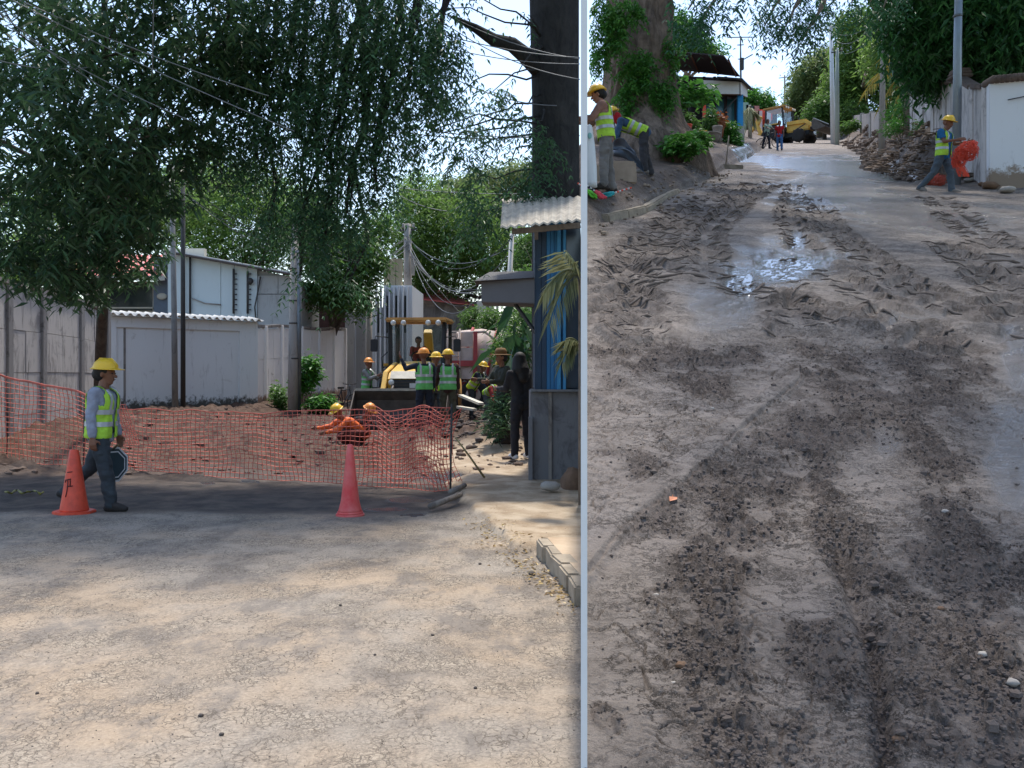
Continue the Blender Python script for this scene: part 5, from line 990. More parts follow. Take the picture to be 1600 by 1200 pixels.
# ------------------------------------------------------------------ machines
M_YEL = mat('machine_yellow', (.72,.42,.05), .45, var=.2, scale=3); M_YELD = mat('machine_yellow_worn', S(196,150,84), .6, var=.3, scale=3); M_STEEL = mat('bucket_steel', S(92,84,78), .6, .4, var=.4, scale=4); M_RUB = mat('tyre_rubber', S(42,40,39), .9, var=.3, scale=12); M_BLK = mat('machine_black', S(38,40,42), .6, var=.2)
M_GLS = mat_glass('cab_glass', (.75,.85,.85)); M_LAMP = mat('lamp_glass', (.7,.7,.66), .2, bmp=0)
def loader(label, loc, rz, lift=0.0, tilt=0.0, group='yellow backhoe loaders'):
    t_ = thing('backhoe_loader', label, 'loader', loc, rz, group)
    def bd(mb, n, m, par=None, bv=0): return mb.build(n, m, par or t_, False, bv)
    for x, y, r, wd in ((-.82,0,.47,.34),(.82,0,.47,.34),(-.86,2.1,.74,.46),(.86,2.1,.74,.46)):
        sgn = 1 if x > 0 else -1; w_ = MB().lathe([(r*.55,-wd/2),(r*.93,-wd/2),(r,-wd/2+.06),(r,wd/2-.06),(r*.93,wd/2),(r*.55,wd/2)], (x,y,r), 28, 'x'); wo_ = bd(w_, 'wheel', M_RUB)
        bd(MB().lathe([(.05,-.02),(r*.5,-.03),(r*.58,.02),(r*.58,.05)], (x+sgn*(wd/2-.03),y,r), 20, 'x'), 'rim', M_YELD, wo_)
        tr = MB()
        for k in range(18):
            a = 2*math.pi*k/18; rot = Matrix.Rotation(a, 3, 'X'); tr.box(Vector((x,y,r))+rot @ Vector((wd*.22*(1 if k % 2 else -1),0,r)), (wd*.55,.07,.05), rot)
        bd(tr, 'tread', M_RUB, wo_)
    bd(MB().box((0,1.1,.72), (.72,3.3,.36)), 'chassis', M_BLK, bv=.02)
    bd(MB().box((0,0,.5), (1.4,.16,.16)), 'front_axle', M_BLK); bd(MB().box((0,2.1,.75), (1.4,.2,.2)), 'rear_axle', M_BLK)
    hd = bd(MB().prism([(-.47,-.62,.86),(-.47,-.66,1.22),(-.47,-.42,1.40),(-.47,1.15,1.66),(-.47,1.15,.86)], (.94,0,0)), 'bonnet', M_YEL, bv=.07)
    bd(MB().box((0,-.665,1.0), (.74,.03,.34)), 'grille', M_BLK, hd)
    for q in range(4): bd(MB().box((0,-.685,.88+.075*q), (.70,.012,.018)), 'grille_bar', M_STEEL, hd)
    bd(MB().prism([(-.40,-.67,1.19),(.40,-.67,1.19),(.40,-.47,1.375),(-.40,-.47,1.375)], (0,-.012,.01)), 'badge_panel', mat('badge_pale', S(196,188,170), .5), hd)
    bd(MB().box((.26,-.69,1.02), (.3,.012,.12)), 'number_plate', M_LAMP, hd)
    for x in (-.36,.36): bd(MB().lathe([(.07,0),(.08,.03),(.05,.05)], (x,-.70,1.10), 14, 'y'), 'headlight', M_LAMP, hd)
    for x in (-.76,.76):
        for y in (1.2, 2.65): bd(MB().bar((x*(.94 if y < 2 else 1),y,.95), (x,y+(.12 if y < 2 else -.05),2.72), .10, .10), 'cab_post', M_BLK, bv=.01)
        bd(MB().box((x*1.02,2.1,1.55), (.46,1.25,.08)), 'mudguard', M_YEL, bv=.03)
        bd(MB().prism([(x,1.26,1.25),(x,2.58,1.25),(x,2.56,2.66),(x,1.36,2.66)], (.008,0,0)), 'side_window', M_GLS)
        bd(MB().tube([(x,1.25,2.3),(x*1.45,1.05,2.34),(x*1.48,1.02,2.2)], .016, 6), 'mirror_arm', M_BLK); bd(MB().box((x*1.5,1.02,2.08), (.2,.05,.34)), 'mirror', M_BLK, bv=.02)
        bd(MB().tube([(x*1.12,1.0,.95),(x*1.22,1.0,1.75),(x*1.05,1.15,1.9)], .02, 6), 'handrail', M_BLK)
    bd(MB().box((0,1.95,1.02), (1.5,1.5,.16)), 'cab_floor', M_BLK); bd(MB().prism([(-.68,1.23,1.30),(.68,1.23,1.30),(.70,1.34,2.66),(-.70,1.34,2.66)], (0,.008,0)), 'windscreen', M_GLS)
    rf = bd(MB().box((0,1.95,2.79), (1.72,1.75,.12)), 'cab_roof', M_YELD, bv=.04)
    for x in (-.62,-.34,.34,.62): bd(MB().lathe([(.07,0),(.08,.05),(.05,.08)], (x,1.02,2.70), 12, 'y'), 'work_light', M_LAMP, rf)
    bd(MB().box((0,2.2,1.35), (.5,.5,.14)), 'seat', M_BLK, bv=.03); bd(MB().box((0,2.46,1.68), (.48,.12,.6)), 'seat_back', M_BLK, bv=.03)
    bd(MB().cyl((0,1.35,1.1), (0,1.55,1.72), .035), 'steering_column', M_BLK)
    bd(MB().tube([Vector((.19*math.cos(a*math.pi/8), 1.56-.09*math.sin(a*math.pi/8), 1.75+.17*math.sin(a*math.pi/8))) for a in range(17)], .018, 6), 'steering_wheel', M_BLK)
    Z = lift
    for x in (-.56,.56):
        bd(MB().prism([(x-.06,1.05,1.62),(x-.06,1.05,1.38),(x-.06,-.35,1.12+Z*.5),(x-.06,-1.15,.42+Z),(x-.06,-1.15,.60+Z),(x-.06,-.40,1.40+Z*.5)], (.12,0,0)), 'loader_arm', M_YEL, bv=.015)
        bd(MB().cyl((x*.8,.6,.9), (x*.8,-.35,1.1+Z*.5), .05, n=10), 'lift_ram', M_STEEL); bd(MB().cyl((x*.55,-.3,1.2+Z*.5), (x*.55,-1.15,.85+Z), .04, n=10), 'tilt_ram', M_STEEL)
    bk = Matrix.Rotation(R(tilt), 4, 'X'); o_ = Vector((0,-1.15,.5+Z)); c_ = lambda y, z: o_+(bk @ Vector((0,y,z)))
    prof = [(-.95,-.42),(-.30,-.42),(-.05,-.30),(.02,-.05),(-.04,.22),(-.22,.44)]; inner = [(-.24,.40),(-.08,.20),(-.03,-.04),(-.09,-.26),(-.32,-.38),(-.95,-.39)]
    Wb = 1.17; poly = [c_(y, z) for y, z in prof+inner]; sh = MB(); n_ = len(poly)
    sh.add([p+Vector((-Wb,0,0)) for p in poly]+[p+Vector((Wb,0,0)) for p in poly], [(i, (i+1) % n_, (i+1) % n_+n_, i+n_) for i in range(n_)]); bo = bd(sh, 'bucket', M_STEEL)
    for x in (-Wb, Wb): bd(MB().prism([c_(y, z)+Vector((x-.015,0,0)) for y, z in prof], (.03,0,0)), 'bucket_side', M_STEEL, bo)
    bd(MB().box(c_(-.22,.45), (2.34,.06,.06), bk.to_3x3()), 'bucket_lip', mat('lip_worn', S(170,160,146), .5, .5), bo)
    # rear digging arm folded upright
    bd(MB().box((0,3.1,.9), (1.7,.3,.4)), 'rear_frame', M_YEL, bv=.03)
    bd(MB().prism([(-.12,3.1,.9),(-.12,3.4,.9),(-.12,3.9,2.0),(-.12,3.5,2.62),(-.12,3.35,2.5),(-.12,3.6,1.95)], (.24,0,0)), 'boom', M_YEL, bv=.02)
    bd(MB().prism([(-.1,3.45,2.5),(-.1,3.6,2.6),(-.1,4.3,1.6),(-.1,4.15,1.5)], (.2,0,0)), 'dipper', M_YEL, bv=.02)
    bd(MB().box((0,4.3,1.2), (.5,.4,.5), taper=.7), 'digger_bucket', M_STEEL, bv=.03)
    return t_
lx, ly = on(640,25.2), 25.2
loader('yellow backhoe loader facing the camera on the dry street with its bucket lowered', (lx, ly, .05), R(-3), -.04, -6)
person('loader driver in red shirt sitting in the cab of the near loader', (lx+.02, ly+2.15, .05), R(-80), 1.66, lean=2, hipL=(86,10), kneeL=78, hipR=(86,10), kneeR=78, shL=(45,10), elL=40, shR=(45,10), elR=40, shirt=cloth('red_orange', S(176,64,52)), trousers=J2, hat=None, lift=1.06)
rl = GR(1236, 224)
loader('yellow loader parked far up the muddy street with its bucket half raised', (rl.x+1.0, rl.y+.2, zmud(rl.x, rl.y)+.02), R(46), .40, -12)
# mixer truck
t_ = thing('mixer_truck', 'dusty pinkish concrete mixer truck standing behind the crew', 'truck', (on(745,34), 34, .1)); mx, my, mz = t_.location
M_DUST = mat('mixer_dusty', S(206,186,172), .8, var=.3, scale=2.5); M_RED2 = mat('mixer_red', S(176,72,70), .7, var=.3, scale=3)
T_ = lambda x, y, z: Vector((mx+x, my+y, mz+z))
rotd = Matrix.Rotation(R(12), 3, 'Y')
dr = MB().lathe([(.35,-1.35),(.75,-1.1),(1.0,-.3),(1.02,.3),(.85,.9),(.5,1.5),(.36,1.75)], T_(.25,.3,1.75), 28, 'x', rotd).build('drum', M_DUST, t_)
for h, r in ((-.6,.96),(.25,1.035)): MB().lathe([(r,-.05),(r+.03,-.04),(r+.03,.04),(r,.05)], T_(.25,.3,1.75)+rotd @ Vector((h,0,0)), 28, 'x', rotd).build('drum_ring', M_RED2, dr)
MB().box(T_(0,.3,.75), (4.6,.9,.28)).build('chassis', M_RED2, t_, bevel=.02)
for x in (-1.2,-.1,1.5):
    for y in (-.55,1.15):
        wo_ = MB().lathe([(.25,-.14),(.46,-.14),(.5,-.09),(.5,.09),(.46,.14),(.25,.14)], T_(x,y,.45), 22, 'y').build('wheel', M_RUB, t_); MB().lathe([(.04,-.15),(.26,-.16),(.28,-.12)], T_(x,y,.45), 16, 'y').build('rim', M_DUST, wo_)
for x0, x1 in ((-1.12,-.62),(-.60,-.10)):
    for z0, z1 in ((1.0,1.55),(1.57,2.1),(2.12,2.6)): MB().box(T_((x0+x1)/2,-.75,(z0+z1)/2), (x1-x0-.01,.05,z1-z0-.01)).build('hopper_panel', M_DUST, t_, bevel=.01)
for x in (-.95,-.55): MB().cyl(T_(x,-.86,.6), T_(x,-.86,2.75), .025, n=8).build('ladder_rail', M_DUST, t_)
for z in (.9,1.2,1.5,1.8,2.1,2.4,2.65): MB().cyl(T_(-.95,-.86,z), T_(-.55,-.86,z), .018, n=6).build('ladder_rung', M_DUST, t_)
MB().box(T_(-.02,-.8,1.6), (.14,.10,2.1)).build('red_column', M_RED2, t_); MB().box(T_(-.5,-.85,1.55), (1.1,.06,.2)).build('red_board', M_RED2, t_)
MB().tube([T_(-.6,-.7,2.6), T_(.3,-.75,2.65), T_(.9,-.6,2.2), T_(1.3,-.5,1.4)], .05, 8).build('chute_rail', M_DUST, t_)
MB().box(T_(2.3,.3,1.5), (1.0,2.0,1.7)).build('cab', M_DUST, t_, bevel=.12); MB().box(T_(2.3,-.72,1.75), (.6,.02,.6)).build('cab_window', MATS['window_dark'], t_)
# ------------------------------------------------------------------ orange net fence, cones and bits on the dry street
M_NET = mat('net_orange', (.72,.17,.12), .7, var=.3, bmp=0); M_NETR = mat('net_red', (.85,.09,.045), .65, var=.25, bmp=0)
t_ = thing('safety_net_fence', 'sagging orange plastic mesh fence strung across the dry street', 'net', GL(430,750))
ctl = [(-60,706,572),(8,717,590),(70,725,602),(125,729,614),(160,731,632),(200,735,638),(320,743,643),(430,750,646),(540,757,640),(620,762,641),(680,767,637),(706,765,638)]
cx_ = np.array([c[0] for c in ctl], float); nu, nv = 112, 17; us = np.linspace(-60, 706, nu)
yb = np.interp(us, cx_, [c[1] for c in ctl]); yt = np.interp(us, cx_, [c[2] for c in ctl]); Yn = 2400/(yb-570)
NG = np.zeros((nv, nu, 3))
for j in range(nv):
    s_ = j/(nv-1); y_ = yb+(yt-yb)*(s_+.06*np.sin(s_*3.1)*np.sin(us*.02)); Yj = Yn+.12*np.sin(us*.045+s_*4)+.10*(fbm(us*.03, us*0+s_*3, 401, 3)-.5)*2
    px_ = us+4*(fbm(us*.02, us*0+s_*4, 402, 3)-.5)*2-np.where(us > 640, (us-640)*.25*math.sin(math.pi*s_), 0); y_ = y_+3*(fbm(us*.03+9, us*0+s_*5, 403, 3)-.5)*2
    NG[j] = np.stack([(px_-800)*Yj/F, Yj, EYE-(y_-570)*Yj/F], -1)
def strands(mb, G, r, skip=None):
    for row in G: mb.tube([Vector(p) for p in row], r, 3, False)
    for col in np.transpose(G, (1, 0, 2)): mb.tube([Vector(p) for p in col], r, 3, False)
mb = MB(); strands(mb, NG, .0056); mo = mb.build('mesh', M_NET, t_)
MB().tube([Vector(p) for p in NG[-1]], .008, 5).build('top_cord', M_NET, t_)
MB().tube([Vector(p)+Vector((0,0,.02)) for p in NG[-1][:30]], .010, 5).build('top_cord', M_NET, t_)
NG2 = NG[:, -24:].copy(); NG2[:, :, 1] += .5; NG2[:, :, 0] += .12; NG2[:, :, 2] = NG2[:, :, 2]*.95+.08*np.sin(NG2[:, :, 0]*9)
mb = MB(); strands(mb, NG2, .0056); mb.build('folded_end', M_NET, t_)
G3 = np.zeros((10, 8, 3))
for j in range(10):
    for i in range(8): G3[j, i] = unp(168+i*4+j*2.4, 632+j*7, 13.9-.02*i)
mb = MB(); strands(mb, G3, .005); mb.build('loose_fold', M_NET, t_)
for px, Y_, h in ((-55,17.3,1.5),(8,16.5,1.45),(128,15.1,1.2),(703,12.2,1.1)): tag(MB().tube([(on(px,Y_), Y_+.05, -.2), (on(px,Y_)+.02, Y_+.05, h)], .014, 7).build('stake', M_DARKP), {-55:'stake holding the net fence beyond the left edge',8:'thin stake at the left end of the net fence',128:'thin stake behind the walking worker holding the net',703:'thin stake at the right end of the net fence'}[px], 'stake', 'net stakes')
tag(MB().tube([GL(757,752)+Vector((0,0,.05)), unp(735,715,13), unp(712,684,12.6)], [.016,.014,.010], 6).build('stick', mat('stick_pale', S(168,160,120), .8)), 'leaning pale stick at the right end of the net fence', 'stick')
M_CONE = mat('cone_red_orange', (.88,.10,.045), .5, var=.35, scale=6, bmp=.1); M_CONE2 = mat('cone_red', (.72,.06,.06), .55, var=.3, scale=5, bmp=.05, col2=(.76,.18,.16))
def cone(label, px, py, h, w, m, two):
    g_ = GL(px, py); s_ = g_.y/F; h *= s_; w *= s_; z = zdry(g_.x, g_.y)-.005
    t_ = thing('traffic_cone', label, 'cone', (g_.x, g_.y, z), 0, 'traffic cones')
    prof = [(w*.37,.035),(w*.365,.05),(w*.30,h*.30),(w*.20,h*.68),(w*.115,h*.985),(w*.10,h),(w*.06,h),(w*.05,h*.97)] if not two else [(w*.46,.045),(w*.42,.075),(w*.34,h*.22),(w*.25,h*.5),(w*.16,h*.82),(w*.12,h*.95),(w*.09,h),(w*.05,h),(w*.04,h*.98)]
    MB().lathe(prof, (0,0,0), 28).build('cone_body', m, t_, False)
    if not two: MB().prism([Vector((math.cos(a)*w*.52*(1.08 if i % 2 else 1), math.sin(a)*w*.5, 0)) for i, a in enumerate([math.pi*2*q/16 for q in range(16)])], (0,0,.036)).build('base', m, t_, False, .008)
    else:
        MB().lathe([(w*.52,0),(w*.53,.012),(w*.52,.028),(w*.46,.03)], (0,0,0), 28).build('base', m, t_, False); MB().lathe([(w*.47,.031),(w*.485,.04),(w*.47,.05),(w*.42,.052)], (0,0,0), 28).build('base_ring', m, t_, False)
    return t_, h, w
c1, h1, w1 = cone('taller bright orange-red traffic cone with black marker strokes, left of the walking worker', 116, 801, 100, 58, M_CONE, False)
def crad(z): return np.interp(z/h1, [.05,.30,.68,.985], [w1*.367,.30*w1,.20*w1,.115*w1])
def stroke3(pts):  # marker ink lying on the cone skin; (angle deg from front, height fraction)
    return MB().tube([Vector((crad(f*h1)*math.sin(R(a)), -crad(f*h1)*math.cos(R(a)), f*h1))*1.0+Vector((0,-.003,0)) for a, f in pts], .0055, 5)
M_INK = mat('marker_ink', S(58,24,26), .7, bmp=0)
for pts in ([(-28,.655),(-5,.662),(12,.665)],[(-35,.535),(-10,.55),(5,.555)],[(-16,.545),(-13,.46),(-15,.36),(-18,.28)],[(-14,.445),(5,.445),(18,.45)],[(0,.55),(2,.50),(2,.445)],[(-34,.535),(-36,.50)]): stroke3(pts).build('marker_stroke', M_INK, c1, False)
cone('faded red traffic cone with stepped base standing before the net', 547, 805, 112, 42, M_CONE2, True)
# stones on the dry street
def stone(label, p, r, m, seed, flat=.7, nm='stone', cat='stone'):
    return tag(MB().blob((p[0], p[1], p[2]+r*flat*.6), (r, r*.85, r*flat), 9, 6, .18, seed).build(nm, m), label, cat, 'loose stones')
M_ST = mat('stone_dark', S(96,88,82), .9, var=.3, scale=30); M_STL = mat('stone_pale', S(172,164,154), .9, var=.2, scale=14); M_STB = mat('stone_brown', S(128,100,78), .95, var=.3, scale=10, bmp=.6)
for lb, px, py, rr_ in (('small dark stone lying lowest on the dry street',346,1150,.016),('dark stone near the left edge of the dry street',58,1083,.013),('flat dark stone on the dry street above the lowest stone',314,1119,.018),('dark stone beside the crumbling kerb',831,898,.035),('small dark stone in the middle of the dry street',676,992,.014),('tiny dark stone near the dusty patch of the dry street',586,1024,.012),('small dark upright stone before the pavement edge',750,881,.018),('tiny dark stone left of the right cone shade',532,946,.014),('dark stone low at the right of the dry street',743,1075,.013)):
    g_ = GL(px, py); stone(lb, (g_.x, g_.y, zdry(g_.x, g_.y)), rr_*.75, M_ST, px)
g_ = GL(860, 776); stone('white-topped rock lying before the kiosk base', (g_.x, g_.y, .09), .12, M_STL, 3, .5)
g_ = GL(893, 770); tag(MB().blob((g_.x+.02, g_.y+.1, .05), (.16,.3,.26), 14, 8, .08, 9).build('soil_heap', M_STB), 'rounded brown heap of soil against the kiosk base at the right edge', 'soil heap')
g_ = GL(703, 782); 
for lb, a, b, r_ in (('grey pipe lying at the pavement corner',GL(672,800)+Vector((0,0,.06)),GL(720,786)+Vector((0,0,.10)),.035),('short rusty pipe stub lying at the net end',GL(704,775)+Vector((0,0,.05)),GL(726,768)+Vector((0,0,.08)),.035)):
    tag(MB().cyl(a, b, r_, r_*.9, 10).build('pipe', M_FCON), lb, 'pipe')
for lb, a, b in (('pale timber plank leaning on the spoil heap by the crew',unp(720,618,22),unp(752,631,21)),('short pale plank lying below the leaning plank',unp(716,636,21.5),unp(742,640,21)),('square timber offcut near the mixer wheels',unp(768,600,24),unp(772,586,24))):
    tag(MB().bar(a, b, .12, .05).build('plank', mat('plank_pale', S(214,206,188), .8, var=.2, scale=5)), lb, 'plank')
tp = MB(); pts = [GL(8+i*5, 771+2*math.sin(i*1.3))+Vector((0,0,.02+.012*math.sin(i*2.1))) for i in range(13)]
tag(MB().tube(pts, [.012+.006*(i % 2) for i in range(13)], 4).build('caution_tape', mat('tape_yellow', S(176,164,62), .6, scale=18, col2=S(40,38,34))), 'crumpled yellow and black tape on the damp ground at the far left', 'tape')
# bicycle frame helper
M_BIKE = mat('bike_frame', S(60,64,70), .4, .5)
def bicycle(label, loc, rz, s=1.0):
    t_ = thing('bicycle', label, 'bicycle', loc, rz); W = False
    for x in (-.5*s, .5*s):
        wo_ = MB().tube([Vector((x+.31*s*math.cos(a*math.pi/10), 0, .33*s+.31*s*math.sin(a*math.pi/10))) for a in range(21)], .02*s, 6).build('wheel', M_RUB, t_, W)
        sp_ = MB()
        for a in range(8): sp_.cyl((x,0,.33*s), (x+.3*s*math.cos(a*math.pi/4),0,.33*s+.3*s*math.sin(a*math.pi/4)), .003*s, n=4)
        sp_.build('spokes', M_METALG, wo_, W)
    A_, B_, C_, D_ = Vector((-.5,0,.33))*s, Vector((-.08,0,.30))*s, Vector((-.2,0,.78))*s, Vector((.36,0,.80))*s
    fr_ = MB()
    for a, b in ((A_,B_),(A_,C_),(B_,C_),(B_,D_),(C_,D_),(D_,Vector((.5,0,.33))*s)): fr_.cyl(a, b, .018*s, n=6)
    fr_.build('frame', M_BIKE, t_, W); MB().tube([(.34*s,-.25*s,.98*s),(.36*s,0,.95*s),(.34*s,.25*s,.98*s)], .014*s, 6).build('handlebar', M_BLK, t_, W); MB().cyl(D_, (.36*s,0,.95*s), .016*s).build('stem', M_METALG, t_, W); MB().box((-.22*s,0,.86*s), (.26*s,.13*s,.06*s)).build('saddle', M_BLK, t_, W, .02); MB().cyl(C_, (-.22*s,0,.84*s), .014*s).build('seat_post', M_METALG, t_, W)
    return t_
g_ = gx(538,31); bicycle('dark bicycle leaning at the foot of the grey column', g_, R(70))
# loose earth, gravel and litter of the dry street
def scatter_blobs(name, label, cat, P, r, m, flat=.7):
    base = MB(); base.blob((0,0,0), 1, 5, 3, .25, 3); bv = np.array([list(v) for v in base.v]); bf = base.f; n = len(P)
    tri = [f for f in bf]; A_ = rng.random(n)*6.28; sc = np.stack([r*rng.uniform(.7,1.4,n), r*rng.uniform(.7,1.3,n), r*flat*rng.uniform(.6,1.2,n)], -1)
    q = bv[None]*sc[:, None]; c_, s_ = np.cos(A_)[:, None], np.sin(A_)[:, None]; V = np.stack([q[..., 0]*c_-q[..., 1]*s_, q[..., 0]*s_+q[..., 1]*c_, q[..., 2]], -1)+P[:, None]
    Fc = (np.array(tri)[None]+np.arange(n)[:, None, None]*len(bv)).reshape(-1, 4)
    return tag(link(name, mesh_np(name, V.reshape(-1, 3), Fc, False), m), label, cat, kind='stuff')
n_ = 900; ppx = rng.uniform(0, 906, n_); ppy = 800+400*rng.random(n_)**1.2; Y_ = 2400/(ppy-570); X_ = (ppx-800)*Y_/F
scatter_blobs('road_gravel', 'fine loose grit on the dry street', 'gravel', np.stack([X_, Y_, np.array([zdry(a, b) for a, b in zip(X_, Y_)])+.001], -1), rng.uniform(.0015,.005,n_), mat('grit', S(120,110,100), .9, scale=3, col2=S(80,74,70)))
n_ = 900; Y_ = rng.uniform(14, 34, n_); X_ = rng.uniform(-8.5, .2, n_); 
scatter_blobs('excavated_rubble', 'broken earth and rubble on the excavated stretch behind the net', 'rubble', np.stack([X_, Y_, np.array([zdry(a, b) for a, b in zip(X_, Y_)])+.01], -1), (.015+.10*rng.random(n_)**3.5), mat('rubble_earth', S(72,56,48), .95, scale=1.5, col2=S(116,100,88)), .5)
n_ = 500; ppx = rng.normal(725, 32, n_); ppy = rng.normal(660, 20, n_).clip(625, 712); Y_ = 2400/(ppy-570); X_ = (ppx-800)*Y_/F
scatter_blobs('spoil_rubble', 'dark clods and stones of the spoil heap beside the kiosk', 'rubble', np.stack([X_, Y_, np.array([zdry(a, b) for a, b in zip(X_, Y_)])+.02], -1), rng.uniform(.03,.10,n_), mat('rubble_dark', S(96,84,76), .95, scale=1.5, col2=S(56,52,52)), .6)
n_ = 420; tt = rng.random(n_); ppx = 745+tt*160+rng.normal(0, 16, n_); ppy = 800+tt*135+rng.normal(14, 10, n_); ok = ppx < 903; ppx, ppy = ppx[ok], ppy[ok]; Y_ = 2400/(ppy-570); X_ = (ppx-800)*Y_/F; P_ = np.stack([X_, Y_, np.array([zdry(a, b) for a, b in zip(X_, Y_)])+.012], -1)
az = rng.random(len(P_))*6.28; V, Fc = diamonds(P_, np.stack([np.cos(az), np.sin(az), rng.normal(0,.25,len(P_))], -1), rng.uniform(.025,.07,len(P_)), rng.uniform(.01,.025,len(P_)), .3)
tag(link('leaf_litter', mesh_np('leaf_litter', V, Fc), mat_leaf('leaf_dry', S(120,92,56), S(196,170,112), .1)), 'dry leaves swept against the broken pavement edge', 'leaf litter', kind='stuff')
# ------------------------------------------------------------------ the muddy street: walls, kiosk, poles
M_RW = mat_wall('wall_right_stained', S(204,196,190), S(70,58,52), .6, .9); M_RW2 = mat_wall('wall_right_white', S(232,232,232), S(186,182,176), .3, .8, base=S(150,132,114), basez=.45); M_RCAP = mat_wall('coping_mossy', S(110,94,84), S(66,54,48), .6)
def wall_on(name, label, pts, H, mp, mq, rows=1, cap=None, pw=.2, zsink=.5, sunk=0.0, split=1):
    t_ = thing(name, label, 'wall', (pts[0][0], pts[0][1], zr(pts[0][1])))
    for x, y, h in pts: MB().box((x, y, zr(y)+(h-zsink)/2), (pw, pw, h+zsink)).build('post', mq, t_, bevel=.015)
    for (x0, y0, h0), (x1, y1, h1) in zip(pts[:-1], pts[1:]):
        a = Vector((x0, y0, zr(y0))); b = Vector((x1, y1, zr(y1))); dh = Vector((x1-x0, y1-y0, 0)).normalized(); n_ = dh.cross(Vector((0,0,1)))*.05; L = (b-a).length; f0 = (pw/2+.003)/L
        for q in range(split):
            fa = f0+(1-2*f0)*q/split; fb = f0+(1-2*f0)*(q+1)/split-.003; A_ = a.lerp(b, fa); B_ = a.lerp(b, fb); hA = h0+(h1-h0)*fa-.08; hB = h0+(h1-h0)*fb-.08
            for r in range(rows):
                zA0, zA1 = -zsink+(hA+zsink)*r/rows+.006, -zsink+(hA+zsink)*(r+1)/rows-.006; zB0, zB1 = -zsink+(hB+zsink)*r/rows+.006, -zsink+(hB+zsink)*(r+1)/rows-.006; o_ = n_.normalized()*random.uniform(-.01,.01)
                U_ = lambda p, z, sg: p+n_*sg+o_+Vector((0,0,z))
                MB().add([U_(A_,zA0,-1),U_(B_,zB0,-1),U_(B_,zB0,1),U_(A_,zA0,1),U_(A_,zA1,-1),U_(B_,zB1,-1),U_(B_,zB1,1),U_(A_,zA1,1)], [(3,2,1,0),(4,5,6,7),(0,1,5,4),(1,2,6,5),(2,3,7,6),(3,0,4,7)]).build('panel', mp, t_)
        if cap: MB().bar(a.lerp(b, f0)+Vector((0,0,h0-.02)), a.lerp(b, 1-f0)+Vector((0,0,h1-.02)), .30, .12).build('coping', cap, t_, bevel=.02)
    return t_
P0, P1 = (on(1548,21.6), 21.6), (on(1428,34), 34)
pt = [(P0[0]+(P1[0]-P0[0])*f, P0[1]+(P1[1]-P0[1])*f, h) for f, h in ((.02,2.38),(.14,2.42),(.30,2.70),(.45,2.66),(.62,2.62),(.8,2.6),(1,2.55))]
wr_ = wall_on('stained_wall', 'peeling white panel wall with dark stains along the right of the muddy street', pt, 2.4, M_RW, M_RW, 2, M_RCAP, .22, split=1)
for k, dz in ((0,.0),(1,.09),(2,.16)):
    x, y, h = pt[2]; MB().box((x, y, zr(y)+h+.02+dz), (.5-.05*k, .5-.05*k, .085)).build('pier_cap', M_RCAP, wr_, bevel=.02)
tA = Vector((on(1546,21.5), 21.5, zr(21.5))); tB = Vector((on(1760,20.6), 20.6, zr(20.6)))
t_ = thing('white_end_wall', 'clean white rendered wall end with muddy foot at the right edge', 'wall', tA)
dh = (tB-tA); dh.z = 0; MB().prism([tA-Vector((0,0,.5)), Vector((tB.x,tB.y,tA.z-.5)), Vector((tB.x+.05,tB.y+.25,tA.z-.5)), tA+Vector((.05,.25,-.5))], (0,0,2.93)).build('wall_face', M_RW2, t_, bevel=.015)
n_ = 26
for i in range(n_):
    p = tA.lerp(Vector((tB.x,tB.y,tA.z)), (i+.5)/n_)+Vector((0,.1,2.47)); MB().lathe([(.07,-.26),(.085,-.2),(.085,.2),(.07,.26)], p, 10, 'y').build('ridge_tile', M_RCAP, t_)
MB().bar(tA.lerp(tB,.13)+Vector((0,-.05,2.02)), tA.lerp(tB,.3)+Vector((0,-.05,2.12)), .02, .02).build('iron_bar', M_DARKP, t_)
wall_on('grey_wall', 'long plain grey wall beyond the slim dark pole', [(on(1378,48),48,2.15),(on(1362,57),57,2.15),(on(1347,68),68,2.15),(on(1333,82),82,2.15),(on(1318,102),102,2.15)], 2.1, mat_wall('grey_block', S(160,152,146), S(104,96,90), .5, .6), M_CONC, 1, None, .25)
# poles
def poleR(label, px, Y, ytop, r0, r1, m, dx=0, extra=None):
    b = groundR(px, 0, Y); return pole('street_pole', label, [Vector(b)-Vector((0,0,.5)), unp(px+dx*.5, (190+ytop)/2, Y), unp(px+dx, ytop, Y)], [r0, (r0+r1)/2, r1], m, extra, 'street poles')
def cross(px, y, Y):
    def f(t_):
        MB().bar(unp(px-9,y+2,Y), unp(px+9,y,Y), .08, .08).build('crossarm', M_DARKP, t_)
        for q in (-7,0,7): MB().lathe([(.04,0),(.07,.06),(.04,.1),(.06,.16),(.02,.2)], unp(px+q,y-1,Y), 8).build('insulator', M_CONC, t_)
    return f
poleR('tall white lamp pole, left one of the pair beside the debris bank', 1302, 66, 40, .18, .11, mat('pole_white_r', S(206,208,210), .5, .2, var=.1), -4)
poleR('greenish concrete pole right of the tall white lamp pole', 1308, 64, 78, .16, .11, mat_wall('pole_green', S(150,158,150), S(112,118,110), .4), 0, cross(1308,80,64))
poleR('slim dark pole with wires standing on the debris bank', 1377, 39.5, 18, .13, .085, MATS['pole_concrete'], 5, cross(1382,26,39.5))
def lampx(t_): MB().lathe([(.10,-.03),(.115,0),(.10,.03)], unp(1496.5,25,22.9), 14).build('collar', M_METALG, t_)
poleR('steel lamp pole rising behind the man carrying the red net', 1494, 22.9, -60, .105, .085, mat('steel_pole', S(150,158,164), .45, .6, var=.15, scale=3), 5, lampx)
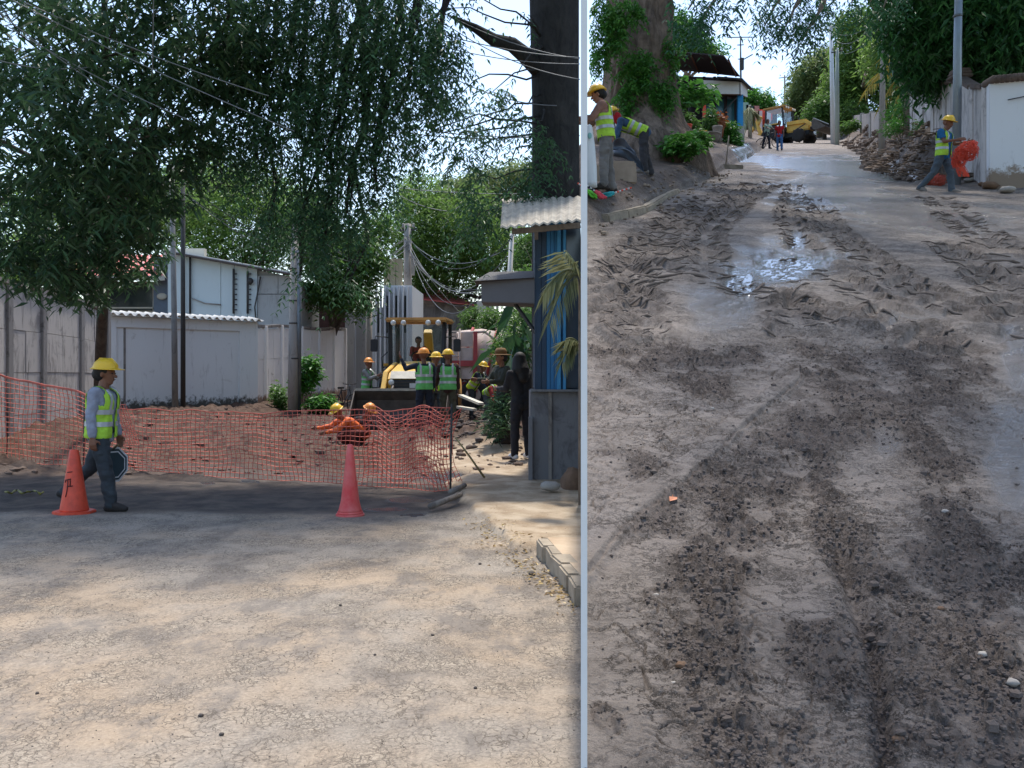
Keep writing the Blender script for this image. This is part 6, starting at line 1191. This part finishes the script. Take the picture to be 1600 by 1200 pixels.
def ant(t_):
    for yy, hw in ((58,19),(70,5),(92,4)): MB().bar(unp(1157-hw,yy+.4,58), unp(1157+hw,yy,58), .05, .05).build('antenna_arm', M_METALG, t_)
    MB().bar(unp(1158,95,58), unp(1176,85,58), .06, .06).build('lamp_arm', M_METALG, t_); MB().box(unp(1159,100,58), (.22,.22,.7)).build('service_box', M_DARKP, t_)
poleR('thin pole with television aerial above the kiosk roof', 1158, 58, 56, .09, .04, M_METALG, -1, ant)
poleR('distant pale pole with crossarm on the skyline left of the loader', 1226, 118, 118, .16, .1, MATS['pole_concrete'], 0, cross(1226,120,118))
poleR('distant reddish mast among the trees behind the white poles', 1340, 96, 104, .16, .14, M_RED2, 0)
lab = 'thin wire running along the muddy street from the slim dark pole'
for i, (x0, y0, Y0, x1, y1, Y1, sg) in enumerate(((1382,24,39.5,1302,50,74,.5),(1389,26,39.5,1310,82,72,.6),(1375,28,39.5,1303,60,74,.7),(1382,22,39.5,1440,-40,24,.3),(1389,25,39.5,1460,-50,22,.3))): cable(ORD[i]+' '+lab, unp(x0,y0,Y0), unp(x1,y1,Y1), sg, .013, M_CABLE)
# kiosk with dark roof
t_ = thing('plant_kiosk', 'dark open-fronted kiosk with white fascia and blue corner pillar beside the giant trunk', 'kiosk', groundR(1120,230,49)); Yk = 49; Q = lambda px, py, Y=Yk: unp(px, py, Y)
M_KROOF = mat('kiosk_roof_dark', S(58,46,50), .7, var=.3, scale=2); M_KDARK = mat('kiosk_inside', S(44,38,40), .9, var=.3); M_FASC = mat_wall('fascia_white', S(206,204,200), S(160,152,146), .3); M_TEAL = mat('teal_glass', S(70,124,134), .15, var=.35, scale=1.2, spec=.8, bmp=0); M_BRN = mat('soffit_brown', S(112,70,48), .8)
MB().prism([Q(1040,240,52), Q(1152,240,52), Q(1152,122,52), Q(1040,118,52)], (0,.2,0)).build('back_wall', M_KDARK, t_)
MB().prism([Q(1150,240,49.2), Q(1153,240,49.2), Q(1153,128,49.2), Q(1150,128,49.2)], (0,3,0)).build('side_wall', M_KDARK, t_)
for x0, x1, y0, y1 in ((1104,1115,150,195),(1118,1133,155,200),(1134,1151,155,205)): MB().prism([Q(x0,y1,49.6), Q(x1,y1,49.6), Q(x1,y0,49.6), Q(x0,y0,49.6)], (0,.05,0)).build('window_pane', M_TEAL, t_)
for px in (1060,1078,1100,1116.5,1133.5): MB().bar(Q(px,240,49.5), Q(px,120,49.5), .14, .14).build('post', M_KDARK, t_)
MB().box((Q(1156,174).x, Yk-.05, Q(1156,174).z), (.26,.26,1.65)).build('blue_pillar', mat('pillar_blue', S(30,140,200), .6, var=.12), t_, bevel=.01)
MB().box((Q(1156.5,218).x, Yk-.05, Q(1156.5,218).z), (.34,.34,1.3)).build('pillar_base', M_CONC, t_, bevel=.015)
fa = MB().prism([Q(1098,146,48.3), Q(1157,147,48.3), Q(1157,128,48.3), Q(1098,125,48.3)], (0,.08,0)).build('fascia', M_FASC, t_)
MB().prism([Q(1157.3,147,48.3), Q(1168,152,50.5), Q(1168,134,50.5), Q(1157.3,128,48.3)], (-.06,0,0)).build('fascia_return', M_FASC, t_)
MB().add([Q(1116,147,48.35), Q(1157,148,48.35), Q(1167,152,50.4), Q(1124,152,50.4)]+[v+Vector((0,0,.04)) for v in (Q(1116,147,48.35), Q(1157,148,48.35), Q(1167,152,50.4), Q(1124,152,50.4))], [(3,2,1,0),(4,5,6,7),(0,1,5,4),(1,2,6,5),(2,3,7,6),(3,0,4,7)]).build('soffit', M_BRN, t_)
def slab(a, b, c, d, h): return MB().add([a,b,c,d]+[v+Vector((0,0,h)) for v in (a,b,c,d)], [(3,2,1,0),(4,5,6,7),(0,1,5,4),(1,2,6,5),(2,3,7,6),(3,0,4,7)])
slab(Q(1038,80,46.8), Q(1131,88,46.8), Q(1156,120,51.5), Q(1038,107,51.5), .06).build('upper_roof', M_KROOF, t_)
slab(Q(1120,121,47.6), Q(1160,124,47.6), Q(1178,142,51), Q(1130,128,51), .06).build('lower_roof', mat('roof_black', S(44,44,46), .7), t_)
for px in (1050,1080,1110,1138): MB().bar(Q(px,83.5+(px-1038)*.09,47.0), Q(px+12,109.5+(px-1038)*.1,51.4), .06, .08).build('rafter', M_BRN, t_)
MB().bar(Q(1126,178,48.6), Q(1152,152,48.6), .04, .04).build('strut', M_DARKP, t_)
MB().prism([Q(1098,183,48.4), Q(1103,183,48.4), Q(1103,156,48.4), Q(1098,156,48.4)], (0,.03,0)).build('red_banner', M_NETR, t_)
# pots and bits around it
M_POT = mat('pot_terracotta', S(150,92,62), .8, var=.3); M_POT2 = mat('pot_concrete', S(140,128,116), .9, var=.3)
def pot(label, px, py, Y, r, h, m): p = unp(px, py, Y); return tag(MB().lathe([(r*.7,0),(r*.95,h*.7),(r,h*.85),(r*1.06,h*.88),(r*1.06,h),(r*.9,h),(r*.85,h*.9)], (p.x, p.y, p.z), 16).build('plant_pot', m), label, 'pot', 'pots by the kiosk')
pot('tall brown pot of orange foliage before the teal glass', 1121, 215, 44, .36, .9, M_POT); pot('low wide tub at the kerb before the kiosk', 1108, 225, 42.5, .5, .45, M_POT2); pot('slim pale pot left of the potted bush', 1121, 225, 43, .22, .8, M_POT2); pot('small red pot near the giant trunk', 1073, 208, 40, .22, .35, M_CONE); pot('yellow bowl on the wide tub', 1099, 214, 42.4, .2, .25, M_YEL)
shrub('potted_bush', 'orange-brown foliage in the tall brown pot', unp(1121,205,44), [(1122,188,44,9,10,.4)], 60, .22, mat_leaf('leaf_rust', S(120,62,30), S(176,104,50), .3), CLIP_R)
tag(MB().box(unp(1127,232,42.6), (.75,.3,.32)).build('planter_box', M_POT2, bevel=.02), 'grey planter box on the ground before the potted bush', 'planter')
tag(MB().cyl(unp(1133,268,30.5), unp(1139,212,30.5), .022, n=6).build('stake', mat('stake_pale', S(150,136,118), .8)), 'thin upright stake at the road edge before the planter box', 'stake')
tag(MB().box(Vector(groundR(1143,268,30.6))+Vector((0,0,.08)), (.7,.25,.16), Matrix.Rotation(.2,3,'Z')).build('kerb_block', M_KERB, bevel=.02), 'loose pale kerb block lying at the road edge', 'block')
# small buildings and fence far up on the left
t_ = thing('roadside_stall', 'small pink and green stall front at the left far up the muddy street', 'building', groundR(1180,212,78))
for px, w_, m_, h in ((1164,.5,mat('paint_green_pale', S(150,176,160), .8),2.2),(1169,.4,M_CREAM,2.0),(1174,.45,mat('paint_green_dark', S(74,96,88), .8),1.9),(1181,.5,mat('paint_rose', S(190,128,118), .8),2.0),(1187,.35,mat('paint_pinkwhite', S(214,190,184), .8),1.7)): p = unp(px,190,78); MB().box((p.x,p.y,zmud(p.x,p.y)+h/2-.2), (w_,.3,h+.4)).build('wall_panel', m_, t_)
p = unp(1192,183,80); MB().box((p.x,p.y,p.z), (1.2,1.5,.9)).build('red_sign_box', M_NETR, t_, bevel=.05); p = unp(1200,183,79); MB().box((p.x,p.y,p.z), (.35,.4,1.0)).build('white_panel', M_FASC, t_)
p = unp(1196,200,82); MB().box((p.x,p.y,zmud(p.x,p.y)+.9), (1.6,.4,1.8)).build('dark_gate', M_KDARK, t_)
tag(MB().box(Vector(groundR(1330,208,108))+Vector((2,6,1.0)), (14,.3,2.4)).build('white_far_wall', M_FASC), 'low white wall glimpsed behind the tree trunks up the street', 'wall')
# ------------------------------------------------------------------ people of the muddy street
def pr(px, py, Y): v = unp(px, py, Y); return (v.x, v.y, v.z)
PINK = cloth('pink_brown', S(166,126,110)); GREYT = cloth('grey_trousers', S(128,124,120)); 
q1, j1 = person('man in brown shirt and lime vest holding a white sack at the left edge', pr(947,299,15.3), R(172), 1.66, lean=6, hipL=(4,5), hipR=(-4,5), shL=(32,4), elL=62, shR=(38,4), elR=58, inL=18, inR=18, head=(14,0), skin=SKIN2, shirt=PINK, trousers=GREYT, vest=M_LIME, fine=True, scarf=None, hair=True)
q1.scale = (1.12,1.12,1.0)
m_ = MB(); hc = jw(q1, j1['hc']); 
sk = thing('white_sack', 'white plastic sack hanging from the hands of the man at the left edge', 'sack', pr(921,290,15.0))
n_ = 14; V_ = []
for i in range(n_+1):
    for k in range(16):
        a = 2*math.pi*k/16; s_ = i/n_; r = .13*(.45+.75*s_-.25*s_*s_)*(1+.10*math.sin(3*a+5*s_)); p = unp(919+3*s_, 196+96*s_, 15.0); V_.append(p+Vector((r*math.cos(a), r*.8*math.sin(a), .012*math.sin(4*a))))
MB().add(V_, [(i*16+k, i*16+(k+1) % 16, (i+1)*16+(k+1) % 16, (i+1)*16+k) for i in range(n_) for k in range(16)]+[tuple(range(15,-1,-1)), tuple(n_*16+k for k in range(16))], True).build('bag', mat('sack_white', (.80,.82,.82), .6, var=.06, bmp=.2, bs=8), sk)
MB().blob(unp(921.5,212,14.885), (.035,.012,.05), 8, 6).build('printed_mark', mat('print_teal', S(150,206,200), .6), sk)
q2, j2 = person('stooping man in blue sleeves and lime vest with red neck cloth pulling a tarpaulin', pr(1003,274,19.4), R(180), 1.66, lean=66, hipL=(4,7), kneeL=10, hipR=(-8,7), kneeR=8, shL=(14,4), elL=10, shR=(4,4), elR=12, head=(-12,0), shirt=cloth('denim', S(66,92,122)), trousers=cloth('charcoal', S(66,64,66)), vest=M_LIME, fine=True, scarf=cloth('red_cloth', S(196,36,48)), boots=mat('boot_dusty', S(140,132,124), .9, var=.3))
q2.scale = (1.1,1.1,1.0)
# tarpaulin
G = np.zeros((22, 16, 3)); n_ = 22
for i in range(22):
    for k in range(16):
        s_, v_ = i/21, k/15; a = unp(958,222+v_*20,18.9); b = unp(982+v_*26,232+v_*44,18.6); p = a.lerp(b, s_); w_ = .07*math.sin(9*v_+4*s_)+.05*math.sin(15*v_-3*s_+1)
        G[i, k] = (p.x, p.y-w_-.25*s_, p.z+.10*math.sin(math.pi*s_)+.03*math.sin(11*v_))
tp = link('tarpaulin', mesh_np('tarpaulin', G.reshape(-1, 3), grid_faces(22, 16), True), mat('tarp_grey', S(70,80,92), .35, var=.25, scale=5, bmp=.3)); so = tp.modifiers.new('thick', 'SOLIDIFY'); so.thickness = .01
tag(tp, 'crumpled blue-grey tarpaulin pulled by the stooping man', 'tarpaulin')
M_BLOCK = mat('block_concrete', S(178,158,138), .95, var=.25, scale=4, bmp=.5, bs=18)
for lb, px, py, Y, d, rz_ in (('larger pale concrete block behind the grey trousers',966,272,17.6,(.62,.4,.42),.15),('smaller pale concrete block at the left edge',936,278,17.4,(.32,.35,.42),-.1)): tag(MB().box(unp(px,py,Y), d, Matrix.Rotation(rz_,3,'Z'), .93).build('concrete_block', M_BLOCK, bevel=.03), lb, 'block')
q3, j3 = person('man in blue shirt and lime vest walking with a tangled red net in his arms', (on(1474,20.6), 20.6, zmud(on(1474,20.6), 20.6)-.01), R(-48), 1.63, lean=3, hipL=(12,4), kneeL=8, hipR=(-20,3), kneeR=24, shL=(26,6), elL=64, shR=(20,10), elR=72, inL=8, inR=22, head=(16,0), shirt=cloth('blue_tee', S(34,106,158)), sleeves='short', trousers=cloth('faded_jeans', S(88,100,110)), vest=M_LIME, vest_open=.10, fine=True, boots=mat('boot_dusty', S(140,132,124), .9, var=.3))
q3.scale = (1.1,1.1,1.0)
def tangle(mb, c, r, n, rad, seed, sq=(1,1,1)):
    rr = random.Random(seed); c = Vector(c)
    for i in range(n):
        d = Vector((rr.gauss(0,1), rr.gauss(0,1), rr.gauss(0,1))).normalized(); e = Vector((rr.gauss(0,1), rr.gauss(0,1), rr.gauss(0,1))).normalized(); e = (e-d*e.dot(d)).normalized(); ph = rr.random()*6.3; sw = rr.uniform(1.2, 3.0); R_ = r*rr.uniform(.65, 1.05)
        mb.tube([c+Vector([a*b for a, b in zip((d*math.cos(ph+sw*t/7)+e*math.sin(ph+sw*t/7))*R_*(1+.12*math.sin(t*1.7+i)), sq)]) for t in range(8)], rad, 4, False)
nb = thing('net_bundle', 'tangled bundle of bright red plastic net carried by the man in blue', 'net', pr(1506,244,20.0))
m_ = MB(); tangle(m_, unp(1512,236,20.05), .20, 110, .0065, 5, (1.1,.8,1)); tangle(m_, unp(1500,246,20.1), .17, 80, .006, 6, (1,.8,1.2)); tangle(m_, unp(1519,227,20.05), .11, 40, .006, 9); tangle(m_, unp(1494,254,20.1), .09, 40, .006, 10, (1,.8,1.4)); m_.build('tangle', M_NETR, nb)
m_ = MB()
for i in range(26): a = unp(1500+random.uniform(-8,8),256,20.05); b = unp(1505+random.uniform(-9,10),276,20.1); m_.tube([a, a.lerp(b,.5)+Vector((random.uniform(-.05,.05),0,0)), b], .008, 4, False)
m_.build('trailing_strands', M_NETR, nb)
m_ = MB(); c_ = Vector((on(1462,22.6), 22.6, zmud(on(1462,22.6),22.6)+.16)); tangle(m_, c_, .2, 90, .008, 8, (1.2,1,.8)); tag(m_.build('net_bundle', mat('net_dusty', (.62,.12,.08), .8)), 'smaller heap of red net lying on the bank behind the walking man', 'net')
q4, j4 = person('man in pale green shirt standing over a bicycle in the street', (on(1198,54), 54, zmud(on(1198,54),54)), R(-60), 1.66, lean=8, hipL=(5,10), hipR=(-6,12), kneeR=6, shL=(40,6), elL=20, shR=(40,6), elR=20, shirt=cloth('pale_green', S(156,178,158)), sleeves='short', trousers=cloth('navy_trousers', S(38,44,58)), hat=None)
bicycle('bicycle straddled by the man in pale green', (on(1201,53.6), 53.6, zmud(on(1201,53.6),53.6)), R(-50), 1.1)
person('youth in red shirt and jeans walking beside the cyclist', (on(1218,50.5), 50.5, zmud(on(1218,50.5),50.5)), R(-110), 1.58, hipL=(12,4), kneeL=6, hipR=(-12,4), kneeR=12, shirt=cloth('red_tee', S(178,26,34)), sleeves='short', trousers=cloth('blue_jeans', S(70,110,160)), hat=None)
# brooms
def broom(label, px, py, Y, tx, ty, m, striped):
    a = unp(px, py, Y); a.z = max(a.z, zmud(a.x, a.y)+.05); b = unp(tx, ty, Y); t_ = thing('broom', label, 'broom', a, 0, 'brooms on the kerb'); d = (b-a).normalized()
    h = MB(); 
    for i in range(26):
        o_ = Vector((random.uniform(-.05,.05), random.uniform(-.06,.06), random.uniform(-.03,.03))); h.tube([a+d*.04+o_*.5, a-d*.07+o_*1.1], [.012,.014], 5)
    h.build('bristles', m, t_); MB().capsule(a+d*.02, a+d*.07, .045, .03).build('head', m, t_)
    L = (b-a).length
    for i in range(10): MB().cyl(a+d*(L*i/10+.03), a+d*(L*(i+1)/10+.03), .013, n=7).build('handle_band', striped if i % 2 else MATS['sign_white'], t_)
broom('teal broom with red and white striped handle lying on the kerb', 951, 304, 14.7, 984, 294, mat('broom_teal', S(40,170,176), .7), M_NETR); broom('pink broom lying between the green and teal brooms', 937, 304, 14.65, 912, 286, mat('broom_pink', S(236,84,98), .7), mat('handle_navy', S(40,34,72), .5)); broom('green broom head at the left edge', 924, 303, 14.6, 905, 288, mat('broom_green', S(110,206,60), .7), M_NETR)
# kerb along the left bank
rr = random.Random(11); kb = None
kp = [(y, float(lerp_pts(XL, np.array([y]))[0])) for y in np.arange(13.6, 21.0, .75)]
for i, ((y0, x0), (y1, x1)) in enumerate(zip(kp[:-1], kp[1:])):
    if x0 < ray(921, y0): continue
    a = Vector((x0+.03, y0, zr(y0)+.05)); b = Vector((x1+.03, y1-.02, zr(y1)+.05)); tag(MB().bar(a, b, .16, .24-.012*i).build('kerb_stone', M_KERB, bevel=.025), ('nearest' if i < 2 else ['second','third','fourth','fifth','sixth','seventh','eighth','ninth'][min(7, i-2)])+' kerb stone along the left bank of the muddy street', 'kerb stone', 'kerb stones of the muddy street')
# stones at the right wall foot, litter
for lb, px, py, r_, m_ in (('flat brown stone at the foot of the white end wall',1548,299,.20,M_STB),('pale stone lying right of the flat brown stone',1573,305,.17,M_STL),('half-buried brick by the stained wall foot',1514,291,.12,M_STL),('small stone left of the flat brown stone',1536,296,.11,M_STB)):
    g_ = GR(px, py); stone(lb, (g_.x, g_.y, float(zsurf(g_.x, g_.y)[0][0])), r_, m_, px, .45)
for lb, px, py, r_, m_ in (('rounded brown cobble in the loose dirt low on the muddy street',1065,1050,.018,M_STB),('small pale stone below the rounded cobble',1052,1072,.008,M_STL),('pale stone flake left of the loose dirt',1025,930,.010,M_STL),('white chip on the smooth mud by the rut',1113,640,.012,M_STL),('pale stone in the clods at the right',1477,800,.018,M_STL),('pale lump by the right-hand clods low down',1535,1028,.016,M_STL),('white scrap at the right edge of the clods',1582,1075,.018,M_STL),('tan stone in the right-hand clods',1470,955,.012,M_STB),('brown clod at the bottom of the centre rut',1405,1150,.018,M_STB)):
    g_ = GR(px, py); stone(lb, (g_.x, g_.y, float(zsurf(g_.x, g_.y)[0][0])-.006), r_, m_, px, .6)
g_ = GR(1054, 790); z_ = float(zsurf(g_.x, g_.y)[0][0]); V, Fc = diamonds(np.array([[g_.x-.02, g_.y, z_+.012], [g_.x, g_.y+.03, z_+.01]]), np.array([[.6,.8,.25],[-.3,.9,.4]]), np.array([.07,.06]), np.array([.035,.03]))
tag(link('wrapper_scrap', mesh_np('wrapper_scrap', V, Fc), mat('wrapper_orange', S(226,150,110), .5)), 'crumpled orange wrapper scrap beside the diagonal rut', 'litter')
# loose clods on the crumbly mud
n_ = 34000; ppx = rng.uniform(922, 1620, n_); ppy = rng.uniform(530, 1210, n_); Y_ = 2325/(ppy-190); X_ = (ppx-800)*Y_/F; zz, cc = zsurf(X_, Y_); k_ = rng.random(n_) < (.02+.75*cc**1.5)*(Y_/7)**.6; X_, Y_, zz = X_[k_], Y_[k_], zz[k_]; n_ = len(X_)
scatter_blobs('mud_clods', 'loose clods and crumbs of dark mud on the churned strips', 'mud clods', np.stack([X_, Y_, zz+.001], -1), .0025+.0085*rng.random(n_)**3+.014*(rng.random(n_) < .010), mat('clod_dark', S(84,74,68), .95, scale=2, col2=S(108,97,90), bmp=.5, bs=60), .75)
# debris bank along the right wall
n_ = 1500; Y_ = rng.uniform(23, 62, n_)**1.0; X_ = lerp_pts(XRT, Y_)+rng.uniform(-.7, 1.7, n_)*(1+(Y_-23)*.01); zz, _ = zsurf(X_, Y_)
scatter_blobs('bank_rubble', 'earth clods and stones heaped along the right-hand wall', 'rubble', np.stack([X_, Y_, zz+.02], -1), .03+.16*rng.random(n_)**3, mat('rubble_bank', S(92,78,68), .95, scale=1.2, col2=S(136,118,104)), .6)
n_ = 520; Y_ = rng.uniform(23, 45, n_); X_ = lerp_pts(XRT, Y_)+rng.uniform(-.5, 1.3, n_); zz, _ = zsurf(X_, Y_); m_ = MB()
for x, y, z in zip(X_, Y_, zz):
    a = random.uniform(0, 3.14); L = random.uniform(.12, .55); d = Vector((math.cos(a), math.sin(a), random.uniform(-.1,.5)))*L; m_.tube([Vector((x,y,z+.02)), Vector((x,y,z+.04))+d], [.018,.010], 4, False)
tag(m_.build('bank_roots', mat('root_pale', S(132,110,90), .9, var=.4, scale=2)), 'cut roots and sticks strewn over the debris bank', 'sticks', kind='stuff')
n_ = 260; Y_ = rng.uniform(12, 28, n_); X_ = lerp_pts(XL, Y_)+rng.normal(0,.35,n_); k_ = X_ > ray(922, Y_); X_, Y_ = X_[k_], Y_[k_]; zz, _ = zsurf(X_, Y_)
scatter_blobs('kerb_litter', 'small pale stones and scraps along the left kerb', 'litter', np.stack([X_, Y_, zz+.01], -1), rng.uniform(.01,.05,len(X_)), mat('litter_pale', S(168,150,130), .9, scale=.8, col2=S(110,96,84)), .6)

# lug prints of the loader tyres: short ridges of pressed-up mud in angled rows
m_ = MB(); rr = random.Random(21)
for pts, wd in TYRES:
    P_ = [Vector((a, b, 0)) for a, b in pts]; seg = [(P_[i+1]-P_[i]).length for i in range(len(P_)-1)]; tot = sum(seg); s_ = 0.0; k = 0
    while s_ < tot:
        q = s_; i = 0
        while i < len(seg)-1 and q > seg[i]: q -= seg[i]; i += 1
        d = (P_[i+1]-P_[i]).normalized(); c_ = P_[i]+d*q; lt_ = Vector((-d.y, d.x, 0)); step = .13+.011*c_.y
        for sg in (-1, 1):
            if rr.random() < .25: continue
            n_ = rr.choice((2, 3, 4)); w0 = wd*.12; w1 = wd*rr.uniform(.75, .98); row = []
            for j in range(6):
                f = j/5; p = c_+lt_*sg*(w0+(w1-w0)*f)+d*((.10+.10*c_.y/10)*f+rr.uniform(-.008,.008)); row.append(p)
            u_, v_ = 800+F*c_.x/c_.y, 190+2325/c_.y
            if math.hypot((u_-1225)/95, (v_-418)/36) < 1 and rr.random() < .8: continue
            if any(not (922 < 800+F*p.x/p.y < 1620) for p in row): continue
            zz, _ = zsurf([p.x for p in row], [p.y for p in row]); h = rr.uniform(.006,.012)*(1+c_.y*.035)
            for a in range(0, 5, rr.choice((2, 3, 5))):
                e = min(5, a+rr.choice((2, 3, 5))); pp = [Vector((row[j].x, row[j].y, zz[j]+h*.05)) for j in range(a, e+1)]
                if len(pp) > 1: m_.tube(pp, [h*(.35 if j in (0, len(pp)-1) else rr.uniform(.7,1.3)) for j in range(len(pp))], 5)
        s_ += step*rr.uniform(.9, 1.1); k += 1
tag(m_.build('tyre_lug_ridges', mat('lug_mud', S(96,84,76), .95, scale=3, col2=S(124,111,101), bmp=.6, bs=40)), 'rows of short mud ridges pressed up by the loader tyres', 'tyre prints', kind='stuff')
